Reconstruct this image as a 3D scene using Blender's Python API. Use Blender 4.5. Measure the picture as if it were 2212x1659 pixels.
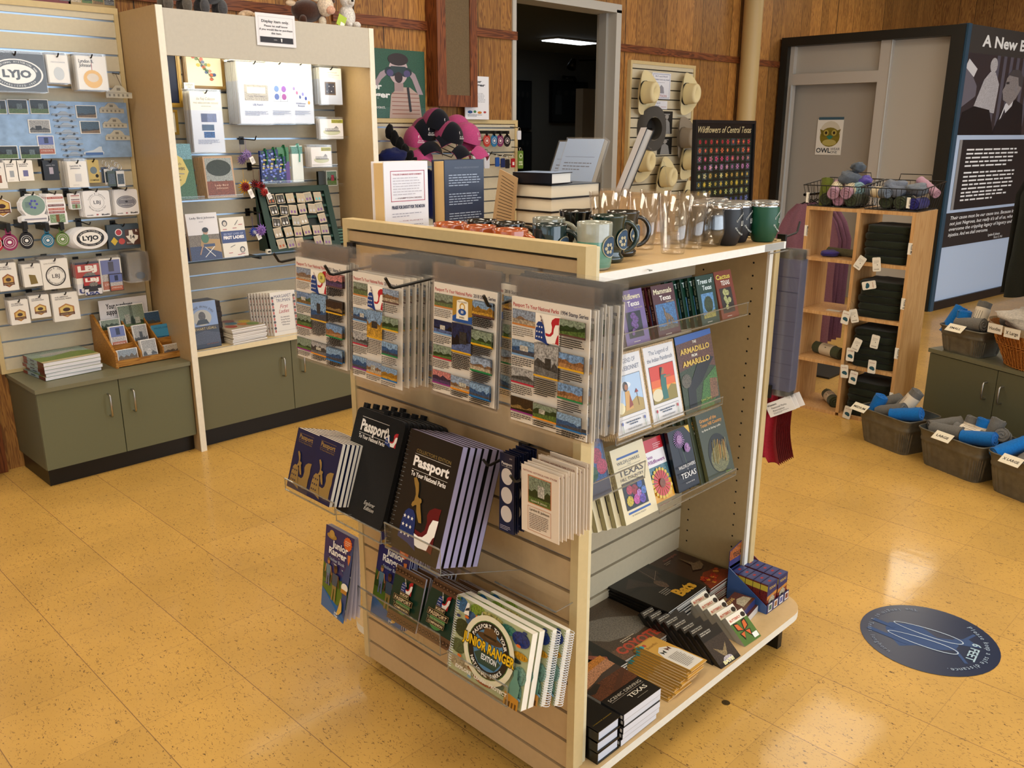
import bpy, math, random
from mathutils import Vector as V, Matrix, noise
sc=bpy.context.scene
for o in list(bpy.data.objects): bpy.data.objects.remove(o)
R=math.radians; pi=math.pi
# ---------------- camera ----------------
CH=1.56; YAW,PIT,ROL=R(45.3),R(16.15),R(.07); FPX=1878.0
cf=V((math.sin(YAW)*math.cos(PIT),math.cos(YAW)*math.cos(PIT),-math.sin(PIT)))
r0=V((math.cos(YAW),-math.sin(YAW),0)); u0=r0.cross(cf)
cr=r0*math.cos(ROL)+u0*math.sin(ROL); cu=-r0*math.sin(ROL)+u0*math.cos(ROL)
C0=V((0,0,CH))
cam=bpy.data.cameras.new('camera'); co=bpy.data.objects.new('camera',cam); sc.collection.objects.link(co)
cam.sensor_fit='HORIZONTAL'; cam.sensor_width=36; cam.lens=FPX*36/2212; cam.clip_start=.05; cam.clip_end=60
mw=Matrix((cr,cu,-cf)).transposed().to_4x4(); mw.translation=C0; co.matrix_world=mw
sc.camera=co
# ---------------- world / light / exposure ----------------
w=bpy.data.worlds.new('sky'); sc.world=w; w.use_nodes=True
nt=w.node_tree; bg=nt.nodes['Background']; bg.inputs[0].default_value=(.75,.87,1,1); bg.inputs[1].default_value=1.2
sc.view_settings.view_transform='Standard'; sc.view_settings.look='None'; sc.view_settings.gamma=1
sc.view_settings.use_curve_mapping=False; sc.view_settings.exposure=0.0
def area(name,loc,to,sx,sy,power,col,spread=180):
    l=bpy.data.lights.new(name,'AREA'); l.shape='RECTANGLE'; l.size=sx; l.size_y=sy; l.energy=power; l.color=col; l.spread=R(spread)
    o=bpy.data.objects.new(name,l); sc.collection.objects.link(o); o.location=loc
    d=(V(to)-V(loc)).normalized(); o.rotation_euler=d.to_track_quat('-Z','Y').to_euler(); return o
# daylight entering through the glazed wall behind the camera and its return on the left
area('daylight_front',(4.2,-4.4,1.7),(4.2,4,1.2),10.0,2.5,240,(.80,.90,1))
area('daylight_side',(-3.4,1.0,1.6),(5,1.8,1.0),4.5,2.3,16,(1,.93,.84))
CEIL=[(.9,1.2),(3.6,.6),(3.2,2.9),(.6,3.2),(6.0,2.4),(6.6,.2),(9.2,3.1),(-1.4,2.0),(-1.,-1.2),(2.3,-1.8)]
for i,(x,y) in enumerate(CEIL): area('ceiling_lamp_light',(x,y,3.18),(x,y,0),1.15,.55,(11 if i<4 else 9 if i!=6 else 16),(1,.86,.66))
area('display_lamp_light',(2.42,4.12,1.93),(2.42,4.38,1.35),.95,.06,2.6,(1,.93,.68))
area('back_room_lamp_light',(7.4,7.6,2.55),(7.4,7.6,0),1.1,.25,7,(.8,.9,1))
# ---------------- pixel rays (used once to read sizes off the photograph) ----------------
def ray(x,y): return cr*((x-1106)/FPX)-cu*((y-829.5)/FPX)+cf
def on(x,y,ax,val):
    d=ray(x,y); t=(val-C0[ax])/d[ax]; return C0+d*t
def PX(x,y,v): return on(x,y,0,v)
def PY(x,y,v): return on(x,y,1,v)
def PZ(x,y,v=0.): return on(x,y,2,v)
def onp(x,y,p,n):
    d=ray(x,y); return C0+d*((p-C0).dot(n)/d.dot(n))
# ---------------- colours and materials ----------------
def lin(h):
    if not isinstance(h,int): return h
    o=[]
    for s in (16,8,0):
        c=((h>>s)&255)/255; o.append(c/12.92 if c<=.04045 else ((c+.055)/1.055)**2.4)
    return tuple(o)
MT={}
def N(nt,t,**k):
    n=nt.nodes.new(t)
    for a,b in k.items():
        if a in n.inputs: n.inputs[a].default_value=b
        else: setattr(n,a,b)
    return n
def base(name):
    m=bpy.data.materials.new(name); m.use_nodes=True; nt=m.node_tree
    p=nt.nodes['Principled BSDF']; return m,nt,p
def att(key,rough,metal=0,spec=.5,coat=0,bump=0,bs=400,var=0,vs=30,sheen=0,trans=0):
    m,nt,p=base(key); L=nt.links.new
    a=N(nt,'ShaderNodeAttribute',attribute_name='Col'); src=a.outputs['Color']
    tc=N(nt,'ShaderNodeTexCoord')
    if var:
        nz=N(nt,'ShaderNodeTexNoise',Scale=vs,Detail=4.0); L(tc.outputs['Object'],nz.inputs['Vector'])
        mr=N(nt,'ShaderNodeMapRange'); mr.inputs['From Min'].default_value=.3; mr.inputs['From Max'].default_value=.7
        mr.inputs['To Min'].default_value=1-var; mr.inputs['To Max'].default_value=1+var; L(nz.outputs[0],mr.inputs[0])
        mx=N(nt,'ShaderNodeVectorMath',operation='SCALE'); L(src,mx.inputs[0]); L(mr.outputs[0],mx.inputs['Scale']); src=mx.outputs[0]
    L(src,p.inputs['Base Color']); p.inputs['Roughness'].default_value=rough; p.inputs['Metallic'].default_value=metal
    p.inputs['Specular IOR Level'].default_value=spec; p.inputs['Coat Weight'].default_value=coat; p.inputs['Coat Roughness'].default_value=.12
    p.inputs['Sheen Weight'].default_value=sheen
    if trans: p.inputs['Transmission Weight'].default_value=trans
    if bump:
        nz=N(nt,'ShaderNodeTexNoise',Scale=bs,Detail=3.0); L(tc.outputs['Object'],nz.inputs['Vector'])
        b=N(nt,'ShaderNodeBump',Strength=bump,Distance=.002); L(nz.outputs[0],b.inputs['Height']); L(b.outputs[0],p.inputs['Normal'])
    MT[key]=m
att('matte',.75,spec=.3); att('paper',.5,spec=.35); att('gloss',.28,spec=.5); att('lam',.42,spec=.35,var=.03,vs=60)
att('metal',.32,metal=1); att('chrome',.14,metal=1); att('fabric',.95,spec=.1,bump=.5,bs=900,var=.12,vs=160,sheen=.15)
att('cer',.07,spec=.6,coat=.5,var=.08,vs=60); att('felt',.9,spec=.15,bump=.2,bs=600); att('black',.4,spec=.4)
att('zinc',.5,metal=.55,var=.18,vs=25); att('powder',.45,spec=.45); att('plush',1,spec=.05,bump=1,bs=350,var=.25,vs=120,sheen=.5)
def photo():
    m,nt,p=base('photo'); L=nt.links.new
    a=N(nt,'ShaderNodeAttribute',attribute_name='Col'); tc=N(nt,'ShaderNodeTexCoord')
    nz=N(nt,'ShaderNodeTexNoise',Scale=260.,Detail=5.0,Roughness=.7); L(tc.outputs['Object'],nz.inputs['Vector'])
    mr=N(nt,'ShaderNodeMapRange'); mr.inputs['From Min'].default_value=.36; mr.inputs['From Max'].default_value=.66
    mr.inputs['To Min'].default_value=.25; mr.inputs['To Max'].default_value=1.15; L(nz.outputs[0],mr.inputs[0])
    mx=N(nt,'ShaderNodeVectorMath',operation='SCALE'); L(a.outputs['Color'],mx.inputs[0]); L(mr.outputs[0],mx.inputs['Scale'])
    L(mx.outputs[0],p.inputs['Base Color']); p.inputs['Roughness'].default_value=.3; MT['photo']=m
photo()
def clear(key,gl,wh,tint=(1,1,1)):
    m=bpy.data.materials.new(key); m.use_nodes=True; nt=m.node_tree; L=nt.links.new; nt.nodes.clear()
    t=N(nt,'ShaderNodeBsdfTransparent'); t.inputs[0].default_value=(*tint,1)
    g=N(nt,'ShaderNodeBsdfGlossy',Roughness=.08); d=N(nt,'ShaderNodeBsdfDiffuse'); d.inputs[0].default_value=(.9,.88,.86,1)
    fr=N(nt,'ShaderNodeLayerWeight',Blend=.35)
    mr=N(nt,'ShaderNodeMapRange'); mr.inputs['To Min'].default_value=gl; mr.inputs['To Max'].default_value=gl*4+.06; L(fr.outputs['Facing'],mr.inputs[0])
    a=N(nt,'ShaderNodeMixShader'); L(mr.outputs[0],a.inputs[0]); L(t.outputs[0],a.inputs[1]); L(g.outputs[0],a.inputs[2])
    b=N(nt,'ShaderNodeMixShader'); b.inputs[0].default_value=wh; L(a.outputs[0],b.inputs[1]); L(d.outputs[0],b.inputs[2])
    o=N(nt,'ShaderNodeOutputMaterial'); L(b.outputs[0],o.inputs[0]); MT[key]=m
clear('clear',.05,.03); clear('bag',.03,.035); clear('acryl',.012,.006,(.975,.98,.98)); clear('acedge',.12,.12,(.55,.6,.6))
clear('glass',.07,.0)
def emis(key,col,s):
    m=bpy.data.materials.new(key); m.use_nodes=True; nt=m.node_tree; nt.nodes.clear()
    e=N(nt,'ShaderNodeEmission',Strength=s); e.inputs[0].default_value=(*col,1); o=N(nt,'ShaderNodeOutputMaterial'); nt.links.new(e.outputs[0],o.inputs[0]); MT[key]=m
emis('lampglow',(1,.9,.74),7.); emis('coolglow',(.9,.96,1),5.)
def wood(key,c1,c2,scale,rough=.5,axis=2,planks=0,c3=None):
    # grain stretched along one axis; planks>0 adds vertical board joints
    m,nt,p=base(key); L=nt.links.new; tc=N(nt,'ShaderNodeTexCoord'); mp=N(nt,'ShaderNodeMapping')
    s=[scale]*3; s[axis]=scale*.07; mp.inputs['Scale'].default_value=s; L(tc.outputs['Object'],mp.inputs[0])
    vec=mp.outputs[0]
    if planks:
        sp=N(nt,'ShaderNodeSeparateXYZ'); L(tc.outputs['Object'],sp.inputs[0])
        ad=N(nt,'ShaderNodeMath',operation='ADD'); L(sp.outputs[0],ad.inputs[0]); L(sp.outputs[1],ad.inputs[1])
        dv=N(nt,'ShaderNodeMath',operation='DIVIDE'); L(ad.outputs[0],dv.inputs[0]); dv.inputs[1].default_value=planks
        nz0=N(nt,'ShaderNodeTexNoise',noise_dimensions='1D',Scale=.9); L(dv.outputs[0],nz0.inputs['W'])
        sm=N(nt,'ShaderNodeMath',operation='ADD'); L(dv.outputs[0],sm.inputs[0]); L(nz0.outputs[0],sm.inputs[1])
        fl=N(nt,'ShaderNodeMath',operation='FLOOR'); L(sm.outputs[0],fl.inputs[0])
        fc=N(nt,'ShaderNodeMath',operation='FRACT'); L(sm.outputs[0],fc.inputs[0])
        wn=N(nt,'ShaderNodeTexWhiteNoise',noise_dimensions='1D'); L(fl.outputs[0],wn.inputs['W'])
        sc2=N(nt,'ShaderNodeVectorMath',operation='SCALE'); L(wn.outputs['Color'],sc2.inputs[0]); sc2.inputs['Scale'].default_value=37
        a2=N(nt,'ShaderNodeVectorMath',operation='ADD'); L(vec,a2.inputs[0]); L(sc2.outputs[0],a2.inputs[1]); vec=a2.outputs[0]
        gr=N(nt,'ShaderNodeMath',operation='LESS_THAN'); L(fc.outputs[0],gr.inputs[0]); gr.inputs[1].default_value=.03
    nz=N(nt,'ShaderNodeTexNoise',Scale=1.0,Detail=3.0,Distortion=.6); L(vec,nz.inputs['Vector'])
    ml=N(nt,'ShaderNodeMath',operation='MULTIPLY'); L(nz.outputs[0],ml.inputs[0]); ml.inputs[1].default_value=11
    si=N(nt,'ShaderNodeMath',operation='SINE'); 
    m2=N(nt,'ShaderNodeMath',operation='MULTIPLY'); L(ml.outputs[0],m2.inputs[0]); m2.inputs[1].default_value=6.28; L(m2.outputs[0],si.inputs[0])
    rp=N(nt,'ShaderNodeValToRGB'); rp.color_ramp.elements[0].position=.25; rp.color_ramp.elements[0].color=(*lin(c1),1)
    rp.color_ramp.elements[1].position=.85; rp.color_ramp.elements[1].color=(*lin(c2),1)
    mm=N(nt,'ShaderNodeMath',operation='MULTIPLY_ADD'); L(si.outputs[0],mm.inputs[0]); mm.inputs[1].default_value=-.5; mm.inputs[2].default_value=.62
    L(mm.outputs[0],rp.inputs[0]); col=rp.outputs[0]
    if planks:
        hv=N(nt,'ShaderNodeMapRange'); L(wn.outputs['Value'],hv.inputs[0]); hv.inputs['To Min'].default_value=.72; hv.inputs['To Max'].default_value=1.18
        s3=N(nt,'ShaderNodeVectorMath',operation='SCALE'); L(col,s3.inputs[0]); L(hv.outputs[0],s3.inputs['Scale'])
        mx=N(nt,'ShaderNodeMix',data_type='RGBA'); L(gr.outputs[0],mx.inputs[0]); L(s3.outputs[0],mx.inputs[6]); mx.inputs[7].default_value=(.03,.015,.006,1); col=mx.outputs[2]
    L(col,p.inputs['Base Color']); p.inputs['Roughness'].default_value=rough; p.inputs['Specular IOR Level'].default_value=.35; MT[key]=m
wood('panel',0x84562a,0xad7a3c,30,.45,2,.19); wood('redwood',0x54280f,0x7d4420,22,.4,0); wood('redwoodz',0x54280f,0x7d4420,22,.4,2)
wood('oak',0x8d5a22,0xb4803a,45,.4,0); wood('birch',0xb58a58,0xc39a68,14,.4,2); wood('wickerw',0x8a4d1c,0xbf7d38,60,.5,2)
def floormat():
    m,nt,p=base('floor_tiles'); L=nt.links.new; tc=N(nt,'ShaderNodeTexCoord'); sp=N(nt,'ShaderNodeSeparateXYZ'); L(tc.outputs['Object'],sp.inputs[0])
    def joint(out,off):
        a=N(nt,'ShaderNodeMath',operation='ADD'); L(out,a.inputs[0]); a.inputs[1].default_value=off+30.48
        b=N(nt,'ShaderNodeMath',operation='DIVIDE'); L(a.outputs[0],b.inputs[0]); b.inputs[1].default_value=.3048
        f=N(nt,'ShaderNodeMath',operation='FRACT'); L(b.outputs[0],f.inputs[0])
        g=N(nt,'ShaderNodeMath',operation='LESS_THAN'); L(f.outputs[0],g.inputs[0]); g.inputs[1].default_value=.007
        fl=N(nt,'ShaderNodeMath',operation='FLOOR'); L(b.outputs[0],fl.inputs[0]); return g,fl
    gx,fx=joint(sp.outputs[0],-.728); gy,fy=joint(sp.outputs[1],-.31)
    g2=N(nt,'ShaderNodeMath',operation='MULTIPLY'); L(gy.outputs[0],g2.inputs[0]); g2.inputs[1].default_value=.35
    mxg=N(nt,'ShaderNodeMath',operation='MAXIMUM'); L(gx.outputs[0],mxg.inputs[0]); L(g2.outputs[0],mxg.inputs[1])
    cmb=N(nt,'ShaderNodeCombineXYZ'); L(fx.outputs[0],cmb.inputs[0]); L(fy.outputs[0],cmb.inputs[1])
    wn=N(nt,'ShaderNodeTexWhiteNoise',noise_dimensions='2D'); L(cmb.outputs[0],wn.inputs['Vector'])
    sc_=N(nt,'ShaderNodeVectorMath',operation='SCALE'); L(wn.outputs['Color'],sc_.inputs[0]); sc_.inputs['Scale'].default_value=50
    mpp=N(nt,'ShaderNodeMapping'); mpp.inputs['Scale'].default_value=(1,.45,1); L(tc.outputs['Object'],mpp.inputs[0])
    ad=N(nt,'ShaderNodeVectorMath',operation='ADD'); L(mpp.outputs[0],ad.inputs[0]); L(sc_.outputs[0],ad.inputs[1])
    n1=N(nt,'ShaderNodeTexNoise',Scale=170.,Detail=3.0,Roughness=.62,Distortion=1.2); L(ad.outputs[0],n1.inputs['Vector'])
    sk=N(nt,'ShaderNodeMapRange'); sk.inputs['From Min'].default_value=.60; sk.inputs['From Max'].default_value=.66; L(n1.outputs[0],sk.inputs[0])
    n2=N(nt,'ShaderNodeTexNoise',Scale=3.,Detail=4.0); L(tc.outputs['Object'],n2.inputs['Vector'])
    mr=N(nt,'ShaderNodeMapRange'); mr.inputs['From Min'].default_value=.3; mr.inputs['From Max'].default_value=.7; mr.inputs['To Min'].default_value=.9; mr.inputs['To Max'].default_value=1.1; L(n2.outputs[0],mr.inputs[0])
    tl=N(nt,'ShaderNodeMapRange'); L(wn.outputs['Value'],tl.inputs[0]); tl.inputs['To Min'].default_value=.95; tl.inputs['To Max'].default_value=1.05
    mm=N(nt,'ShaderNodeMath',operation='MULTIPLY'); L(mr.outputs[0],mm.inputs[0]); L(tl.outputs[0],mm.inputs[1])
    bc=N(nt,'ShaderNodeRGB'); bc.outputs[0].default_value=(*lin(0xc99f52),1)
    s=N(nt,'ShaderNodeVectorMath',operation='SCALE'); L(bc.outputs[0],s.inputs[0]); L(mm.outputs[0],s.inputs['Scale'])
    m1=N(nt,'ShaderNodeMix',data_type='RGBA'); L(sk.outputs[0],m1.inputs[0]); L(s.outputs[0],m1.inputs[6]); m1.inputs[7].default_value=(.13,.07,.022,1)
    m2=N(nt,'ShaderNodeMix',data_type='RGBA'); L(mxg.outputs[0],m2.inputs[0]); L(m1.outputs[2],m2.inputs[6]); m2.inputs[7].default_value=(.22,.12,.045,1)
    L(m2.outputs[2],p.inputs['Base Color']); p.inputs['Roughness'].default_value=.42; p.inputs['Specular IOR Level'].default_value=.3; p.inputs['Coat Weight'].default_value=.25; p.inputs['Coat Roughness'].default_value=.09
    b=N(nt,'ShaderNodeBump',Strength=.12,Distance=.004); nb=N(nt,'ShaderNodeTexNoise',Scale=9.,Detail=5.0); L(tc.outputs['Object'],nb.inputs['Vector']); L(nb.outputs[0],b.inputs['Height'])
    L(b.outputs[0],p.inputs['Coat Normal']); L(b.outputs[0],p.inputs['Normal']); MT['floor']=m
floormat()
# ---------------- mesh builder ----------------
_tx={}
def glyphs(s,bold=0.,it=0.):
    k=(s,bold,it)
    if k not in _tx:
        cu_=bpy.data.curves.new('t','FONT'); cu_.body=s; cu_.resolution_u=2; cu_.offset=bold; cu_.shear=it
        ob=bpy.data.objects.new('t',cu_); me=bpy.data.meshes.new_from_object(ob)
        vs=[(v.co.x,v.co.y) for v in me.vertices]; fs=[list(p.vertices) for p in me.polygons]
        bpy.data.objects.remove(ob); bpy.data.curves.remove(cu_); bpy.data.meshes.remove(me)
        x0=min((v[0] for v in vs),default=0); x1=max((v[0] for v in vs),default=1)
        _tx[k]=([(a-x0,b) for a,b in vs],fs,max(x1-x0,.01))
    return _tx[k]
class B:
    def __init__(s,mat='paper'): s.v=[];s.f=[];s.c=[];s.m=[];s.s=[];s.mat=mat;s.M=None;s.sm=False
    def add(s,vs,fs,col=0xffffff,mat=None,smooth=None):
        n=len(s.v); col=lin(col)
        for p in vs:
            p=V(p)
            s.v.append(tuple(s.M@p) if s.M else tuple(p))
        for f in fs: s.f.append([i+n for i in f]); s.c.append(col); s.m.append(mat or s.mat); s.s.append(s.sm if smooth is None else smooth)
    def box(s,x0,y0,z0,x1,y1,z1,col=0xffffff,mat=None):
        s.add([(x0,y0,z0),(x1,y0,z0),(x1,y1,z0),(x0,y1,z0),(x0,y0,z1),(x1,y0,z1),(x1,y1,z1),(x0,y1,z1)],
              [(0,3,2,1),(4,5,6,7),(0,1,5,4),(1,2,6,5),(2,3,7,6),(3,0,4,7)],col,mat,False)
    def bbox(s,x0,y0,z0,x1,y1,z1,b,col=0xffffff,mat=None):
        # box with bevelled vertical and top edges
        s.prism([(x0+b,y0),(x1-b,y0),(x1,y0+b),(x1,y1-b),(x1-b,y1),(x0+b,y1),(x0,y1-b),(x0,y0+b)],z0,z1-b,col,mat,cap=False)
        lo=[(x0+b,y0,z1-b),(x1-b,y0,z1-b),(x1,y0+b,z1-b),(x1,y1-b,z1-b),(x1-b,y1,z1-b),(x0+b,y1,z1-b),(x0,y1-b,z1-b),(x0,y0+b,z1-b)]
        hi=[(min(max(x,x0+b),x1-b),min(max(y,y0+b),y1-b),z1) for x,y,z in lo]
        s.add(lo+hi,[(i,(i+1)%8,(i+1)%8+8,i+8) for i in range(8)]+[tuple(range(8,16))],col,mat)
    def prism(s,pts,z0,z1,col=0xffffff,mat=None,cap=True,smooth=False,ax=2):
        n=len(pts)
        def P(p,z): return (p[0],p[1],z) if ax==2 else ((p[0],z,p[1]) if ax==1 else (z,p[0],p[1]))
        vs=[P(p,z0) for p in pts]+[P(p,z1) for p in pts]
        s.add(vs,[(i,(i+1)%n,(i+1)%n+n,i+n) for i in range(n)],col,mat,smooth)
        s.add(vs,([tuple(range(n))[::-1]] if True else [])+([tuple(range(n,2*n))] if True else []),col,mat,False)
    def lathe(s,prof,n=24,col=0xffffff,mat=None,o=(0,0,0),ex=1,cap=False,colf=None,a0=0,a1=2*pi):
        full=abs(a1-a0-2*pi)<1e-6; k=n if full else n+1; b0=len(s.v)
        for r,z in prof:
            for i in range(k):
                a=a0+(a1-a0)*i/n; p=V((o[0]+r*math.cos(a)*ex,o[1]+r*math.sin(a),o[2]+z)); s.v.append(tuple(s.M@p) if s.M else tuple(p))
        for j in range(len(prof)-1):
            c=lin(colf(j) if colf else col)
            for i in range(n):
                i2=(i+1)%k; s.f.append([b0+j*k+i,b0+j*k+i2,b0+(j+1)*k+i2,b0+(j+1)*k+i]); s.c.append(c); s.m.append(mat or s.mat); s.s.append(True)
    def tube(s,pts,r,col=0x111111,mat=None,n=6,closed=False,caps=True):
        pts=[V(p) for p in pts]; m=len(pts); rs=r if isinstance(r,(list,tuple)) else [r]*m; vs=[]; up=None
        for i,p in enumerate(pts):
            if closed: t=(pts[(i+1)%m]-pts[i-1])
            else: t=pts[min(i+1,m-1)]-pts[max(i-1,0)]
            t.normalize()
            if up is None: up=t.orthogonal().normalized()
            else: up=(up-t*up.dot(t)); up=up.normalized() if up.length>1e-6 else t.orthogonal().normalized()
            b=t.cross(up)
            for k in range(n):
                a=2*pi*k/n; vs.append(p+(up*math.cos(a)+b*math.sin(a))*rs[i])
        fs=[]
        for i in range(m if closed else m-1):
            for k in range(n):
                fs.append((i*n+k,i*n+(k+1)%n,((i+1)%m)*n+(k+1)%n,((i+1)%m)*n+k))
        s.add(vs,fs,col,mat,n>4)
        if not closed and caps: s.add(vs[:n],[tuple(range(n))[::-1]],col,mat,False); s.add(vs[-n:],[tuple(range(n))],col,mat,False)
    def grid(s,fn,nu,nv,col=0xffffff,mat=None,smooth=True,colf=None,closeu=False):
        n=len(s.v); k=nu if closeu else nu+1
        for j in range(nv+1):
            for i in range(k):
                p=V(fn(i/nu,j/nv)); s.v.append(tuple(s.M@p) if s.M else tuple(p))
        for j in range(nv):
            for i in range(nu):
                i2=(i+1)%k
                s.f.append([n+j*k+i,n+j*k+i2,n+(j+1)*k+i2,n+(j+1)*k+i]); s.c.append(lin(colf((i+.5)/nu,(j+.5)/nv) if colf else col)); s.m.append(mat or s.mat); s.s.append(smooth)
    def mesh(s,name):
        me=bpy.data.meshes.new(name); me.from_pydata(s.v,[],s.f)
        keys=[]
        for k in s.m:
            if k not in keys: keys.append(k)
        for k in keys: me.materials.append(MT[k])
        me.polygons.foreach_set('material_index',[keys.index(k) for k in s.m]); me.polygons.foreach_set('use_smooth',s.s)
        ca=me.color_attributes.new('Col','FLOAT_COLOR','CORNER'); d=[]
        for f,c in zip(s.f,s.c): d+=[c[0],c[1],c[2],1.]*len(f)
        if len(d)==4*len(me.loops): ca.data.foreach_set('color',d)
        me.update(); return me
def frame(O,U,W=V((0,0,1))):
    U=V(U).normalized(); W=V(W); W=(W-U*W.dot(U)).normalized(); Y=W.cross(U)
    m=Matrix((U,Y,W)).transposed().to_4x4(); m.translation=V(O); return m
class Art:
    """flat print in local x,z on the plane y=y0, facing -y; origin at lower left, layers 0.15 mm apart"""
    def __init__(s,b,x=0,z=0,y=0,M=None,mat='paper'): s.b=b;s.x=x;s.z=z;s.y=y;s.e=0;s.M=M;s.mat=mat
    def _p(s,pts,col,mat=None,fs=None):
        s.e+=1; y=s.y-.00015*s.e
        vs=[(s.x+p[0],y,s.z+p[1]) for p in pts]
        if s.M: vs=[s.M@V(p) for p in vs]
        s.b.add(vs,fs or [tuple(range(len(pts)))],col,mat or s.mat,False)
    def rect(s,x,z,w,h,col,mat=None): s._p([(x,z),(x+w,z),(x+w,z+h),(x,z+h)],col,mat)
    def poly(s,pts,col,mat=None): s._p(pts,col,mat)
    def ell(s,x,z,rx,rz,col,mat=None,n=20): s._p([(x+rx*math.cos(2*pi*i/n),z+rz*math.sin(2*pi*i/n)) for i in range(n)],col,mat)
    def line(s,x0,z0,x1,z1,t,col,mat=None):
        d=math.hypot(x1-x0,z1-z0) or 1; nx,nz=-(z1-z0)/d*t/2,(x1-x0)/d*t/2
        s._p([(x0-nx,z0-nz),(x1-nx,z1-nz),(x1+nx,z1+nz),(x0+nx,z0+nz)],col,mat)
    def box(s,x,z,w,h,t,col): 
        for a in ((x,z,w,t),(x,z+h-t,w,t),(x,z,t,h),(x+w-t,z,t,h)): s.rect(*a,col)
    def ring(s,x,z,r0,r1,col,n=28,ex=1):
        pts=[];fs=[]
        for i in range(n):
            a=2*pi*i/n
            pts+=[(x+r0*math.cos(a)*ex,z+r0*math.sin(a)),(x+r1*math.cos(a)*ex,z+r1*math.sin(a))]
            j=(i+1)%n; fs.append((2*i,2*i+1,2*j+1,2*j))
        s._p(pts,col,None,fs)
    def text(s,t,x,z,h,col,w=None,al='l',bold=0.,rot=0,it=0.,maxw=None):
        if not t.strip(): return
        vs,fs,tw=glyphs(t,bold,it); k=h/.72; kx=k
        if w: kx=w/tw
        if maxw and tw*kx>maxw: kx=maxw/tw
        W=tw*kx; ox={'l':0,'c':-W/2,'r':-W}[al]; c,sn=math.cos(rot),math.sin(rot)
        pts=[(x+(a*kx+ox)*c-b*k*sn,z+(a*kx+ox)*sn+b*k*c) for a,b in vs]
        s._p(pts,col,None,fs)
    def arc(s,t,x,z,r,h,col,a0,a1,bold=0.,inward=False,ex=1):
        n=len(t)
        for i,ch in enumerate(t):
            if ch==' ': continue
            a=a0+(a1-a0)*(i+.5)/n
            s.text(ch,x+r*math.cos(a)*ex,z+r*math.sin(a),h,col,al='c',bold=bold,rot=(a+pi/2 if inward else a-pi/2)); s.e-=1
        s.e+=1
    def para(s,x,z,w,n,dz,t,col,seed=1,al='l'):
        # body copy too small to read: ragged lines broken into word lengths
        rd=random.Random(seed); pts=[];fs=[]
        for i in range(n):
            L=w*(rd.uniform(.45,.8) if i==n-1 else rd.uniform(.88,1)); zz=z-i*dz; xx=x+((w-L)/2 if al=='c' else 0); e=xx+L
            while xx<e-w*.03:
                ww=min(rd.uniform(.06,.16)*w,e-xx); k=len(pts)
                pts+=[(xx,zz),(xx+ww,zz),(xx+ww,zz+t),(xx,zz+t)]; fs.append((k,k+1,k+2,k+3)); xx+=ww+w*.022
        s._p(pts,col,None,fs)
    def pic(s,x,z,w,h,kind='hill',seed=0,sky=None,land=None,obj=None):
        rd=random.Random(seed*7+3)
        P={'hill':(0x7e9bc4,0x4a6238,0x8a6a3a),'dusk':(0xd88a86,0x3d2f4a,0x5c4470),'sea':(0x8fb3d8,0x2f5a8c,0x4b4f5c),'cave':(0x3b2a1c,0x9a7c48,0x1d140e),
           'wood':(0x8fa08a,0x27401f,0x5d7a3a),'bw':(0xb8b8b8,0x4a4a4a,0x777777),'town':(0x9fb2cc,0x8d6a4a,0xc8b79c),'gold':(0x8fb0d4,0xa87a2c,0xd8a53c),'night':(0x1d2c55,0x10131c,0x5a6c9c),'desert':(0x7fa6d6,0x9a6a44,0xb98858)}[kind]
        s.rect(x,z,w,h,sky or P[0],'photo')
        g=rd.uniform(.35,.6); pts=[(x,z),(x+w,z)]
        n=7
        for i in range(n+1): pts.append((x+w-w*i/n, z+h*(g+rd.uniform(-.12,.16))))
        s.poly(pts,land or P[1],'photo')
        s.poly([(x,z),(x+w,z),(x+w,z+h*g*rd.uniform(.3,.8)),(x,z+h*g*rd.uniform(.3,.8))],P[2],'photo')
        if obj is not None: 
            bx=x+w*rd.uniform(.25,.5); s.rect(bx,z+h*g*.6,w*rd.uniform(.2,.4),h*rd.uniform(.25,.45),obj,'photo')
# ---------------- objects ----------------
def link(o,p=None):
    sc.collection.objects.link(o)
    if p: o.parent=p
    return o
def part(name,b,parent,label=None):
    o=bpy.data.objects.new(name,b if isinstance(b,bpy.types.Mesh) else b.mesh(name)); link(o,parent)
    if label: o['label']=label
    return o
def tag(o,label,cat,group=None):
    o['label']=label; o['category']=cat
    if group: o['group']=group
    return o
def root(name,label,cat,M=None,group=None):
    o=bpy.data.objects.new(name,None); o.empty_display_size=.05; link(o); tag(o,label,cat,group)
    if M is not None: o.matrix_world=M if isinstance(M,Matrix) else Matrix.Translation(V(M))
    return o
def solo(name,b,label,cat,M=None,group=None):
    o=part(name,b,None); tag(o,label,cat,group)
    if M is not None: o.matrix_world=M if isinstance(M,Matrix) else Matrix.Translation(V(M))
    return o
def struct(name,b):
    o=part(name,b,None); o['kind']='structure'; return o
def place(name,parts,label,cat,M,group=None):
    """parts: [(part name, mesh, [sub-parts])]; meshes are shared between repeats"""
    if len(parts)==1 and len(parts[0])<3: return solo(name,parts[0][1],label,cat,M,group)
    r=root(name,label,cat,M,group)
    for p in parts:
        q=part(p[0],p[1],r)
        for s_ in (p[2] if len(p)>2 else []): part(s_[0],s_[1],q)
    return r
def fit(bl,br,tl,O,U):
    """O = world point of lower left corner, U = horizontal direction; width, height and lean read from the photo"""
    U=V(U).normalized(); d=ray(*br); n=d.cross(U.cross(d)) # closest approach
    w0=O-C0; a=1.; b_=U.dot(d); c=d.dot(d); dd=U.dot(w0); e=d.dot(w0); wd=(b_*e-c*dd)/(a*c-b_*b_)
    T=onp(tl[0],tl[1],O,U); h=(T-O).length; return frame(O,U,T-O),wd,h
UX=V((1,0,0)); UE=V((0,-1,0)) # viewed from the camera: along the back wall / across the stand end
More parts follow.
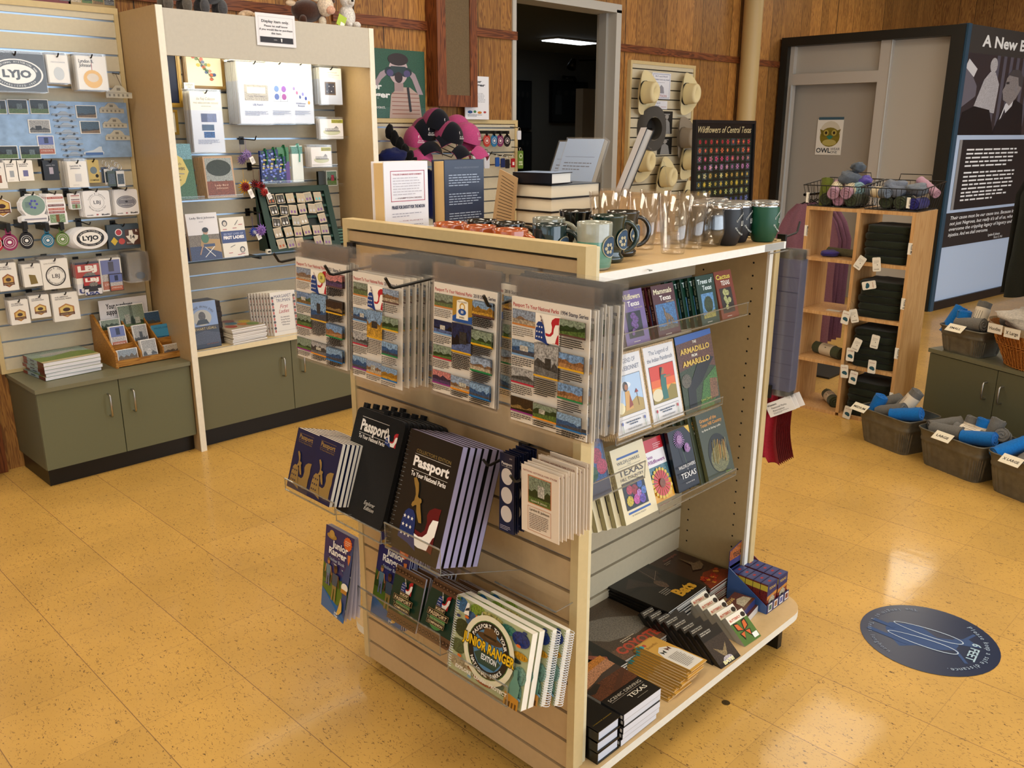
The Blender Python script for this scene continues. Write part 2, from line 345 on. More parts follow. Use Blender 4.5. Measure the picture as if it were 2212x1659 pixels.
# ================= ROOM =================
YW=4.46; CZ=3.22
b=B('floor'); b.box(-4.5,-5.2,-.05,12.6,9.2,0,0xffffff,'floor'); struct('floor',b)
b=B('matte'); b.box(-4.5,-5.2,CZ,12.2,9.2,CZ+.05,0xe6e0d4); struct('ceiling',b)
b=B('panel'); T=.06
for x0,x1,z0,z1 in ((.98,4.54,0,CZ),(4.54,5.62,2.45,CZ),(5.62,11.95,0,CZ),(-4.5,-.02,0,CZ),(-.02,.98,2.2,CZ)): b.box(x0,YW,z0,x1,YW+T,z1)
struct('wall_back',b)
b=B('panel'); b.box(11.9,-5.2,0,11.96,YW,CZ); struct('wall_right',b)
b=B('matte'); b.box(-4.56,-5.2,0,-4.5,YW,.7,0xcfc6b4); b.box(-4.56,-5.2,2.3,-4.5,YW,CZ,0xcfc6b4)
for y in (-5.2,-2.2,2.9): b.box(-4.56,y,.7,-4.5,y+(1.56 if y>2 else 1.2),2.3,0xcfc6b4)
struct('wall_left',b)
b=B('matte')
for x0,x1,z0,z1 in ((-4.5,11.9,0,.35),(-4.5,11.9,2.75,CZ)): b.box(x0,-5.26,z0,x1,-5.2,z1,0xcfc6b4)
for x in (-4.5,-1.2,2.1,5.4,8.7,11.7): b.box(x,-5.26,.35,x+.2,-5.2,2.75,0x8c8c86)
struct('wall_front',b)
# chair rail on the panelling
b=B('redwood'); b.box(3.05,YW-.018,2.163,3.742,YW,2.217); b.box(4.07,YW-.018,2.163,4.54,YW,2.217); b.box(.98,YW-.018,2.163,3.0,YW,2.217); b.box(5.66,YW-.018,2.163,11.9,YW,2.217); struct('trim_1',b)
# steel door frame of the opening into the exhibit room
b=B('powder'); c=0xb8b6b0
b.box(4.50,YW-.012,0,4.535,YW+.14,2.45,c); b.box(5.60,YW-.03,0,5.66,YW+.16,2.45,c); b.box(4.50,YW-.03,2.43,5.66,YW+.16,2.49,c)
b.box(5.575,YW+.05,0,5.60,YW+.12,2.43,0xa3a19b)
struct('door_1',b)
# pivoting window wall posts seen at far left: jamb and sill of the entrance
b=B('redwoodz'); b.box(.88,YW-.1,0,1.0,YW+.02,2.2); b.box(1.0,YW-.03,0,1.06,YW,2.16); struct('trim_2',b)
b=B('powder'); b.box(-.02,YW-.06,0,.88,YW+.04,.02,0xd9d6cc); b.box(-.02,YW,.02,.06,YW+.05,2.2,0x8a6a4a); b.box(.8,YW,.02,.88,YW+.05,2.2,0xcfc8b2)
b.box(.06,YW,.02,.8,YW+.05,.2,0xcfc8b2); b.box(.06,YW,2.1,.8,YW+.05,2.2,0xcfc8b2); b.box(.06,YW+.02,.2,.8,YW+.03,2.1,0xffffff,'acryl'); struct('door_2',b)
# steam pipe in the corner
b=B('powder'); b.lathe([(.085,0),(.085,CZ)],28,0xb99f6c,o=(7.46,YW-.1,0)); b.lathe([(.085,CZ-.06),(.12,CZ-.05),(.12,CZ)],28,0xb99f6c,o=(7.46,YW-.1,0))
solo('standpipe',b,'tan painted floor-to-ceiling pipe against the wood panelling beside the flower poster','pipe')
# exhibit room behind the opening
b=B('matte'); d=0x6a6862
b.box(3.2,9.1,0,11.5,9.16,2.75,d); b.box(3.2,YW+.06,0,3.26,9.1,2.75,d); b.box(11.4,YW+.06,0,11.46,9.1,2.75,d); struct('wall_exhibit_room',b)
b=B('matte'); b.box(3.2,YW+.06,2.68,11.5,9.1,2.72,0x777570); struct('ceiling_exhibit_room',b)
b=B('matte'); q=PY(1262,100,6.2); b.box(q.x,6.2,0,q.x+1.6,6.3,2.0,0xb9b4a8)
solo('display_wall',b,'low pale partition standing inside the dark exhibit room','partition')
a0=PY(1205,50,7.6); a1=PY(1294,44,7.6)
r_=root('ceiling_light','bright fluorescent ceiling light seen through the dark doorway','light',(a0.x,7.6,2.66))
b=B(); b.box(0,0,0,a1.x-a0.x,.3,.03,0xd0d0d0,'powder'); part('housing',b,r_)
b=B(); b.box(.02,.02,-.012,a1.x-a0.x-.02,.28,0,0xffffff,'coolglow'); part('diffuser',b,r_)
# shop ceiling fixtures
for i,(x,y) in enumerate(CEIL):
    pos=['over the front of the stand','nearest the lens-side aisle','over the centre display stand','over the left cabinets','over the shirt shelf','over the folded shirts','by the far exhibit wall','over the left aisle','behind the camera at left','behind the camera']
    r_=root('troffer_light','recessed ceiling light panel '+pos[i],'light',(x-.6,y-.3,CZ-.03))
    b=B(); b.box(0,0,0,1.2,.6,.03,0xe0e0dc,'powder'); part('frame',b,r_)
    b=B(); b.box(.03,.03,-.004,1.17,.57,0,0xffffff,'lampglow'); part('diffuser',b,r_)
# black trimmed exhibit partition
XP=8.16; y0=2.78; y1=4.64; y1=4.44
r_=root('exhibit_partition','tall black-framed exhibit partition with a grey recessed doorway','partition',(XP,0,0))
b=B('powder'); k=0x15140f
b.box(0,y0,0,.3,y0+.11,2.43,k); b.box(0,y1-.07,0,.3,y1,2.43,k); b.box(0,y0+.11,2.35,.3,y1-.07,2.43,k); part('frame',b,r_)
b=B('powder'); g=0xb0aaa0
b.box(.12,y0+.11,0,.16,3.40,2.35,g); b.box(.12,3.51,2.05,.16,4.33,2.35,g); b.box(.12,4.40,0,.16,y1,2.35,g); b.box(.19,3.4,0,.22,4.4,2.1,0xa09b93); part('grey_panel',b,r_)
b=B('powder'); g2=0xb4aea6
b.box(.06,3.40,0,.14,3.50,2.35,g2); b.box(.06,4.33,0,.14,4.41,2.35,g2); b.box(.06,3.50,2.0,.14,4.33,2.10,g2)
b.box(.05,4.325,0,.07,4.335,2.0,0xb4b8ba); b.box(.055,3.395,0,.06,3.402,2.35,0xc4ccd0); part('door_trim',b,r_)
# owl notice
M=frame(PX(1760,334,XP+.184),UE)
b=B(); b.box(0,0,0,.26,.002,.33,0xe4e2dc); a=Art(b)
a.rect(.01,.325,.25,.025,0x3c5a6c); a.ell(.135,.2,.105,.115,0xcfc9b8); a.ell(.135,.165,.10,.09,0x7c6f20)
a.poly([(.03,.24),(.07,.225),(.2,.225),(.24,.24),(.215,.17),(.055,.17)],0x6e6420); a.ell(.095,.205,.026,.028,0xb0a050); a.ell(.175,.205,.026,.028,0xb0a050); a.ell(.095,.205,.012,.014,0x241c10); a.ell(.175,.205,.012,.014,0x241c10)
a.poly([(.1,.17),(.135,.185),(.17,.17),(.135,.14)],0x2f7a6a); a.ell(.135,.115,.07,.03,0xb5a860)
a.text('OWL',.01,.02,.045,0x23303c,bold=.02); a.text('WEAR',.155,.045,.024,0x55606c,bold=.0); a.text('ONE',.155,.015,.024,0x55606c)
solo('notice',b,'small owl notice taped to the grey exhibit door','sign',M)
# angled exhibit panel at the right
pa=V((8.206,2.76,0)); pb=V((9.812,2.565,0)); dU=(pb-pa).normalized(); MP=frame(pa,dU); 
def pan(px,py): 
    q=onp(px,py,pa,V((dU.y,-dU.x,0))); return (q-pa).dot(dU),q.z
r_=root('exhibit_board','large exhibit panel with black-and-white portrait and white text boxes','sign',MP)
W_=3.0; HT=pan(2098,50)[1]
b=B('powder'); b.box(-.03,0,0,.03,.08,HT,0x2a4a62); b.box(W_,0,0,W_+.05,.08,HT,0x15140f); b.box(.03,0,0,W_,.08,.08,0x14151c); part('frame',b,r_)
b=B(); b.box(.03,.02,.08,W_,.06,HT,0xb9cdea); a=Art(b,0,0,.02)
def pr(x0,y0_,x1,y1_): 
    A_=pan(x0,y0_); D_=pan(x0,y1_); return A_,D_
zt=pan(2094,112)[1]; zi=pan(2077,297)[1]; WP=1.9
a.rect(.03,zt,WP-.03,HT-zt,0x3b3a3a); a.text('A New Birth of Freedom',.30,zt+(HT-zt)*.28,(HT-zt)*.42,0xf2f4f4,bold=.03,w=2.3)
a.rect(.03,zi+.02,WP-.03,zt-zi-.02,0x3c3a44,'photo'); H_=zt-zi
for i in range(8): a.rect(.62+i*.13,zi+.1,.06,H_-.1,0x5a5866)
a.poly([(.05,zi+H_*.35),(.3,zi+H_*.5),(.3,zi+H_*.62),(.05,zi+H_*.9)],0x6b6874); a.poly([(.05,zi+H_*.83),(.22,zi+H_*.72),(.27,zi+H_*.82),(.1,zi+H_*.93)],0xd5d5da)
a.poly([(.28,zi+H_*.35),(.36,zi+H_*.55),(.42,zi+H_*.7),(.52,zi+H_*.8),(.62,zi+H_*.8),(.72,zi+H_*.66),(.7,zi+H_*.3)],0xd8d8e0,'photo'); a.ell(.57,zi+H_*.88,.07,H_*.09,0xdcdce2,'photo')
a.poly([(.05,zi+.02),(.1,zi+H_*.3),(.3,zi+H_*.38),(.6,zi+H_*.34),(.75,zi+.02)],0x141319)
hx=1.02
a.poly([(.72,zi+.02),(.78,zi+H_*.2),(.9,zi+H_*.42),(1.1,zi+H_*.48),(1.27,zi+H_*.42),(1.34,zi+.02)],0x191920); a.poly([(.82,zi+H_*.22),(.9,zi+H_*.42),(1.07,zi+H_*.52),(1.04,zi+H_*.4)],0xd9dbe2); a.poly([(.83,zi+H_*.2),(.9,zi+H_*.36),(.93,zi+H_*.3)],0x2c2c36)
a.poly([(.84,zi+H_*.47),(.82,zi+H_*.54),(.80,zi+H_*.58),(.84,zi+H_*.64),(.86,zi+H_*.74),(.95,zi+H_*.83),(1.08,zi+H_*.84),(1.17,zi+H_*.76),(1.18,zi+H_*.62),(1.1,zi+H_*.5),(1.05,zi+H_*.46),(.98,zi+H_*.4),(.9,zi+H_*.45)],0xa7a3a6,'photo'); a.poly([(.88,zi+H_*.78),(.95,zi+H_*.85),(1.1,zi+H_*.86),(1.2,zi+H_*.76),(1.19,zi+H_*.64),(1.12,zi+H_*.66),(1.09,zi+H_*.76)],0x4a484c); a.ell(1.07,zi+H_*.62,.035,H_*.055,0x8d898c); a.line(.86,zi+H_*.68,.92,zi+H_*.685,.02,0x3a383c)
A_=pan(2087,302);B2=pan(2058,535) 
x0=pan(2087,302)[0]; zt2=pan(2090,302)[1]; zb2=pan(2062,454)[1]
a.rect(.18,zb2,1.5,zt2-zb2,0x232226); a.rect(.13,zb2,.05,zt2-zb2,0x8e8e90)
for i,(t,n) in enumerate(((.93,5),(.60,6),(.26,2))): a.para(.28,zb2+(zt2-zb2)*t-.05,1.05,n,(zt2-zb2)*.058,.014,0xf0f4f8,i+5)
zt3=pan(2054,461)[1]; zb3=pan(2043,535)[1]; a.rect(.06,zb3,1.65,zt3-zb3,0x2b292c)
for i,t in enumerate(('Their cause must be our cause too. Because it','not just Negroes, but really it\'s all of us, who','overcome the crippling legacy of bigotry and','injustice. And we shall overcome.')): a.text(t,.15,zt3-(zt3-zb3)*(.20+.165*i),(zt3-zb3)*.105,0xf0f4f8,w=(1.28 if i<3 else .78),it=.2,bold=.01)
a.text('Lyndon B. Johnson',.95,zb3+(zt3-zb3)*.14,(zt3-zb3)*.08,0xf0f4f8,bold=.01); a.text('March 15, 1965',1.08,zb3+(zt3-zb3)*.04,(zt3-zb3)*.07,0xf0f4f8)
part('graphic',b,r_)
# floor markers
def decal(cx,cy,rx,rot,label):
    b=B('gloss'); b.M=Matrix.Translation(V((cx,cy,.0012)))@Matrix.Rotation(rot,4,'Z')@Matrix.Rotation(-pi/2,4,'X')
    a=Art(b); r=rx; a.ell(0,0,r,r,0x182848,'gloss',48); dk=0x2c4a7c
    a.poly([(-.12*r,-.62*r),(-.3*r,-.2*r),(-.1*r,.1*r),(-.22*r,.38*r),(-.05*r,.42*r),(.1*r,.4*r),(.25*r,.2*r),(.32*r,-.1*r),(.5*r,-.3*r),(.3*r,-.5*r),(.1*r,-.62*r)],dk); a.poly([(-.22*r,.3*r),(-.35*r,.5*r),(-.2*r,.7*r),(-.1*r,.42*r)],dk); a.line(-.1*r,.38*r,-.55*r,.55*r,.05*r,dk); a.line(.05*r,.38*r,.38*r,.62*r,.05*r,dk); a.line(.35*r,-.2*r,.25*r,-.85*r,.09*r,dk); a.line(.0*r,-.5*r,-.05*r,-.85*r,.09*r,dk)
    for sx in (-.17,.17):
        pts=[]
        for i in range(40):
            t=2*pi*i/40; pts.append((sx*r+math.sin(t)*r*(.125+.03*math.cos(t)), math.cos(t)*.52*r-.05*r))
        fs=[(2*i,2*i+1,(2*i+3)%80,(2*i+2)%80) for i in range(40)]; v=[]
        for p in pts: v+=[p,(sx*r+(p[0]-sx*r)*.86,(p[1]+.05*r)*.965-.05*r)]
        a._p(v,0xb9cbe0,None,fs)
    a.text('6 FEET',0,.58*r,.13*r,0xa9c6d8,al='c',bold=.02,w=.55*r)
    a.arc('Please keep a safe distance.',0,0,.80*r,.085*r,0x9fb4cc,R(150),R(30)); a.arc('The length of a Texas longhorn',0,0,.88*r,.075*r,0x7f8fa8,R(205),R(335),inward=True)
    return solo('floor_marker',b,label,'floor sticker')
decal(2.685,.775,.205,R(-173.5),'round navy distancing sticker on the open floor, lower right')
q=PZ(1815,790); decal(q.x,q.y,.22,R(30),'round navy distancing sticker half hidden behind the shirt shelf')
# dark scuff spot
b=B('matte'); b.lathe([(.001,0.0008),(.012,0.0006)],14,0x40310f,o=tuple(PZ(1568,1518))); solo('scuff_mark',b,'small dark round scuff on the floor beside the stand base','stain')
# ================= FIXTURES =================
CR=0xc8b384; LAM=0xbda27a; LB=0xc9bfa6; TAN=0xb09a72
def slats(b,W,H,slots,z0=0,col=LAM,ins=0x8d8a84,th=.018,gap=.009,x0=0):
    """grooved board in local x,z; front face on y=0; lipped boards over metal inserts"""
    b.box(x0,th*.6,z0,x0+W,th+.004,z0+H,ins,'metal' if ins==0x9fb2c6 else 'lam'); zs=[z0]+sorted(s for s in slots if z0<s<z0+H)+[z0+H]
    for i in range(len(zs)-1):
        lo=zs[i]+(gap/2 if i else 0); hi=zs[i+1]-(gap/2 if i<len(zs)-2 else 0); b.box(x0,0,lo,x0+W,th*.62,hi,col,'lam')
GX=1.3186; GYa,GYb=1.098,1.922; ZT=1.345
SL=[1.285-.0785*k for k in range(16)]
g=root('display_stand','cream two-sided slatwall display stand in the middle of the shop','display stand',(0,0,0))
# end slat panel; local frame x to the right seen from the left aisle
ME=frame((GX,GYb,0),UE)
b=B('lam'); b.M=ME; W=GYb-GYa; slats(b,W-.04,ZT-.05-.03,SL,.05,LAM,x0=.02); part('end_slat_panel',b,g)
b=B('lam'); b.M=ME
b.box(0,-.004,.05,.02,.03,ZT,CR); b.box(W-.022,-.004,.05,W,.03,ZT,CR); b.box(.02,-.004,ZT-.024,W-.022,.03,ZT,CR); part('end_frame',b,g)
b=B('lam'); b.box(GX+.031,GYa+.003,.05,1.362,GYb-.003,ZT-.004,0xd6cba8); part('end_board',b,g,'cream near end board with pale edge')
XF=2.33; YI=1.50
b=B('lam'); b.M=frame((1.362,YI,0),UX); slats(b,XF-1.362,1.238-.12,[.108+.0785*k for k in range(1,15)],.12,0xb6aa90); part('inner_slat_wall',b,g)
b=B('lam'); b.box(1.362,YI+.03,.12,XF,1.62,1.236,LAM); part('core',b,g)
b=B('lam'); b.box(XF,1.258,.12,XF+.02,1.86,1.236,TAN); b.box(XF,1.25,.12,XF+.02,1.258,1.236,0xe4e2da)
for k in range(26):
    z=1.19-.0385*k
    if z>.15:
        for yy in (1.30,1.47): b.lathe([(.0001,0),(.0032,0)],8,0x0c0a08,'matte',o=(0,0,0)) if False else b.add([(XF-.0004,yy+.0032*math.cos(t*pi/4),z+.0032*math.sin(t*pi/4)) for t in range(8)],[tuple(range(8))],0x0c0a08,'matte')
part('far_board',b,g)
b=B('lam'); b.box(XF+.024,1.245,.1,XF+.05,1.88,1.26,CR); part('far_slat_panel',b,g)
b=B('lam'); b.box(1.362,1.222,1.238,2.357,1.88,1.257,0xc7a877); b.box(1.362,1.217,1.2375,2.357,1.222,1.2575,0xeeeeea); part('top_shelf',b,g)
DZ=.12; cr_=.10; pts=[]
for (cx_,cy_,a0) in ((2.42-cr_,1.06+cr_,-90),(2.42-cr_,2.05-cr_,0),(1.335+.09,2.05-.09,90)):
    rr=cr_ if cx_>2 else .09
    for i in range(9): a=R(a0+90*i/8); pts.append((cx_+rr*math.cos(a),cy_+rr*math.sin(a)))
pts.append((1.335,1.06))
b=B('lam'); b.prism(pts,.096,DZ,0xe2dfd2); n=len(pts); b.add([(x,y,DZ+.0003) for x,y in pts],[tuple(range(n))],0xccae7e); part('base_deck',b,g)
b=B('black'); b.box(1.44,1.16,.03,2.30,1.94,.096,0x0d0c0b); part('plinth',b,g)
for x,y in ((1.42,1.98),(2.3,1.12),(1.42,1.12),(2.3,1.98)):
    b=B('black'); b.box(x-.012,y-.03,0.0,x+.012,y+.03,.096,0x14110e); part('foot',b,g)
# ---- left units along the back wall ----
GR=0x66684f; GRs=0x5b5a43
def bar(b,x,z0,z1,y,dy=.03,col=0xb0aca4,r=.0045): b.tube([(x,y,z0),(x,y-dy*.8,z0),(x,y-dy,z0+.008),(x,y-dy,z1-.008),(x,y-dy*.8,z1),(x,y,z1)],r,col,'metal',8)
c=root('base_cabinet','low grey-green two-door base cabinet at far left','cabinet',(0,0,0))
b=B('powder'); b.box(1.127,4.078,.087,1.832,YW-.01,.452,GRs); part('body',b,c)
b=B('powder'); b.box(1.120,4.045,.453,1.832,YW-.005,.472,0x737159); part('counter_top',b,c)
b=B('black'); b.box(1.140,4.10,0,1.832,YW-.01,.087,0x100e0c); part('kick_base',b,c)
for x0,x1,hx in ((1.127,1.480,1.427),(1.484,1.83,1.537)):
    b=B('powder'); b.box(x0,4.058,.09,x1,4.077,.449,GR); d_=part('door',b,c); b=B(); bar(b,hx,.285,.39,4.058); part('handle',b,d_)
s1=root('slatwall_panel','cream slatwall panel with frame above the low cabinet at far left','slatwall',(1.10,4.43,0))
S1=[2.058-.0755*k for k in range(21)]
b=B('lam'); slats(b,.692,1.60,S1,.49,LB,0x9fb2c6,x0=.02); part('slat_board',b,s1)
b=B('lam'); b.box(0,-.006,.474,.02,.024,2.116,CR); b.box(.712,-.006,.474,.731,.024,2.116,CR); b.box(.02,-.006,2.09,.712,.024,2.116,CR); b.box(.02,-.006,.474,.712,.024,.49,CR); part('frame',b,s1)
u=root('display_unit','tall cream display unit with a canopy and lit slatwall','display unit',(0,0,0))
E0=0xece7d8
b=B('lam'); b.box(1.836,4.036,0,1.866,YW-.005,2.10,0xab8f66); b.box(1.836,4.03,0,1.866,4.0365,2.10,E0); part('side_panel',b,u)
b=B('lam'); b.box(2.988,4.036,0,3.018,YW-.005,2.09,0xab8f66); b.box(2.988,4.03,0,3.018,4.0365,2.09,E0); part('side_panel',b,u)
b=B('lam'); b.box(1.866,4.034,1.892,2.988,4.055,2.09,0xbfb9ac); part('canopy',b,u)
b=B('lam'); b.box(1.866,4.055,2.07,2.988,YW-.01,2.088,LAM); part('top_board',b,u)
b=B('lam'); b.M=frame((1.866,4.385,0),UX); slats(b,1.122,1.56,[1.987-.077*k for k in range(20)],.51,0xb9b09c,0x9fb2c6); part('slat_wall',b,u)
b=B('lam'); b.box(1.866,4.033,.49,2.988,4.384,.511,0xcbb68c); b.box(1.866,4.03,.49,2.988,4.033,.516,0xe2d6b4); b.box(1.87,4.036,.513,2.985,4.042,.517,0xdfe4e6,'metal'); part('counter_top',b,u)
b=B('powder'); b.box(1.866,4.08,.09,2.988,4.38,.49,GRs); part('cabinet_body',b,u)
b=B('black'); b.box(1.866,4.10,0,2.988,4.36,.09,0x0e0c0b); part('kick_base',b,u)
for x0,x1,hx in ((1.868,2.398,2.34),(2.402,2.986,2.46)):
    b=B('powder'); b.box(x0,4.052,.10,x1,4.079,.487,0x66654c); d_=part('door',b,u); b=B(); bar(b,hx,.30,.40,4.052); part('handle',b,d_)
b=B(); b.box(2.0,4.08,1.955,2.86,4.16,1.985,0xdddddd,'powder'); b.box(2.02,4.085,1.945,2.84,4.155,1.955,0xffffff,'lampglow'); part('lamp_tube',b,u)
# low slatwall with caps
s2=root('slatwall_panel','low cream slatwall panel between the tall unit and the doorway','slatwall',(3.05,4.43,0))
b=B('lam'); slats(b,1.43,1.56,[1.588-.081*k for k in range(14)],.05,0xc6bda6,0x9fb2c6,x0=.02); part('slat_board',b,s2)
b=B('lam'); b.box(0,-.006,.03,.02,.028,1.64,CR); b.box(1.45,-.006,.03,1.475,.028,1.64,CR); b.box(.02,-.006,1.615,1.45,.028,1.64,CR); part('frame',b,s2)
s3=root('slatwall_panel','narrow cream slatwall panel hung with straw hats beside the doorway','slatwall',(5.79,4.43,0))
b=B('lam'); slats(b,.86,1.9,[2.045-.075*k for k in range(25)],.2,LB,0x35322c,x0=.02); part('slat_board',b,s3)
b=B('lam'); b.box(0,-.006,.18,.02,.03,2.105,CR); b.box(.88,-.006,.18,.905,.028,2.105,CR); b.box(.02,-.006,2.08,.88,.028,2.105,CR); part('frame',b,s3)
# wooden wall box with woven grille
x=root('wall_speaker','wooden wall-hung speaker box with a brown woven grille','speaker',(3.738,4.36,1.716))
b=B('redwoodz'); b.box(0,0,0,.335,.098,.9); part('case',b,x)
b=B('redwoodz'); b.box(0,-.012,0,.07,0,.9); b.box(.275,-.012,0,.335,0,.9); b.box(.07,-.012,0,.275,0,.07); part('frame',b,x)
b=B('fabric'); b.box(.07,-.004,.07,.275,-.001,.9,0x6a5a44); part('grille',b,x)
# ================= PRINTED GOODS: builders =================
def book(w,h,t,art=None,cc=0xffffff,sp=None,spart=None,hard=0,page=0xe9e3d4,mat='gloss',topart=None):
    """front cover on y=0, spine on x=0; returns the part list for place()"""
    b=B(mat); k=.0025 if hard else .0006; i=.004 if hard else .0003
    b.box(0,0,0,w,k,h,cc); b.box(0,t-k,0,w,t,h,cc); b.box(0,0,0,k,t,h,sp if sp is not None else cc)
    if art: art(Art(b,mat=mat),w,h)
    if spart:
        M=Matrix(((0,1,0,0),(-1,0,0,t),(0,0,1,0),(0,0,0,1))); spart(Art(b,M=M,mat=mat),t,h)
    p=B('paper'); p.box(k,k,i,w-i-.0002,t-k,h-i,page)
    return [('cover',b.mesh('cover')),('pages',p.mesh('pages'))]
def sheet(w,h,t,art,cc=0xf2efe8,mat='paper',name='card'):
    b=B(mat); b.box(0,0,0,w,t,h,cc); art(Art(b,mat=mat),w,h); return [(name,b.mesh(name))]
def bagged(w,h,t,art,cc=0xf4f2ee,m=(.006,.03,.006),depth=.003,mat='paper'):
    """card in a clear hanging sleeve: card + bag parts"""
    p=sheet(w,h,t,art,cc,mat); q=B('bag'); x0,x1,z0,z1=-m[0],w+m[0],-m[2],h+m[1]; y=-.0012
    q.add([(x0,y,z0),(x1,y,z0),(x1,y,z1),(x0,y,z1)],[(0,1,2,3)]); q.add([(x0,t+.001,z0),(x1,t+.001,z0),(x1,t+.001,z1),(x0,t+.001,z1)],[(0,1,2,3)])
    return [p[0],('clear_sleeve',q.mesh('clear_sleeve'))]
def row(name,parts,M,n,dy,labels,cat,group,jx=.0,jz=.0,seed=1,dx=0,dz=0,jr=.0,dys=None):
    """n copies one behind another; labels=(front label, label shared by those behind)"""
    rd=random.Random(seed); y=0
    for i in range(n):
        m=M@Matrix.Translation(V((dx*i+(rd.uniform(-jx,jx) if i else 0),y,dz*i+(rd.uniform(-jz,jz) if i else 0))))
        if jr and i: m=m@Matrix.Rotation(rd.uniform(-jr,jr),4,'Z')
        y+=(dys[i] if dys else dy)
        place(name,parts,labels[0] if i==0 else labels[1],cat,m,group)
def stack(name,parts,M,n,dt,labels,cat,group,j=.003,jr=.03,seed=2):
    """flat pile; M is the frame of the lowest item lying on its back, cover up"""
    rd=random.Random(seed)
    for i in range(n):
        m=M@Matrix.Translation(V((rd.uniform(-j,j),0,0)))@Matrix.Translation(V((0,-dt*i,rd.uniform(-j,j))))@Matrix.Rotation(rd.uniform(-jr,jr),4,'Y')
        place(name,parts,labels[0] if i==n-1 else labels[1],cat,m,group)
def flat(x,y,z,t,rot=0,along=None):
    """frame for an item lying flat: lower left corner at x,y, base at z; right edge along rot, top of cover away"""
    U=V((math.cos(rot),math.sin(rot),0)); W=V((-math.sin(rot),math.cos(rot),0))
    return frame(V((x,y,z+t)),U,W)
def star(a,x,z,r,col,rot=0):
    pts=[]
    for i in range(10):
        q=r if i%2==0 else r*.4; an=pi/2+rot+pi*i/5; pts.append((x+q*math.cos(an),z+q*math.sin(an)))
    a.poly(pts,col)
def eagle(a,x,z,s,col):
    P=[(-.62,.95),(-.46,1.02),(-.24,.82),(-.14,.5),(-.12,.25),(-.02,.2),(.08,.22),(.16,.16),(.18,.06),(.12,.0),(.2,-.2),(.34,-.5),(.44,-.78),(.26,-.8),(.1,-.6),(-.02,-.4),(-.1,-.12),(-.2,-.16),(-.32,-.26),(-.42,-.2),(-.4,-.08),(-.3,.02),(-.28,.3),(-.38,.55),(-.5,.72)]
    a.poly([(x+p[0]*s,z+p[1]*s) for p in P],col)
def flag(a,x,z,s,c1=0x17367a,c2=0xb3202a,c3=0xf2efe9,st=0xf2efe9):
    """swooping flag: starred canton at left, ribbon at right; box roughly s wide, .75 s high"""
    def P(L): return [(x+p[0]*s,z+p[1]*s) for p in L]
    a.poly(P([(.42,.28),(.5,.27),(.6,.26),(.68,.34),(.70,.5),(.66,.62),(.7,.72),(.82,.8),(1.0,.82),(.98,.66),(1.0,.5),(.97,.3),(.98,0),(.75,-.02),(.5,.02)]),c3 if c3==c2 else c2)
    if c3!=c2: a.poly(P([(.42,.2),(.55,.18),(.66,.2),(.76,.3),(.78,.45),(.84,.58),(.99,.6),(.97,.3),(.9,.1),(.84,.0),(.6,-.02),(.5,.0)]),c3); a.poly(P([(.84,.0),(.88,.14),(.93,.26),(.975,.3),(.985,-.03)]),c2)
    a.poly(P([(0,.02),(.02,.35),(.06,.52),(.14,.6),(.28,.6),(.36,.52),(.40,.36),(.42,.2),(.5,.0),(.55,-.1),(.3,-.02)]),c1)
    for i in range(3):
        for j in range(3): star(a,x+(.08+.11*i)*s,z+(.44-.16*j)*s,.042*s,st)
def stamp_art(year,seed,kinds,seal=None):
    def f(a,w,h):
        a.text('Passport To Your National Parks',.02*w,.925*h,.030*h,0xb3242c,w=.60*w,bold=.02); a.text(year+' Stamp Series',.645*w,.925*h,.030*h,0x1b2444,w=.335*w,bold=.02)
        cw=.315*w; X=[.012*w,.342*w,.672*w]; bars=[0xc77a26,0x6f9ac8,0xb31f38,0x8a2a78,0xd8a51e,0xd8a51e,0x1e7a44,0x1767a8,0xd98a24]
        def cell(x,z,ph,th,kd,bc,sd,ob=None):
            a.rect(x,z-ph,cw,ph,0x6d655e); a.pic(x+.004*w,z-ph+.012*h,cw-.008*w,ph-.014*h,kd,sd,obj=ob); a.rect(x,z-ph,cw,.014*h,bc); a.para(x+.004*w,z-ph-.022*h,cw*.95,max(2,int(th/(.0155*h))),.0155*h,.0068*h,0x2a2622,sd)
        zl=[.905*h,.665*h,.44*h,.205*h]
        for i,z in enumerate(zl): cell(X[0],z,.125*h,(.09 if i<3 else .06)*h,kinds[i],bars[i],seed+i,0xd8d4c8 if i==1 else None)
        a.rect(X[1],.69*h,cw,.22*h,0xf2ece2)
        if seal: seal(a,X[1],.69*h,cw,.22*h)
        else: flag(a,X[1]+.0*w,.70*h,cw*.98); eagle(a,X[1]+cw*.3,.86*h,.035*h,0x6e5a5e)
        cell(X[1],.68*h,.26*h,.14*h,kinds[4],bars[4],seed+5,0x3a3a3a); cell(X[1],.205*h,.125*h,.06*h,kinds[5],bars[8],seed+6,0xc8c4b4)
        for i,(z,k_) in enumerate(((.905*h,6),(.655*h,7),(.425*h,8),(.195*h,9))): cell(X[2],z,.125*h,(.085 if i<3 else .05)*h,kinds[k_],[0x5a3a34,0xd8a51e,0x1e7a44,0x1767a8][i],seed+10+i)
    return f
def seal35(a,x,z,w,h): flag(a,x,z+.04*h,w*.98); eagle(a,x+w*.28,z+.75*h,.15*h,0x8a7078); a.ell(x+.72*w,z+.72*h,.23*w,.23*h,0xb8aa48); a.ell(x+.72*w,z+.72*h,.19*w,.19*h,0xcfc468); a.text('35',x+.72*w,z+.66*h,.13*h,0x1c1a10,al='c',bold=.03)
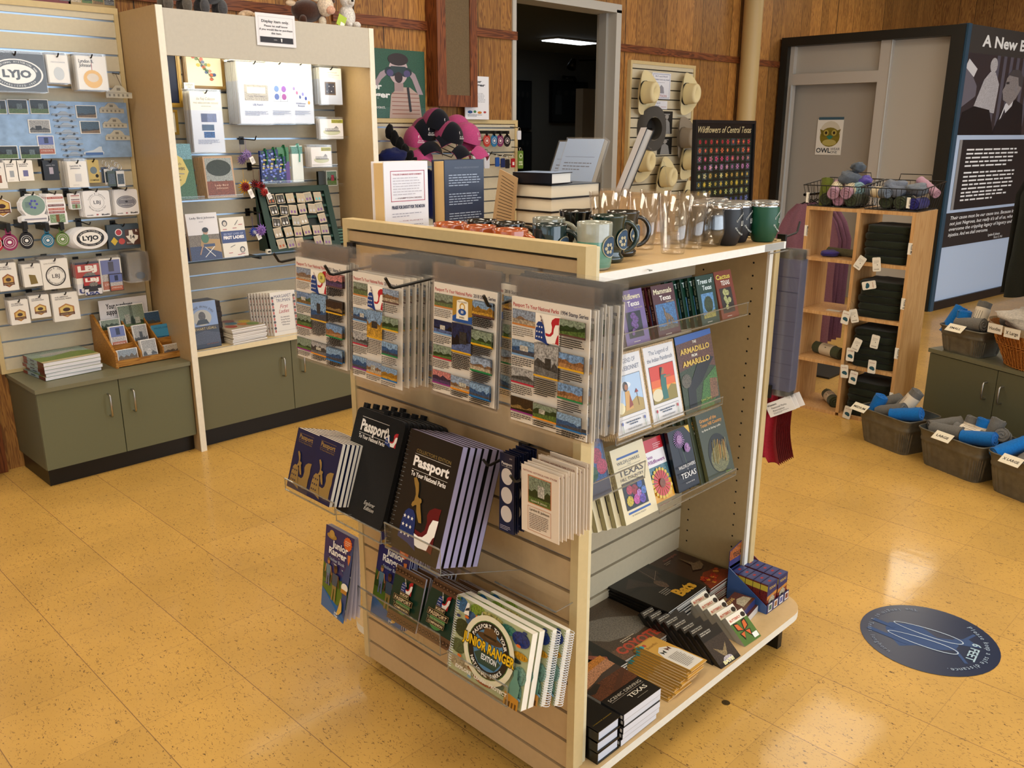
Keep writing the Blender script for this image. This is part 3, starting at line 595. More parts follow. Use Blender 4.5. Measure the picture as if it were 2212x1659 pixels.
def seal50(a,x,z,w,h):
    a.rect(x,z,w,h,0xa8822c); a.poly([(x,z),(x,z+.2*h),(x+.3*w,z+.35*h),(x+.6*w,z+.2*h),(x+w,z+.3*h),(x+w,z)],0x20509a)
    a.poly([(x+.2*w,z+.12*h),(x+.22*w,z+.85*h),(x+.5*w,z+.93*h),(x+.78*w,z+.85*h),(x+.8*w,z+.12*h)],0xf0ead8); a.ring(x+.5*w,z+.62*h,.10*h,.16*h,0xc89a3c); a.ell(x+.5*w,z+.42*h,.2*w,.13*h,0x1d4c94); a.text('50',x+.5*w,z+.37*h,.11*h,0xf4f0e4,al='c',bold=.02); a.text('WILD & SCENIC',x+.5*w,z+.79*h,.06*h,0x4a3a14,al='c',w=.48*w); a.text('RIVERS',x+.5*w,z+.17*h,.07*h,0x4a3a14,al='c',bold=.01)
def hook(p0,p1,tip=.02,label='',zc=None,name='display_hook',group='black slatwall hooks',col=0x0e0c0b,n=None):
    """clip on the board at p0, rod out to p1, angled tip"""
    p0=V(p0);p1=V(p1); d=(p1-p0).normalized(); b=B('black'); o=p0
    s=d.cross(V((0,0,1))).normalized(); b.M=frame((0,0,0),s)
    b.box(-.013,-.006,-.028,.013,.004,.012,col); b.M=None
    b.tube([(0,0,0),p1-p0-d*.008,p1-p0+V((0,0,.003)),p1-p0+d*.012+V((0,0,tip))],.0032,col,None,8)
    return solo(name,b,label,'hook',tuple(p0),group)
def holder(O,U,w,d,lip,back,label,tilt=0,group='clear acrylic book shelves'):
    """J-shaped clear shelf; O = front lower left edge, U = right, d = depth to the board"""
    b=B('acryl'); t=.0025; q=math.radians(tilt); e=d*math.tan(q)
    b.add([(0,0,0),(w,0,0),(w,d,-e),(0,d,-e)],[(0,1,2,3)]); b.box(0,-t,0,w,0,lip); b.add([(0,d,-e),(w,d,-e),(w,d,back),(0,d,back)],[(0,1,2,3)])
    b.box(0,-t*1.1,lip-.0015,w,.0005,lip+.0008,0,'acedge'); b.box(0,-t,-.002,w,.001,.0005,0,'acedge'); b.tube([(0,0,0),(0,0,lip)],.0011,0,'acedge',4); b.tube([(w,0,0),(w,0,lip)],.0011,0,'acedge',4); b.tube([(w,0,0),(w,d,-e)],.0011,0,'acedge',4)
    return solo('acrylic_shelf',b,label,'shelf',frame(O,U),group)
# ================= END PANEL OF THE STAND =================
K1=['town','hill','wood','wood','sea','bw','dusk','cave','desert','sea']; K2=['wood','sea','bw','sea','gold','town','town','wood','sea','gold']
K3=['wood','night','wood','dusk','night','town','gold','wood','town','sea']; K4=['town','sea','bw','cave','bw','wood','wood','desert','desert','sea']
def stamps(X,bl,br,tl,art,n,dy,yr,zr,seed,dys=None,shift=0):
    L1={'2021':('bagged stamp sheet with a round gold 35 seal, leftmost on the stand end','stamp sheet hanging behind the one with the gold 35 seal','stamp sheets on the leftmost hook'),'2019':('bagged stamp sheet with flag emblem, front of the second hook from the left','stamp sheet in the thick fan behind the second front sheet','stamp sheets on the second hook'),'2018':('bagged stamp sheet with gold and blue river badge at the front of its hook','stamp sheet hanging behind the river badge sheet','stamp sheets on the third hook'),'1994':('bagged stamp sheet with flag emblem nearest the cream post, front of the rightmost hook','stamp sheet in the thick fan behind the rightmost front sheet','stamp sheets on the rightmost hook')}[yr]
    M,w_,h_=fit(bl,br,tl,PX(bl[0],bl[1],X),UE); P=bagged(w_,h_,.0012,art,0xe9e2d6,m=(.007,.038,.008))
    row('stamp_sheet',P,M,n,dy,(L1[0],L1[1]),'stamp sheet',L1[2],jx=.004,jz=.004,seed=seed,jr=.03,dys=dys,dx=shift)
stamps(1.13,(644,767.4),(752.8,793.7),(638.3,554.4),stamp_art('2021',1,K1,seal35),6,.006,'2021',0,3)
stamps(1.10,(763.2,809.7),(864,856.7),(762,585.3),stamp_art('2019',21,K2),18,.0095,'2019',0,5,dys=[.014]*4+[.009]*14)
stamps(1.09,(935,842),(1064,892),(937.7,608),stamp_art('2018',41,K3,seal50),9,.008,'2018',0,7,dys=[.004,.004,.004,.004,.07,.006,.006,.006,.006])
stamps(1.11,(1103.5,904.3),(1265.6,956.2),(1106,638.5),stamp_art('1994',61,K4),17,.0058,'1994',0,9)
for nm,Y,z,X1,t in (('leftmost',1.885,1.262,1.10,(675,530)),('second from left',1.63,1.262,1.075,0),('third from left',1.40,1.262,1.065,0),('rightmost',1.135,1.258,1.085,0)):
    hook((GX-.006,Y,z+.012),(X1,Y,z-.006),.024,'black hook holding the '+nm+' stamp sheets')
# cancellation strips and park sticker cards
def circ(a,w,h):
    for z in (.70,.46,.22): a.ell(.5*w,z*h+.02*h,.38*w,.105*h,0xd9d2cc,n=28)
    a.text('Passport',.5*w,.865*h,.035*h,0xe8e4e0,al='c',bold=.02,w=.72*w); a.text('To Your National Parks',.5*w,.84*h,.014*h,0xe8e4e0,al='c',w=.72*w); a.text('$8.95',.85*w,.95*h,.014*h,0xe8e4e0,al='r'); a.para(.1*w,.075*h,.8*w,3,.02*h,.007*h,0xc0bcc8,3)
M,w_,h_=fit((1078,1143),(1110,1154),(1080,976),PX(1078,1143,1.215),UE)
row('stamp_strip',sheet(w_,h_,.0012,circ,0x131a36,'gloss'),M,12,.0062,('navy card with three white circles at the front of its hook','navy circle card hanging behind the front one'),'card','navy circle cards',jx=.003,jz=.003,seed=4)
def lbj(a,w,h):
    a.text('NATIONAL HISTORICAL PARK STICKER',.05*w,.915*h,.028*h,0x8a2f22,w=.9*w,bold=.01); a.rect(.18*w,.46*h,.62*w,.42*h,0xc98058); a.pic(.2*w,.475*h,.58*w,.39*h,'wood',5,obj=0xd8d8d0); a.text('Lyndon B. Johnson',.48*w,.50*h,.03*h,0xf0ead0,al='c',w=.42*w)
    a.box(.18*w,.05*h,.62*w,.37*h,.008*w,0xc07a50); a.text('Lyndon B. Johnson',.5*w,.36*h,.035*h,0x2a201c,al='c',w=.52*w,bold=.02); a.para(.23*w,.31*h,.52*w,9,.027*h,.009*h,0x4a3a34,6)
M,w_,h_=fit((1127,1143),(1207,1178),(1126,1001),PX(1127,1143,1.19),UE)
row('sticker_card',sheet(w_,h_,.0012,lbj,0xe9dccb),M,13,.0075,('cream park sticker card with house photo at the front of its hook','park sticker card hanging behind the front one'),'card','park sticker cards',jx=.004,jz=.005,seed=5,jr=.04)
hook((GX-.006,1.261,.885),(1.20,1.261,.872),.02,'black hook holding the navy circle cards'); hook((GX-.006,1.152,.885),(1.172,1.152,.875),.02,'black hook holding the park sticker cards')
# passport booklets
def gold(a,w,h):
    g=0x8f7340; a.text('Passport',.14*w,.845*h,.075*h,g,w=.62*w,bold=.03); a.rect(.12*w,.93*h,.66*w,.004*h,g); a.rect(.12*w,.82*h,.66*w,.004*h,g); a.text('To Your National Parks',.14*w,.78*h,.026*h,g,w=.62*w)
    flag(a,.08*w,.09*h,.84*w,g,g,g,0x101a3c); eagle(a,.44*w,.44*h,.20*h,g)
M,w_,h_=fit((619,1049),(665,1072),(645,923),PX(619,1049,1.07),UE); w_=.097
G=book(w_,h_,.010,gold,0x121b40)
row('passport_booklet',G,M,9,.0135,('leftmost front navy passport booklet with gold eagle','navy passport booklet standing behind the leftmost one'),'booklet','navy passport booklets, left column',jx=.002,seed=6)
M,w2,h2=fit((662,1071),(722,1089),(690,943),PX(662,1071,1.05),UE)
row('passport_booklet',G,M,11,.0135,('shrink-wrapped navy passport booklet beside the black zip case','navy passport booklet standing behind the shrink-wrapped one'),'booklet','navy passport booklets, right column',jx=.002,seed=7)
# zipped explorer case
M,w_,h_=fit((722,1098),(833,1139),(778,862),PX(722,1098,1.10),UE); w_=.188; h_=.262
def rr(x0,z0,x1,z1,r,n=5):
    p=[]
    for cx,cz,a0 in ((x1-r,z0+r,-90),(x1-r,z1-r,0),(x0+r,z1-r,90),(x0+r,z0+r,180)):
        for i in range(n+1): t=R(a0+90*i/n); p.append((cx+r*math.cos(t),cz+r*math.sin(t)))
    return p
def logo(a,x,z,s,dark=0x17367a):
    a.text('Passport',x,z,.17*s,0xeeeae4,w=.64*s,bold=.035); a.rect(x-.01*s,z+.2*s,.66*s,.006*s,0xdedad4); a.rect(x-.01*s,z-.045*s,.66*s,.006*s,0xdedad4); a.text('To Your National Parks',x,z-.12*s,.06*s,0xeeeae4,w=.64*s,bold=.02)
def case(w,h):
    b=B('fabric'); b.prism(rr(0,0,w,h,.016),0,.024,0x0d0c0d,'fabric',ax=1); b.prism(rr(-.002,-.002,w+.002,h+.002,.018),.010,.013,0x1c1b1c,'black',ax=1); a=Art(b)
    logo(a,.15*w,.80*h,.16); flag(a,.69*w,.75*h,.042); eagle(a,.75*w,.83*h,.018,0xe8e4dc); a.text('Explorer',.58*w,.17*h,.010,0xd8d4cc,it=.4,w=.22*w); a.text('Edition',.60*w,.125*h,.010,0xd8d4cc,it=.4,w=.2*w)
    p=B('fabric'); p.box(.06*w,.006,h,.14*w,.016,h+.012,0x0d0c0d); p2=B('fabric'); p2.box(.5*w,.006,h,.58*w,.016,h+.012,0x0d0c0d)
    return [('case_body',b.mesh('case_body')),('strap_tab',p.mesh('strap_tab')),('strap_tab',p2.mesh('strap_tab'))]
row('zip_case',case(w_,h_),M,5,.029,('black zipped fabric explorer case standing in front','black zipped fabric case standing behind the front one'),'zip case','black zip cases',seed=8)
# spiral collector's book
def coll(a,w,h):
    a.text("COLLECTOR'S EDITION",.2*w,.83*h,.030*h,0x8a7440,w=.66*w); a.rect(.19*w,.815*h,.68*w,.003*h,0xd8d4cc); a.text('Passport',.19*w,.72*h,.082*h,0xf2eeea,w=.68*w,bold=.04); a.rect(.19*w,.685*h,.68*w,.003*h,0xd8d4cc); a.text('To Your National Parks',.19*w,.635*h,.038*h,0xf2eeea,w=.67*w,bold=.025)
    flag(a,.20*w,.10*h,.68*w,0x1a2f66,0x5e1218,0xf2eee8); eagle(a,.46*w,.44*h,.19*h,0x8f6f34)
def spiral(h,r,x,y,n,col,mat='gloss'):
    s=B(mat)
    for i in range(n):
        z=h*.03+h*.94*i/(n-1); s.tube([(x+r*math.cos(t)*1.0,y+r*math.sin(t),z) for t in [2*pi*k/10 for k in range(10)]],.0009,col,None,4,closed=True)
    return ('spiral_binding',s.mesh('spiral_binding'))
M,w_,h_=fit((833,1173),(948,1216),(888,925),PX(833,1173,1.08),UE)
CB=book(w_,h_,.016,coll,0x1b1a17,page=0x9a94b4)+[spiral(h_,.010,.004,.008,26,0x2a2824)]
row('collectors_passport',CB,M,6,.0225,("black spiral collector's passport book standing at the front","black spiral collector's passport book standing behind the front one"),'book',"black collector's passport books",jx=.002,seed=9)
O=PX(617,1056,1.055)
holder(O,UE,.10+.12,GX-1.055,.03,.06,'clear sloping shelf under the navy passport booklets',18); O2=O+UE*.225; O2.z-=.012
holder(O2,UE,.175,GX-1.075,.028,.06,'clear sloping shelf under the black zip cases',18); O3=PX(833,1180,1.07)
holder(O3,UE,w_+.015,GX-1.07,.06,.07,"clear sloping shelf under the collector's passport books",18)
# junior ranger sticker books, front one propped outward
def person(a,x,z,s,skin,shirt,pants,hat=None):
    a.poly([(x-.05*s,z),(x-.12*s,z),(x-.09*s,z+.35*s),(x-.02*s,z+.38*s)],pants); a.poly([(x+.03*s,z),(x+.11*s,z),(x+.09*s,z+.35*s),(x+.01*s,z+.38*s)],pants); a.rect(x-.10*s,z+.33*s,.2*s,.12*s,pants)
    a.poly([(x-.11*s,z+.42*s),(x+.11*s,z+.42*s),(x+.14*s,z+.74*s),(x-.14*s,z+.74*s)],shirt); a.line(x-.14*s,z+.72*s,x-.2*s,z+.42*s,.045*s,skin); a.line(x+.14*s,z+.72*s,x+.2*s,z+.42*s,.045*s,skin); a.ell(x,z+.86*s,.075*s,.10*s,skin); a.ell(x,z+.93*s,.08*s,.05*s,hat or 0x3a2414)
def junior(a,w,h):
    a.rect(0,0,w,h,0x123a72,'gloss'); a.poly([(0,.62*h),(0,h),(w,h),(w,.55*h)],0x2a2760,'gloss'); a.poly([(0,.64*h),(.12*w,.7*h),(.25*w,.62*h),(.42*w,.57*h),(.6*w,.6*h),(.75*w,.52*h),(.9*w,.56*h),(w,.53*h),(w,.3*h),(0,.3*h)],0x2c2c66,'gloss')
    a.poly([(0,.56*h),(.2*w,.5*h),(.5*w,.44*h),(w,.42*h),(w,.16*h),(.6*w,.12*h),(0,.22*h)],0x4c6a1e,'gloss'); a.poly([(0,.5*h),(.15*w,.42*h),(.3*w,.48*h),(.5*w,.4*h),(w,.5*h),(w,.34*h),(0,.36*h)],0x2a4616,'gloss')
    a.poly([(0,0),(w,0),(w,.13*h),(.55*w,.14*h),(0,.24*h)],0x135a98,'gloss')
    a.ell(.24*w,.895*h,.17*w,.035*h,0xa8843e,'gloss'); a.ell(.24*w,.925*h,.09*w,.045*h,0xbf9a50,'gloss')
    pts=[(.80*w+(.13 if i%2 else .15)*w*math.cos(2*pi*i/28),.90*h+(.13 if i%2 else .15)*w*math.sin(2*pi*i/28)) for i in range(28)]; a.poly(pts,0xd8622c,'gloss'); a.para(.71*w,.92*h,.18*w,3,.022*h,.008*h,0xf0d8c0,2)
    a.text('Junior',.28*w,.78*h,.08*h,0xf4f2ee,w=.55*w,bold=.03); a.text('Ranger',.18*w,.69*h,.08*h,0xf4f2ee,w=.62*w,bold=.03); a.text('Sticker Book',.22*w,.615*h,.04*h,0xc8d8ec,w=.54*w)
    a.poly([(.84*w,.78*h),(.94*w,.79*h),(.93*w,.72*h),(.89*w,.66*h),(.85*w,.72*h)],0xc8723a,'gloss')
    person(a,.22*w,.3*h,.34*h,0xb07850,0x5a7a8a,0x5a6488,0x6a5a30); person(a,.5*w,.16*h,.44*h,0x5c3a26,0x3a4a5e,0x8a7440)
    a.ell(.88*w,.40*h,.12*w,.05*h,0xe6e2d0,'gloss'); a.rect(.76*w,.33*h,.22*w,.045*h,0xa8742c,'gloss'); a.poly([(.7*w,.04*h),(.76*w,.14*h),(.8*w,.26*h),(.87*w,.2*h),(.9*w,.12*h),(.82*w,.07*h)],0xc9a44c,'gloss'); a.text('Junior',.63*w,.055*h,.022*h,0xdfe8f0,bold=.02); a.text('Ranger',.64*w,.025*h,.022*h,0xdfe8f0,bold=.02)
M,w_,h_=fit((698,1304),(760,1348),(712,1134),PX(698,1304,1.10),UE); h_=.222; w_=.125
b=B('gloss'); pp=B('paper')
fr=lambda u_,v_:(u_*w_,-.010*math.sin(v_*pi*.5)+(-.018*(1-v_)**2)*(.3+u_),v_*h_)
b2=B('gloss'); junior(Art(b2,mat='gloss'),w_,h_)
vs=[]
for v in b2.v:
    q=fr(min(max(v[0]/w_,0),1),min(max(v[2]/h_,0),1)); vs.append((v[0],q[1]+v[1],v[2]))
b2.v=vs; b2.grid(lambda u_,v_:(lambda q:(q[0],q[1]+.0006,q[2]))(fr(u_,v_)),8,10,0xe8e4e0)
for k in range(4):
    pp.grid(lambda u_,v_,k=k:(u_*(w_-.004),.002+.004*k+fr(u_,v_)[1]+.010*(k+1)*u_*(1-v_),v_*h_),6,8,0xcfcad8)
place('sticker_book',[('cover',b2.mesh('cover')),('pages',pp.mesh('pages'))],'junior ranger sticker book leaning out at the lower left of the stand end','book',M,'junior ranger sticker books')
M,w3,h3=fit((800,1325),(858,1350),(826,1128),PX(800,1325,1.16),UE)
row('sticker_book',book(w_,h_,.0035,junior,0x20306c,page=0xd8d4de),M,14,.0062,('junior ranger sticker book in the clear shelf, behind the leaning one','junior ranger sticker book packed behind the others'),'book','junior ranger sticker books in the shelf',jx=.002,jz=.002,seed=11)
def kids(a,w,h):
    a.rect(0,0,w,h,0x6a4c34,'gloss'); a.rect(0,.17*h,w,.66*h,0x1c3a2c,'gloss')
    for zz in (.03,.87):
        for i in range(9): a.ell((.06+.11*i)*w,zz*h+.05*h,.045*w,.035*h,0x3e2c20,'gloss',8); a.ell((.06+.11*i)*w,zz*h+.05*h,.02*w,.015*h,0x8a684a,'gloss',6)
    a.ell(.5*w,.38*h,.24*w,.17*h,0x4e8a4c,'gloss'); flag(a,.34*w,.60*h,.36*w); eagle(a,.48*w,.78*h,.075*h,0xb8b4b0)
    for (x,z,bw,bh,t,tb) in ((.36,.53,.3,.08,"KIDS'",.05),(.18,.42,.64,.10,'PASSPORT',.075),(.24,.28,.54,.08,'COMPANION',.05)):
        a.rect(x*w,z*h,bw*w,bh*h,0x1a120e,'gloss'); a.box(x*w,z*h,bw*w,bh*h,.006*w,0xb89a6a); a.text(t,(x+bw/2)*w,(z+.02)*h,tb*h*.8,0xd8c49a,al='c',w=bw*w*.86,bold=.03)
    a.text('To Your National Parks',.5*w,.375*h,.022*h,0xd8c49a,al='c',w=.56*w)
M,w_,h_=fit((835,1332),(893,1383),(858,1218),PX(835,1332,1.15),UE); w_=.112;h_=.137
KB=book(w_,h_,.006,kids,0x5d4632,page=0xcfd2e4)
row('companion_book',KB,M,10,.011,("left kids' passport companion book at the front, green with brown border","companion book leaning behind the left front one"),'book',"kids' companion books, left column",jx=.003,jz=.004,seed=12,jr=.05)
M,w3,h3=fit((900,1366),(958,1422),(938,1250),PX(900,1366,1.14),UE)
row('companion_book',KB,M,10,.012,("right kids' passport companion book at the front, beside the spiral junior ranger books","companion book leaning behind the right front one"),'book',"kids' companion books, right column",jx=.003,jz=.004,seed=13,jr=.05)
def jre(a,w,h):
    a.rect(0,0,w,h,0xa8b088,'gloss'); rd=random.Random(5)
    for x,z,sx,sz,c in ((.08,.9,.12,.16,0x2f6fa6),(.3,.92,.16,.14,0x8aa83c),(.22,.78,.12,.16,0x3f6a9c),(.12,.6,.16,.2,0x39482a),(.1,.35,.16,.16,0x5a6a44),(.15,.14,.2,.14,0xb7a888),(.5,.94,.2,.08,0xc8c070),(.72,.9,.16,.1,0x4a8a78),(.88,.86,.16,.16,0x1c3a86),(.9,.66,.14,.08,0xd8a020),(.84,.58,.12,.05,0x2a3a3c),(.93,.42,.12,.2,0x7aa89a),(.9,.2,.12,.25,0x78a896),(.72,.3,.1,.12,0xd0ccc0),(.5,.1,.2,.1,0xb0522c),(.68,.16,.12,.1,0x2c6a62),(.35,.2,.14,.12,0xa84c24),(.28,.4,.08,.1,0x6a8ab8)): a.ell(x*w,z*h,sx*w*.7,sz*h*.6,c,'photo',14)
    for i in range(26): a.ell(rd.uniform(.02,.98)*w,rd.choice((rd.uniform(.02,.25),rd.uniform(.75,.98)))*h,.03*w,.02*h,rd.choice((0x2c5a2c,0xd86a24,0x2a3c6a,0xe8dcc0,0xa83020,0x70a0c0)),'gloss',9)
    a.poly([(.14*w,.82*h),(.17*w,.98*h),(.2*w,.98*h),(.21*w,.82*h)],0xe8e6e0); a.poly([(.15*w,.86*h),(.165*w,.9*h),(.205*w,.93*h),(.207*w,.89*h)],0x20242c); a.poly([(.36*w,.8*h),(.38*w,.97*h),(.42*w,.8*h)],0xd8d0c8)
    a.poly([(.86*w,.06*h),(.85*w,.3*h),(.88*w,.4*h),(.87*w,.48*h),(.92*w,.5*h),(.93*w,.38*h),(.97*w,.3*h),(.96*w,.06*h)],0x5f8f80); a.poly([(.8*w,.0),(.98*w,0),(.98*w,.14*h),(.8*w,.17*h)],0xb8802a); 
    for i in range(4): a.rect((.82+.04*i)*w,0,.02*w,.07*h,0x5c3a10)
    cx,cz,r=.53*w,.53*h,.36*h
    a.ell(cx,cz,r*1.25,r*1.22,0xe4dfc4,'gloss',28); a.ell(cx,cz,r*1.03,r*1.03,0x3f6f34,'gloss',30); a.ell(cx,cz,r,r,0x15161a,'gloss',30); a.ell(cx,cz,r*.74,r*.74,0x4a7ea8,'gloss',26); a.poly([(cx-r*.66,cz-r*.3),(cx-r*.2,cz),(cx+r*.2,cz-r*.1),(cx+r*.66,cz-r*.25),(cx+r*.4,cz-r*.6),(cx-r*.4,cz-r*.6)],0x24443c,'gloss')
    a.ell(cx,cz+r*.42,r*.62,r*.15,0x4a3420,'gloss'); a.ell(cx,cz+r*.6,r*.32,r*.24,0x5c4228,'gloss'); a.rect(cx-r*.31,cz+r*.44,r*.62,r*.08,0x1c1410)
    a.arc('PASSPORT TO YOUR',cx,cz,r*.79,r*.14,0xeceae2,R(160),R(20),bold=.03); a.arc('NATIONAL PARKS',cx,cz,r*.94,r*.14,0xeceae2,R(212),R(328),bold=.03,inward=True)
    a.text('JUNIOR RANGER',cx,cz-r*.10,r*.36,0x3a2c08,al='c',w=r*2.62,bold=.08,rot=-.02); a.text('JUNIOR RANGER',cx,cz-r*.09,r*.34,0xe8bc20,al='c',w=r*2.56,bold=.03,rot=-.02); a.text('EDITION',cx+r*.1,cz-r*.38,r*.2,0xe8eef4,al='c',w=r*.75,bold=.03)
    a.text('EXPLORE · LEARN · PROTECT',.14*w,.10*h,.045*h,0xf2efe6,w=.70*w,bold=.04)
M,w_,h_=fit((968,1439),(1125,1538),(990,1283),PX(968,1439,1.13),UE); h_=.174; w_=.232
JB=book(w_,h_,.017,jre,0xe8e4d8,page=0xefe9da)+[spiral(h_,.011,.003,.009,30,0xe4e8ee)]
row('ranger_passport',JB,M,2,.022,('colourful spiral junior ranger passport book standing at the front of the lower shelf','spiral junior ranger passport book right behind the front one'),'book','junior ranger passport books',seed=14)
sp_=spiral(h_,.011,w_+.002,.009,30,0xe4e8ee); JB2=book(w_,h_,.014,jre,0xe8e4d8,page=0xefe9da)+[sp_]
for k,lb in ((0,'spiral junior ranger book with its coil to the right, second from the back'),(1,'rearmost spiral junior ranger book with its coil to the right')):
    place('ranger_passport',JB2,lb,'book',M@Matrix.Translation(V((.012+.014*k,.050+.028*k,.002))),'junior ranger passport books')
O=PX(775,1306,1.135); holder(O,UE,.32,GX-1.135,.055,.10,'clear shelf under the sticker books and companion books',8)
O=PX(968,1444,1.12); O.z-=.002; holder(O,UE,.19,GX-1.12,.05,.16,'clear shelf under the spiral junior ranger books',8)
holder(V((GX-.06,1.30,.56)),UE,.19,.055,.0,.0,'empty clear shelf lip on the slatwall under the sticker cards',0)
# ================= LONG SIDE OF THE STAND =================
def fg(c,title,ps,tc=0xe8e4c4,second=None,sub=None):
    def f(a,w,h):
        a.rect(0,0,w,h,c,'gloss'); a.text(title[0],.08*w,.83*h,.10*h,tc,w=.80*w,bold=.02); a.text(title[1],.30*w if len(title[1])<8 else .1*w,.70*h,.095*h,second or 0xf2f0ea,w=.5*w if len(title[1])<8 else .7*w,bold=.02)
        if sub: a.text(sub,.55*w,.645*h,.035*h,0xc8c0b0,w=.35*w)
        ps(a,w,h); a.para(.3*w,.045*h,.5*w,1,.02*h,.012*h,0xd8d0c4,3)
    return f
def p_wild(a,w,h):
    a.rect(.16*w,.12*h,.62*w,.48*h,0x1c1c22,'photo'); 
    for x,z,r in ((.45,.52,.12),(.52,.45,.13),(.42,.38,.11),(.5,.33,.1),(.38,.26,.07),(.34,.2,.06)): a.ell(x*w,z*h,r*w,r*w*.8,0x7a4f9e,'photo',9)
def p_mam(a,w,h):
    a.rect(.06*w,.14*h,.86*w,.50*h,0x4f86c4,'photo'); a.poly([(.06*w,.14*h),(.92*w,.14*h),(.92*w,.2*h),(.6*w,.24*h),(.3*w,.2*h),(.06*w,.22*h)],0x6a6658,'photo')
    a.poly([(.36*w,.60*h),(.44*w,.52*h),(.46*w,.46*h),(.6*w,.42*h),(.7*w,.36*h),(.8*w,.24*h),(.74*w,.24*h),(.66*w,.32*h),(.66*w,.2*h),(.6*w,.2*h),(.58*w,.32*h),(.5*w,.3*h),(.48*w,.2*h),(.43*w,.2*h),(.42*w,.34*h),(.38*w,.42*h),(.38*w,.52*h)],0x8a7358,'photo')
def p_tree(a,w,h):
    a.rect(.16*w,.13*h,.66*w,.50*h,0x6aa3dc,'photo'); a.poly([(.16*w,.13*h),(.82*w,.13*h),(.82*w,.28*h),(.16*w,.2*h)],0xa8a04a,'photo'); a.ell(.5*w,.4*h,.24*w,.17*h,0x3c4c1e,'photo',12)
def p_cact(a,w,h):
    a.rect(.14*w,.12*h,.68*w,.52*h,0x3c332c,'photo')
    for x,z,r in ((.42,.55,.13),(.56,.53,.1),(.38,.42,.1),(.45,.35,.11),(.6,.38,.1),(.4,.24,.09)): a.ell(x*w,z*h,r*w,r*w*.9,0xc4c888,'photo',8)
def p_snake(a,w,h): a.rect(.1*w,.1*h,.8*w,.6*h,0x3c7c34,'photo'); a.ell(.5*w,.5*h,.2*w,.14*h,0x3050b8,'photo'); a.ell(.5*w,.3*h,.2*w,.05*h,0xb03020,'photo')
def sptx(t,c=0xd8d4c0):
    def f(a,t_,h): a.text(t,t_*.3,h*.95,t_*.42,c,w=h*.6,rot=-pi/2,bold=.01)
    return f
def brow(px,Y,w,h,n,dy,art,cc,labels,grp,seed,t=.012,sp=None,spart=None,dx=0,name='field_guide',page=0xe6e0d0,sc_=1,jr=0):
    M,w_,h_=fit(px[0],px[1],px[2],PY(px[0][0],px[0][1],Y),UX)
    P=book(w or w_,h or h_,t,art,cc,sp,spart,page=page)
    row(name,P,M,n,dy,labels,'book',grp,jx=.001,seed=seed,dx=dx,jr=jr); return M,w or w_,h or h_
brow(((1355,749),(1405.4,737),(1334,633.5)),1.265,.096,.136,7,.0135,fg(0x6f5a94,('Wildflowers','Texas'),p_wild,0xe8e0b8,sub='Field Guide'),0x6f5a94,('purple wildflowers field guide facing out, leftmost on the top book shelf','purple wildflowers field guide behind the front one'),'purple field guides',21,sp=0x54406e,spart=sptx('Wildflowers of Texas'),dx=-.003)
brow(((1400,739),(1424,733),(1376,628)),1.285,.096,.136,3,.0135,fg(0x7c2a24,('Reptiles','Texas'),p_snake),0x7c2a24,('red-brown reptile field guide showing between the wildflower and mammal guides','red-brown reptile guide behind the showing one'),'red-brown field guides',22,sp=0x5c1c18,dx=-.002)
brow(((1424.7,732),(1476.5,716.7),(1404,616.7)),1.265,.099,.136,5,.0135,fg(0x4c1c22,('Mammals','Texas'),p_mam,sub='Field Guide'),0x4c1c22,('maroon mammals field guide with a howling coyote on its cover','maroon mammals field guide behind the front one'),'maroon field guides',23,sp=0x3a1216,spart=sptx('Mammals of Texas',0xb8a08c),dx=-.008)
brow(((1517.5,704.7),(1558.5,693.8),(1500.6,598.6)),1.265,.090,.136,5,.0135,fg(0x12382a,('Trees of','Texas'),p_tree,0xd8e8ec,0xd8e8ec),0x12382a,('dark green trees field guide facing out with a round tree picture','dark green trees field guide fanned to the left behind the front one'),'green field guides',24,sp=0x0d2a1e,spart=sptx('Trees of Texas   Field Guide',0xa8b8a8),dx=-.0165)
brow(((1560.9,691.4),(1599.5,680.6),(1540.4,589)),1.265,.090,.136,4,.0135,fg(0x7c3a28,('Cactus','TEXAS'),p_cact,0xd8cc58),0x7c3a28,('rust brown cactus field guide at the right end of the top book shelf','rust brown cactus field guide behind the front one'),'rust field guides',25,dx=.001)
O=PY(1345,752,1.25); holder(O,UX,PY(1614,678,1.25).x-O.x,.245,.035,.1,'clear shelf carrying the row of Texas field guides',12)
def legend(t1,t2,pic,seed):
    def f(a,w,h):
        a.rect(0,0,w,h,0xc9a468,'photo'); a.poly([(.03*w,.03*h),(.97*w,.02*h),(.96*w,.97*h),(.04*w,.98*h)],0xd9d9dc); a.text(t1,.5*w,.87*h,.055*h,0x3c4c70,al='c',w=.62*w); a.text(t2,.5*w,.78*h,.055*h,0x3c4c70,al='c',w=.78*w)
        a.rect(.12*w,.26*h,.76*w,.47*h,0x20242c); pic(a,.13*w,.265*h,.74*w,.46*h); a.box(.12*w,.06*h,.74*w,.16*h,.004*w,0x40506c)
        a.para(.26*w,.17*h,.46*w,2,.03*h,.014*h,0x40506c,seed,'c'); a.text('retold and illustrated',.5*w,.085*h,.028*h,0x40506c,al='c',w=.4*w)
        for x in (.17,.81): a.line(x*w,.07*h,x*w,.16*h,.01*w,0x4a7a40); a.ell(x*w,.175*h,.022*w,.022*h,0xb0303c if seed==2 else 0x4858a0)
    return f
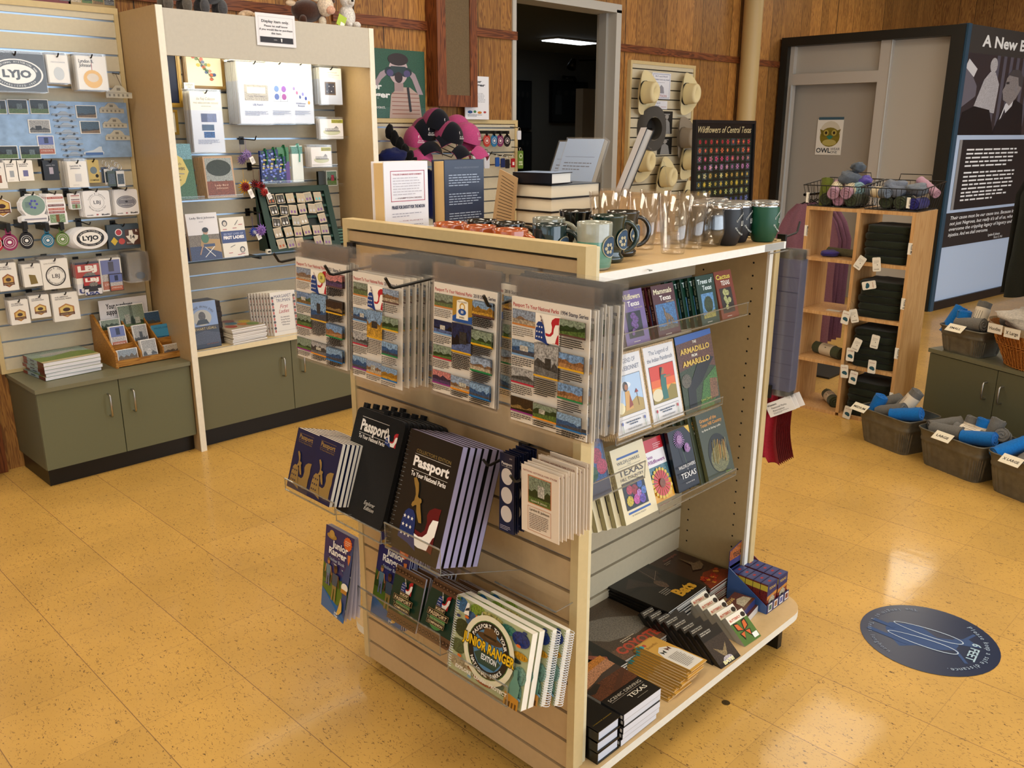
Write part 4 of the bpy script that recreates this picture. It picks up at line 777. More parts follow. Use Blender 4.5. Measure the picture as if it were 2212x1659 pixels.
def pic_blue(a,x,z,w,h):
    a.rect(x,z,w,h,0xa9c4e4); a.ell(x+.3*w,z+.75*h,.3*w,.1*h,0xd8e0ec); a.poly([(x,z),(x+w,z),(x+w,z+.3*h),(x+.75*w,z+.4*h),(x+.4*w,z+.22*h),(x,z+.28*h)],0xa89050); a.ell(x+.12*w,z+.2*h,.14*w,.15*h,0xe0d8b0)
    a.poly([(x+.28*w,z+.1*h),(x+.58*w,z+.12*h),(x+.5*w,z+.6*h),(x+.34*w,z+.6*h)],0xc89a50); a.poly([(x+.42*w,z+.15*h),(x+.58*w,z+.2*h),(x+.5*w,z+.5*h)],0x8a3a24); a.ell(x+.38*w,z+.72*h,.1*w,.13*h,0x241c1a); a.ell(x+.40*w,z+.7*h,.06*w,.08*h,0xa0683e); a.line(x+.8*w,z+.15*h,x+.77*w,z+.6*h,.012*w,0x5c3a20); a.poly([(x+.7*w,z+.5*h),(x+.84*w,z+.5*h),(x+.77*w,z+.6*h)],0x8c3020)
def pic_paint(a,x,z,w,h):
    a.rect(x,z,w,h,0xc83a20); a.rect(x,z,w,.62*h,0xd8642a); a.rect(x,z,w,.42*h,0xe09a34); a.poly([(x,z),(x+w,z),(x+w,z+.36*h),(x+.8*w,z+.42*h),(x+.5*w,z+.2*h),(x,z+.16*h)],0x8a7c38); a.ell(x+.2*w,z+.22*h,.22*w,.17*h,0xd8cfae)
    a.poly([(x+.4*w,z+.06*h),(x+.62*w,z+.06*h),(x+.6*w,z+.4*h),(x+.64*w,z+.72*h),(x+.42*w,z+.74*h),(x+.38*w,z+.5*h)],0x2c6a64); a.line(x+.55*w,z+.66*h,x+.82*w,z+.66*h,.05*w,0xa06a3c); a.ell(x+.5*w,z+.84*h,.08*w,.09*h,0xa06a3c); a.poly([(x+.38*w,z+.6*h),(x+.42*w,z+.94*h),(x+.52*w,z+.93*h),(x+.46*w,z+.8*h)],0x201814)
def arma(a,w,h):
    a.rect(0,0,w,h,0x3a4a2c,'photo'); a.rect(0,.9*h,w,.1*h,0x2c56a0,'gloss'); a.poly([(0,.9*h),(w,.93*h),(w,.5*h),(.5*w,.6*h),(0,.55*h)],0x6a4230,'photo'); a.poly([(.4*w,0),(.8*w,0),(w,.3*h),(w,.5*h),(.6*w,.35*h)],0x4a7c34,'photo'); a.poly([(.72*w,.08*h),(.96*w,.1*h),(.98*w,.34*h),(.78*w,.36*h)],0x8a6242,'photo')
    a.poly([(.12*w,.05*h),(.32*w,.02*h),(.36*w,.28*h),(.55*w,.35*h),(.85*w,.55*h),(.98*w,.62*h),(.8*w,.66*h),(.5*w,.6*h),(.3*w,.42*h),(.16*w,.4*h)],0x16120f,'gloss'); a.ell(.14*w,.42*h,.13*w,.09*h,0x6a6454,'photo')
    a.text('THE',.5*w,.87*h,.035*h,0xe8e4d8,al='c',bold=.02); a.text('ARMADILLO',.08*w,.76*h,.07*h,0xd0b04c,w=.82*w,bold=.03); a.text('FROM',.45*w,.70*h,.035*h,0xe8e4d8,al='c',bold=.02); a.text('AMARILLO',.1*w,.60*h,.07*h,0xd0b04c,w=.76*w,bold=.03); a.text('Lynne Cherry',.6*w,.10*h,.035*h,0xb8b85c,al='c',w=.3*w)
brow(((1411.4,924),(1479,897.5),(1383.7,750.5)),1.235,None,None,4,.006,legend('The Legend of','the Indian Paintbrush',pic_paint,2),0xd8c8a0,('paintbrush legend picture book with a red sunset picture, middle of the second shelf','picture book behind the paintbrush legend'),'paintbrush legend books',31,t=.004,name='picture_book')
M,w_,h_=brow(((1482.5,897.5),(1557.3,867.4),(1456,730)),1.235,None,None,4,.006,arma,0x2c3424,('dark armadillo picture book with a large black bird, right end of the second shelf','picture book behind the armadillo one'),'armadillo picture books',32,t=.005,name='picture_book')
M,w_,h_=fit((1411.4,924),(1479,897.5),(1383.7,750.5),PY(1411.4,924,1.235),UX)
row('picture_book',book(w_,h_,.004,legend('THE LEGEND OF','THE BLUEBONNET',pic_blue,1),0xd8c8a0),M@Matrix.Translation(V((-w_-.004,0,.0))),7,.0068,('bluebonnet legend picture book partly hidden behind the hanging stamp sheets','picture book behind the bluebonnet legend'),'book','bluebonnet legend books',seed=33)
O=PY(1330,962,1.222); holder(O,UX,PY(1560,872,1.222).x-O.x,.27,.02,.12,'clear shelf carrying the three picture books',14)
def hcart(a,w,h):
    a.rect(0,0,w,h,0xdcd0ac,'gloss'); a.rect(.14*w,.85*h,.66*w,.028*h,0x1f4f9c); a.rect(.14*w,.11*h,.68*w,.028*h,0x1f4f9c); a.text('WILDFLOWERS',.12*w,.775*h,.045*h,0x24304c,w=.68*w); a.text('OF THE',.46*w,.745*h,.015*h,0x24304c,al='c'); a.rect(.12*w,.73*h,.68*w,.003*h,0x24304c); a.text('TEXAS',.10*w,.62*h,.085*h,0x1c2230,w=.74*w,bold=.01); a.text('HILL COUNTRY',.12*w,.555*h,.042*h,0x24304c,w=.70*w)
    a.rect(.12*w,.17*h,.66*w,.36*h,0x141a2c,'photo')
    for x,z,r,c in ((.3,.42,.09,0xc03a54),(.45,.40,.10,0xa02030),(.62,.45,.08,0x3c68c0),(.7,.35,.08,0x5a80d0),(.25,.28,.10,0xd8c020),(.45,.27,.10,0xc850a8),(.62,.25,.09,0x6a4ac0),(.55,.34,.07,0xc080d0)): a.ell(x*w,z*h,r*w,r*w,c,'photo',10)
    a.text('BY MARSHALL ENQUIST',.22*w,.075*h,.018*h,0x40404c,w=.42*w)
def txw(a,w,h):
    a.rect(0,0,w,h,0xd9a032,'gloss'); a.rect(0,.80*h,w,.2*h,0xb8202c,'gloss'); a.rect(0,.55*h,w,.26*h,0xe4e2e8,'gloss'); a.rect(0,.30*h,w,.26*h,0x5a8a9a,'photo'); a.text('Texas',.02*w,.70*h,.05*h,0x8a3a8c,w=.34*w,bold=.02); a.text('Wildflowers',.02*w,.61*h,.06*h,0x8a3a8c,w=.9*w,bold=.02); a.para(.5*w,.90*h,.4*w,3,.03*h,.01*h,0xe8c0c4,2)
    n=18; cx,cz=.46*w,.28*h
    for i in range(n): t=2*pi*i/n; a.poly([(cx,cz),(cx+.46*w*math.cos(t-.14),cz+.46*w*math.sin(t-.14)),(cx+.5*w*math.cos(t),cz+.5*w*math.sin(t)),(cx+.46*w*math.cos(t+.14),cz+.46*w*math.sin(t+.14))],0xd0b030,'gloss'); a.poly([(cx,cz),(cx+.4*w*math.cos(t-.13),cz+.4*w*math.sin(t-.13)),(cx+.4*w*math.cos(t+.13),cz+.4*w*math.sin(t+.13))],0xc02c3c,'gloss')
    a.ell(cx,cz,.14*w,.14*w,0x8a4a20,'photo')
def wtx(a,w,h):
    a.rect(0,0,w,h,0x0e1424,'gloss'); a.poly([(.78*w,h),(w,h),(w,.86*h)],0xd8b030,'gloss')
    for cx,cz,r in ((.42,.83,.22),(.68,.66,.12)):
        for i in range(22): t=2*pi*i/22; a.line(cx*w,cz*h,cx*w+r*w*math.cos(t)*1.1,cz*h+r*w*math.sin(t)*1.1,.02*w,0xa878b8)
        a.ell(cx*w,cz*h,r*.55*w,r*.55*w,0xc090c8,'photo',12)
    a.line(.42*w,.7*h,.5*w,.42*h,.012*w,0x4a6a40); a.text('WILDFLOWERS',.1*w,.36*h,.055*h,0xe8e6e4,w=.78*w); a.text('of',.5*w,.32*h,.025*h,0xe8e6e4,al='c'); a.text('TEXAS',.14*w,.20*h,.09*h,0xf0eeec,w=.70*w); a.text('by Geyata Ajilvsgi',.3*w,.11*h,.02*h,0xc8c8c8,w=.4*w)
def grass(a,w,h):
    a.rect(0,0,w,h,0x3c4230,'gloss'); a.text('Grasses of the',.1*w,.87*h,.05*h,0xc88a30,w=.62*w,bold=.02); a.text('Texas Hill Country',.1*w,.80*h,.05*h,0xc88a30,w=.8*w,bold=.02); a.text('by Brian & Shirley Loflin',.12*w,.735*h,.03*h,0xd8d4c4,w=.7*w,bold=.01)
    a.ell(.55*w,.36*h,.37*w,.29*h,0x15160f,'gloss',30); a.ell(.56*w,.28*h,.33*w,.2*h,0x7c7c52,'photo',24)
    rd=random.Random(3)
    for i in range(26): x=.3+.5*rd.random(); a.line(x*w,(.2+.1*rd.random())*h,(x+.05)*w,(.42+.16*rd.random())*h,.012*w,rd.choice((0xb07c34,0x9a8a4c,0xa88a40)))
    a.text('Grasses',.62*w,.05*h,.02*h,0x9ac040,w=.22*w)
brow(((1352.8,1136),(1422.7,1103.5),(1316.7,978)),1.235,.140,.198,6,.0165,hcart,0xc8bb92,('cream hill country wildflowers book with blue bars facing out on the third shelf','cream wildflowers book fanned to the left behind the front one'),'cream hill country books',41,t=.015,sp=0xa8a078,spart=sptx('WILDFLOWERS OF THE TEXAS HILL COUNTRY',0x2c2c24),dx=-.019,name='paperback')
brow(((1418,1089),(1457.7,1073.4),(1384.2,956.4)),1.245,.088,.172,4,.014,txw,0xc02030,('Texas wildflowers guide with a large red and yellow daisy on its cover','red Texas wildflowers guide behind the front one'),'red wildflower guides',42,name='paperback')
brow(((1467.4,1066),(1512,1043.2),(1440.8,934.7)),1.235,.102,.172,5,.0145,wtx,0x0e1424,('black wildflowers guide with purple thistles facing out on the third shelf','black wildflowers guide behind the front one'),'black wildflower guides',43,sp=0x0c0e14,dx=-.004,name='paperback')
brow(((1532.5,1044.4),(1586.7,1015.5),(1501,898.6)),1.235,.140,.200,5,.0145,grass,0x3c4230,('olive grasses book with an oval grass picture, right end of the third shelf','olive grasses book fanned to the left behind the front one'),'olive grasses books',44,sp=0x6a6c48,spart=sptx('Grasses of the Texas Hill Country',0x20241a),dx=-.018,name='paperback')
def leftdark(a,w,h): a.rect(0,0,w,h,0x141c3c,'gloss'); a.rect(.06*w,.2*h,.88*w,.75*h,0x2c5a9a,'photo'); [a.ell(x*w,z*h,.16*w,.1*h,c,'photo',9) for x,z,c in ((.75,.5,0xa82a48),(.85,.35,0xb83858),(.55,.3,0x2c5a34),(.8,.75,0x4c7cc8))]
brow(((1250,1094),(1311.8,1072),(1226,975)),1.235,.128,.2,2,.015,leftdark,0x141c3c,('navy wildflower book partly hidden behind the cream corner post','navy wildflower book behind the partly hidden one'),'navy wildflower books',45,name='paperback')
O=PY(1282,1080,1.222); O.x=1.40; holder(O,UX,.32,.27,.045,.1,'clear shelf under the cream hill country books',16)
O=PY(1424,1108,1.222); holder(O,UX,PY(1590,1012,1.222).x-O.x,.27,.02,.1,'clear shelf under the thistle and grasses books',16)
holder(PY(1402,584,1.205),UX,.01,.05,0,.01,'clear sign clip under the top shelf edge, middle',0); holder(PY(1660,548,1.205),UX,.11,.012,0,.028,'clear sign holder under the right end of the top shelf edge',0)
# ================= BASE DECK =================
DKZ=DZ+.0008
def lay(name,x0,y0,w,h,t,n,art,cc,labels,grp,rot=0,page=0xe9e4da,sp=None,spart=None,seed=1,j=.003,jr=.025,z=None,hard=0):
    z=DKZ if z is None else z; M=flat(x0,y0,z,t,R(rot)); stack(name,book(w,h,t-.0006,art,cc,sp,spart,page=page,hard=hard),M,n,t,labels,'book',grp,j=j,jr=jr,seed=seed)
def bats(a,w,h):
    a.rect(0,0,w,h,0x14110f,'gloss'); a.poly([(.1*w,.62*h),(.4*w,.75*h),(.5*w,.5*h),(.58*w,.46*h),(.62*w,.55*h),(.7*w,.88*h),(.86*w,.80*h),(.9*w,.62*h),(.84*w,.52*h),(.8*w,.58*h),(.72*w,.46*h),(.66*w,.34*h),(.6*w,.30*h),(.52*w,.38*h),(.3*w,.55*h)],0x3a2e28,'photo'); a.ell(.6*w,.4*h,.07*w,.10*h,0x6a5240,'photo'); a.line(.64*w,.5*h,.74*w,.84*h,.006*w,0x8a7868); a.line(.62*w,.5*h,.88*w,.62*h,.006*w,0x8a7868)
    a.text('Bats',.5*w,.08*h,.15*h,0xc9962c,w=.42*w,bold=.05); a.para(.36*w,.3*h,.2*w,4,.028*h,.014*h,0x8a8478,2)
lay('bat_magazine',1.955,1.275,.212,.275,.0052,14,bats,0x16120f,('topmost black bats picture book of its pile on the base deck','black bats picture book lower in the pile'),'bats picture books',rot=2,page=0xcac6bc,seed=51,jr=.01)
def humm(a,w,h):
    a.rect(0,0,w,h,0x352016,'gloss'); a.poly([(0,0),(w,0),(w,.12*h),(.8*w,.26*h),(.5*w,.3*h),(.2*w,.22*h)],0x8a3418,'photo')
    for i in range(16): rd=random.Random(i); a.ell((.12+.76*rd.random())*w,(.04+.2*rd.random())*h,.05*w,.03*h,rd.choice((0xc84a1c,0xd88a30,0xb02a18)),'photo',7)
    a.poly([(.4*w,.42*h),(.6*w,.52*h),(.66*w,.75*h),(.72*w,.52*h),(.9*w,.5*h),(.78*w,.4*h),(.6*w,.36*h)],0x7a6248,'photo'); a.text('Hummingbirds',.3*w,.82*h,.05*h,0x8a4a3c,w=.5*w,it=.3); a.para(.2*w,.78*h,.25*w,2,.03*h,.012*h,0x8a7a68,2)
lay('hummingbird_book',2.165,1.27,.150,.245,.005,14,humm,0x352016,('topmost brown hummingbird picture book, beside the far cream panel','brown hummingbird picture book lower in the pile'),'hummingbird picture books',rot=1,page=0xc8c0b0,seed=52,jr=.01)
def coyo(a,w,h):
    a.rect(0,0,w,h,0x5a4a3a,'photo'); a.poly([(0,.55*h),(.3*w,.8*h),(.6*w,.7*h),(.9*w,.5*h),(w,.3*h),(.6*w,.25*h),(.2*w,.35*h)],0x8c8478,'photo'); a.poly([(.1*w,.7*h),(.16*w,.92*h),(.24*w,.74*h)],0x9a6a44,'photo'); a.rect(0,0,w,.2*h,0x7a5a44,'photo'); a.text('COYOTES',.1*w,.08*h,.13*h,0xb84a34,w=.82*w,bold=.04); a.para(.3*w,.26*h,.3*w,2,.03*h,.014*h,0xc8b8a0,3)
lay('coyote_book',1.705,1.255,.235,.26,.005,7,coyo,0x2c241e,('topmost grey-brown coyotes picture book between the bats and butterfly-wing piles','coyotes picture book lower in the pile'),'coyotes picture books',rot=-2,page=0xc4bcae,seed=53,jr=.01)
def cater(a,w,h):
    a.rect(0,0,w,h,0x10130f,'gloss'); 
    for x,z in ((.45,.62),(.30,.70),(.62,.44)): a.ell(x*w,z*h,.2*w,.14*h,0x3c2a1c,'photo')
    for x,z,r in ((.36,.82,.16),(.62,.74,.16),(.72,.68,.09),(.44,.50,.17),(.60,.48,.10),(.25,.55,.13)):
        a.ell(x*w,z*h,r*w,r*w*.8,0xa88438,'photo',16); a.ell(x*w,z*h,r*.62*w,r*w*.55,0xd8ccb0,'gloss',16); a.ell(x*w,z*h,r*.48*w,r*w*.42,0x2a1a12,'gloss',14); a.ell(x*w+.01*w,z*h+.01*w,r*.18*w,r*w*.15,0x9a94a8,'gloss',10)
    a.poly([(.56*w,.4*h),(.7*w,.34*h),(.86*w,.2*h),(.82*w,.14*h),(.66*w,.26*h)],0xa85c44,'photo')
lay('moth_book',1.50,1.25,.20,.255,.006,7,cater,0x10130f,('topmost black picture book with yellow eye-spotted wings, behind the sunset road guide','black eye-spot picture book lower in the pile'),'eye-spot picture books',rot=-4,page=0xcac2b2,seed=54,jr=.02)
def scen(a,w,h):
    a.rect(0,0,w,h,0x15110f,'gloss'); a.rect(0,.62*h,w,.38*h,0xd0946c,'photo'); a.poly([(0,h),(w,h),(w,.9*h),(.4*w,.86*h),(0,.8*h)],0xd88a34,'photo'); a.poly([(0,.62*h),(w,.62*h),(w,.74*h),(.6*w,.72*h),(.3*w,.66*h)],0x40342c,'gloss'); a.rect(0,.36*h,w,.27*h,0x6a3c24,'photo'); a.poly([(0,.6*h),(.3*w,.64*h),(.35*w,.58*h),(.1*w,.5*h),(0,.52*h)],0x241e18,'gloss'); a.poly([(.3*w,.36*h),(.9*w,.6*h),(w,.62*h),(w,.57*h),(.5*w,.36*h)],0x4c2c1c,'gloss')
    a.text('SCENIC DRIVING',.08*w,.26*h,.05*h,0xc8bfb0,w=.84*w); a.rect(.08*w,.235*h,.84*w,.003*h,0xc8bfb0); a.text('TEXAS',.42*w,.14*h,.065*h,0xe8e0d0,w=.46*w,bold=.01); a.para(.5*w,.08*h,.36*w,1,.02*h,.008*h,0x8a8478,2)
def scsp(a,t,h): a.rect(0,0,t,.36*h,0x15110f); a.rect(.2*t,.02*h,.5*t,.03*h,0xc8c4bc); a.text('SCENIC DRIVING TEXAS',t*.35,h*.9,t*.36,0x5a5248,w=h*.45,rot=-pi/2)
lay('road_guide',1.462,1.066,.150,.200,.0185,5,scen,0xa09a92,('topmost sunset-covered scenic driving guide of its pile at the front of the base deck','scenic driving guide lower in the pile'),'scenic driving guides',rot=0,page=0xd4d6de,sp=0xa8a29a,spart=scsp,seed=55,j=.004,jr=.02)
def blk(a,w,h): a.rect(0,0,w,h,0x0f0d0b,'gloss'); a.text('LYNDON B. JOHNSON',.1*w,.14*h,.018*h,0xa88a28,w=.8*w)
lay('hardcover',1.368,1.07,.085,.15,.031,3,blk,0x0f0d0b,('topmost black hardcover of the pile by the cream corner post','black hardcover lower in the pile by the corner post'),'black hardcovers by the post',page=0xccd2e0,seed=56,j=.002,jr=.01,hard=1)
# overlapped folding butterfly guides
def bfly(a,w,h):
    a.rect(0,0,w,h,0xd3a24a,'gloss'); a.poly([(.08*w,.05*h),(.94*w,.05*h),(.94*w,.5*h),(.8*w,.66*h),(.5*w,.74*h),(.2*w,.66*h),(.08*w,.5*h)],0xe6e2da,'gloss'); a.text('Butterflies',.12*w,.82*h,.06*h,0x9a6a28,w=.6*w,it=.2); a.ell(.07*w,.93*h,.09*w,.04*h,0x3aa0a8); a.ell(.22*w,.93*h,.07*w,.035*h,0xc04a3c)
    for x,z,c in ((.34,.6,0x1c2420),(.66,.62,0x5c2a18)): a.poly([(x*w,z*h),(x*w-.11*w,z*h+.05*h),(x*w-.08*w,z*h-.05*h)],c); a.poly([(x*w,z*h),(x*w+.11*w,z*h+.05*h),(x*w+.08*w,z*h-.05*h)],c)
    a.para(.2*w,.46*h,.6*w,12,.03*h,.009*h,0x6a6258,4); a.rect(0,0,.022*w,h,0x1c1a16)
BG=book(.085,.175,.0022,bfly,0xd3a24a)
for i in range(14):
    m=frame(V((1.685+.0078*i,1.088+.006*math.sin(i*1.7),DKZ+.0035+.0030*i)),V((1,.05,-.06)),V((.08+.02*math.sin(i*2.3),1,0)))
    place('butterfly_guide',BG,'topmost tan folding butterfly guide of the fanned pile' if i==13 else 'tan folding butterfly guide fanned under the top one','booklet',m,'folding butterfly guides')
# slanted card decks
def box3(w,h,t,front,cc,side=None):
    b=B('gloss'); b.box(0,0,0,w,t,h,cc); 
    if front: front(Art(b,mat='gloss'),w,h)
    if side: M=Matrix(((0,1,0,0),(-1,0,0,t),(0,0,1,0),(0,0,0,1))); side(Art(b,M=M,mat='gloss'),t,h)
    return [('box',b.mesh('box'))]
def batd(a,w,h):
    a.rect(0,0,w,h,0x120f0c,'gloss'); a.rect(0,.1*h,w,.62*h,0x3c3028,'photo'); a.poly([(.2*w,.5*h),(.5*w,.34*h),(.8*w,.5*h),(.6*w,.24*h),(.5*w,.18*h),(.4*w,.24*h)],0x9a8560,'photo'); a.ell(.5*w,.12*h,.22*w,.08*h,0xc8c0c8,'photo'); a.text('BATS!',.22*w,.03*h,.085*h,0xe0dca8,w=.5*w,bold=.05)
    for i,t in enumerate(('WHAT DO YOU','KNOW ABOUT')): a.text(t,.06*w,(.93-.05*i)*h,.03*h,0xc8c4b8,w=.5*w,bold=.03)
BD=box3(.094,.112,.015,batd,0x120f0c)
def leanrow(P,x0,y0,dx,dyy,n,rotz,tilt,labels,cat,grp,name):
    for i in range(n):
        m=Matrix.Translation(V((x0+dx*i,y0+dyy*i,DKZ+.001)))@Matrix.Rotation(rotz,4,'Z')@Matrix.Rotation(-tilt,4,'X')
        place(name,P,labels[0] if i==0 else labels[1],cat,m,grp)
leanrow(BD,1.912,1.068,-.003,.0262,8,R(-3),R(52),('front dark bat card box leaning at the edge of the base deck','dark bat card box leaning behind the front one'),'box','bat card boxes','card_box')
def butd(a,w,h):
    a.rect(0,0,w,h,0x4c6c2c,'gloss'); a.rect(0,.74*h,w,.26*h,0xe4dece,'gloss'); a.text('BUTTERFLY',.08*w,.80*h,.075*h,0xb84a2c,w=.62*w,bold=.04); a.ell(.86*w,.84*h,.12*w,.08*h,0x2a1c14,'photo')
    cx,cz=.45*w,.4*h
    for s_ in (-1,1): a.poly([(cx,cz),(cx+s_*.12*w,cz+.3*h),(cx+s_*.34*w,cz+.34*h),(cx+s_*.32*w,cz+.08*h)],0x1c120c,'gloss'); a.poly([(cx+s_*.03*w,cz+.03*h),(cx+s_*.13*w,cz+.26*h),(cx+s_*.29*w,cz+.29*h),(cx+s_*.27*w,cz+.1*h)],0xc8622c,'gloss'); a.poly([(cx,cz),(cx+s_*.3*w,cz-.02*h),(cx+s_*.2*w,cz-.26*h)],0x1c120c,'gloss'); a.poly([(cx+s_*.03*w,cz-.02*h),(cx+s_*.25*w,cz-.04*h),(cx+s_*.17*w,cz-.2*h)],0xc8622c,'gloss')
    a.rect(.66*w,.06*h,.28*w,.16*h,0xe8e6e0)
BU=box3(.085,.095,.020,butd,0xa8a49a)
leanrow(BU,2.055,1.078,.004,.0340,6,R(-3),R(50),('front green monarch butterfly card box leaning beside the bat boxes','butterfly card box leaning behind the monarch one'),'box','butterfly card boxes','card_box')
# playing-card display carton
def pc(a,w,h):
    a.rect(0,0,w,h,0x232a5c,'gloss'); a.rect(0,0,w,.5*h,0x8c3024,'photo'); a.poly([(0,.42*h),(w,.5*h),(w,.62*h),(0,.56*h)],0xb87a34,'gloss'); a.text('TEXAS',.14*w,.78*h,.10*h,0x2c3c80 if False else 0xc8a860,w=.7*w,bold=.02); a.poly([(.15*w,.12*h),(.2*w,.4*h),(.5*w,.55*h),(.8*w,.4*h),(.85*w,.12*h)],0xc8bca0,'photo'); a.rect(.42*w,.12*h,.15*w,.2*h,0x2c2018)
PCW,PCD,PCH=.0245,.064,.092
def pside(a,t,h): a.rect(0,0,t,h,0x7c2a24,'photo'); a.rect(0,.75*h,t,.2*h,0xc0b040,'gloss')
def deck():
    b=B('gloss'); b.box(0,0,0,PCD*.93,PCW,PCH,0x2c3466); pc(Art(b,mat='gloss'),PCD*.93,PCH)
    M=Matrix(((0,1,0,0),(-1,0,0,PCW),(0,0,1,0),(0,0,0,1))); pside(Art(b,M=M,mat='gloss'),PCW,PCH)
    b.add([(.006,.003,PCH+.0002),(PCD*.87,.003,PCH+.0002),(PCD*.87,PCW-.003,PCH+.0002),(.006,PCW-.003,PCH+.0002)],[(0,1,2,3)],0x3a4478); b.add([(.024,.008,PCH+.0004),(.036,.008,PCH+.0004),(.036,.016,PCH+.0004),(.024,.016,PCH+.0004)],[(0,1,2,3)],0xa02c30)
    return [('box',b.mesh('box'))]
cx0,cy0=2.262,1.125; PD=deck()
for r_i in range(2):
    for k in range(5):
        place('playing_cards',PD,('upright playing card box in the left file of the display carton' if r_i==0 else 'upright playing card box in the right file of the display carton'),'box',Matrix.Translation(V((cx0+.004+.0665*r_i,cy0+.004+.0262*k,DKZ+.004))),'playing card boxes, %s file'%('left' if r_i==0 else 'right'))
g_=root('display_carton','printed display carton with a raised Texas header card on the deck corner','carton',(cx0,cy0,DKZ))
b=B('gloss'); W_=.137; D_=.14; b.box(0,0,0,W_,D_,.003,0x2a3260); b.box(0,-.002,0,W_,0,.032,0x2a3260); a=Art(b,y=-.002,mat='gloss')
for i in range(4): a.rect(.008+.034*i,.004,.022,.026,0xe8e4e0); a.rect(.011+.034*i,.008,.016,.018,(0x3a6a5a,0xa86a3c,0x5a6ab0,0x8c3c34)[i],'photo')
b.prism([(0,0),(D_,0),(D_,.11),(0,.026)],-.002,0,0x3a5a94,ax=0); b.prism([(0,0),(D_,0),(D_,.11),(0,.026)],W_,W_+.002,0x7c3a44,ax=0)
b.box(0,D_,0,W_,D_+.002,.11,0x2a3260); b.prism([(0,.1),(W_*.95,.1),(W_*.95,.16),(W_*.7,.185),(0,.165)],D_,D_+.002,0x39386c,ax=1); a=Art(b,y=D_,mat='gloss'); a.poly([(0,.13),(W_*.8,.13),(W_*.7,.183),(0,.163)],0xb8642c,'photo'); a.text('TEXAS',.02,.135,.016,0x2a1c18,w=.06,bold=.02)
for x_,z_ in ((.09,.12),(.10,.145),(.105,.105)): a.rect(x_,z_,.018,.022,0xe6e6ea); a.rect(x_+.003,z_+.004,.012,.014,0x3a4a80)
part('tray',b,g_)
for i,(x,y,z,lb) in enumerate(((2.155,1.135,0,'lower playing card box lying flat beside the display carton'),(2.148,1.143,.024,'upper playing card box lying flat with the mission front up'))):
    b=B('gloss'); b.box(0,0,0,.100,.0235,.068,0xc8c4c0 if i==0 else 0x2c3466); a=Art(b,mat='gloss'); a.rect(0,0,.1,.068,0x6a3c2c,'photo'); a.text('TEXAS',.01,.05,.011,0xc8a860,w=.05,bold=.02); a.poly([(.03,.01),(.035,.035),(.06,.045),(.09,.035),(.095,.01)],0xc8bca0,'photo')
    b.M=None; solo('playing_cards',b,lb,'box',frame(V((x,y,DKZ+.0238+z)),V((math.cos(.15),math.sin(.15),0)),V((-math.sin(.15),math.cos(.15),0))),'playing card boxes lying flat')
# ================= TOP OF THE STAND =================
TZ=1.2577
def handle(b,x,z0,z1,dx,r,col,ang=0,mat='cer'):
    pts=[]
    for i in range(11):
        t=pi*(i/10-.5); pts.append((x+dx*math.cos(t)*1.0,0,(z0+z1)/2+(z1-z0)/2*math.sin(t)))
    M=b.M; b.M=(M or Matrix())@Matrix.Rotation(ang,4,'Z'); b.tube([(p[0],p[1],p[2]) for p in pts],r,col,mat,8); b.M=M
def mug(kind,h=.093,r=.042,ang=0):
    c={'orange':0xa8542c,'black':0x12110f,'teal':0x0f2a2e,'speck':0x8f9284,'mint':0x5c8f80,'green':0x0d2824}[kind]
    b=B('cer')
    if kind in('green','black') and h>.1: prof=[(.001,0),(.031,0),(.036,.004),(.037,.012),(.030,.020),(.036,.034),(.039,.05),(.039,h-.02),(.042,h-.004),(.042,h),(.039,h),(.036,h-.02),(.036,.05),(.026,.03),(.001,.03)]
    else: prof=[(.001,0),(r-.008,0),(r-.003,.006),(r,.03),(r-.002,h*.6),(r-.001,h-.003),(r-.002,h),(r-.005,h),(r-.006,h-.01),(r-.006,.012),(.001,.008)]
    def cf(j):
        if kind=='mint': return 0x5c8f80 if 1<j<4 else 0x9c9f92
        if kind=='speck': return 0x85887c
        return c
    b.lathe(prof,32,c,'cer',colf=cf); body=b.mesh('body'); hb=B('cer'); handle(hb,r-.004,h*.22,h*.86,.032,.0062,c if kind!='mint' else 0x5c8f80,ang)
    m=B('matte') 
    if kind in('mint','green','teal','speck','orange','black'):
        a0=R(-82)
        def badge(rad,zc,hw,col,off,sh=1):
            vs=[];n=20
            for i in range(n):
                t=2*pi*i/n; u=hw*math.cos(t); z=zc+hw*sh*math.sin(t); q=a0+u/(r); vs.append(((r+off)*math.cos(q),(r+off)*math.sin(q),z))
            m.add(vs,[tuple(range(n))],col,'matte',False)
        badge(r,h*.5,.025,0xb8b196,.002); badge(r,h*.5,.0225,0x3c5470,.0024)
        for k in range(6):
            t=k*pi/3; q=a0+(.009*math.cos(t)-.006)/r; z=h*.47+.009*math.sin(t); vs=[]
            for i in range(8): s=2*pi*i/8; qq=q+.0042*math.cos(s)/r; vs.append(((r+.0028)*math.cos(qq),(r+.0028)*math.sin(qq),z+.0042*math.sin(s)))
            m.add(vs,[tuple(range(8))],0xb8b196,'matte',False)
    return [('body',body),('handle',hb.mesh('handle')),('badge',m.mesh('badge'))]
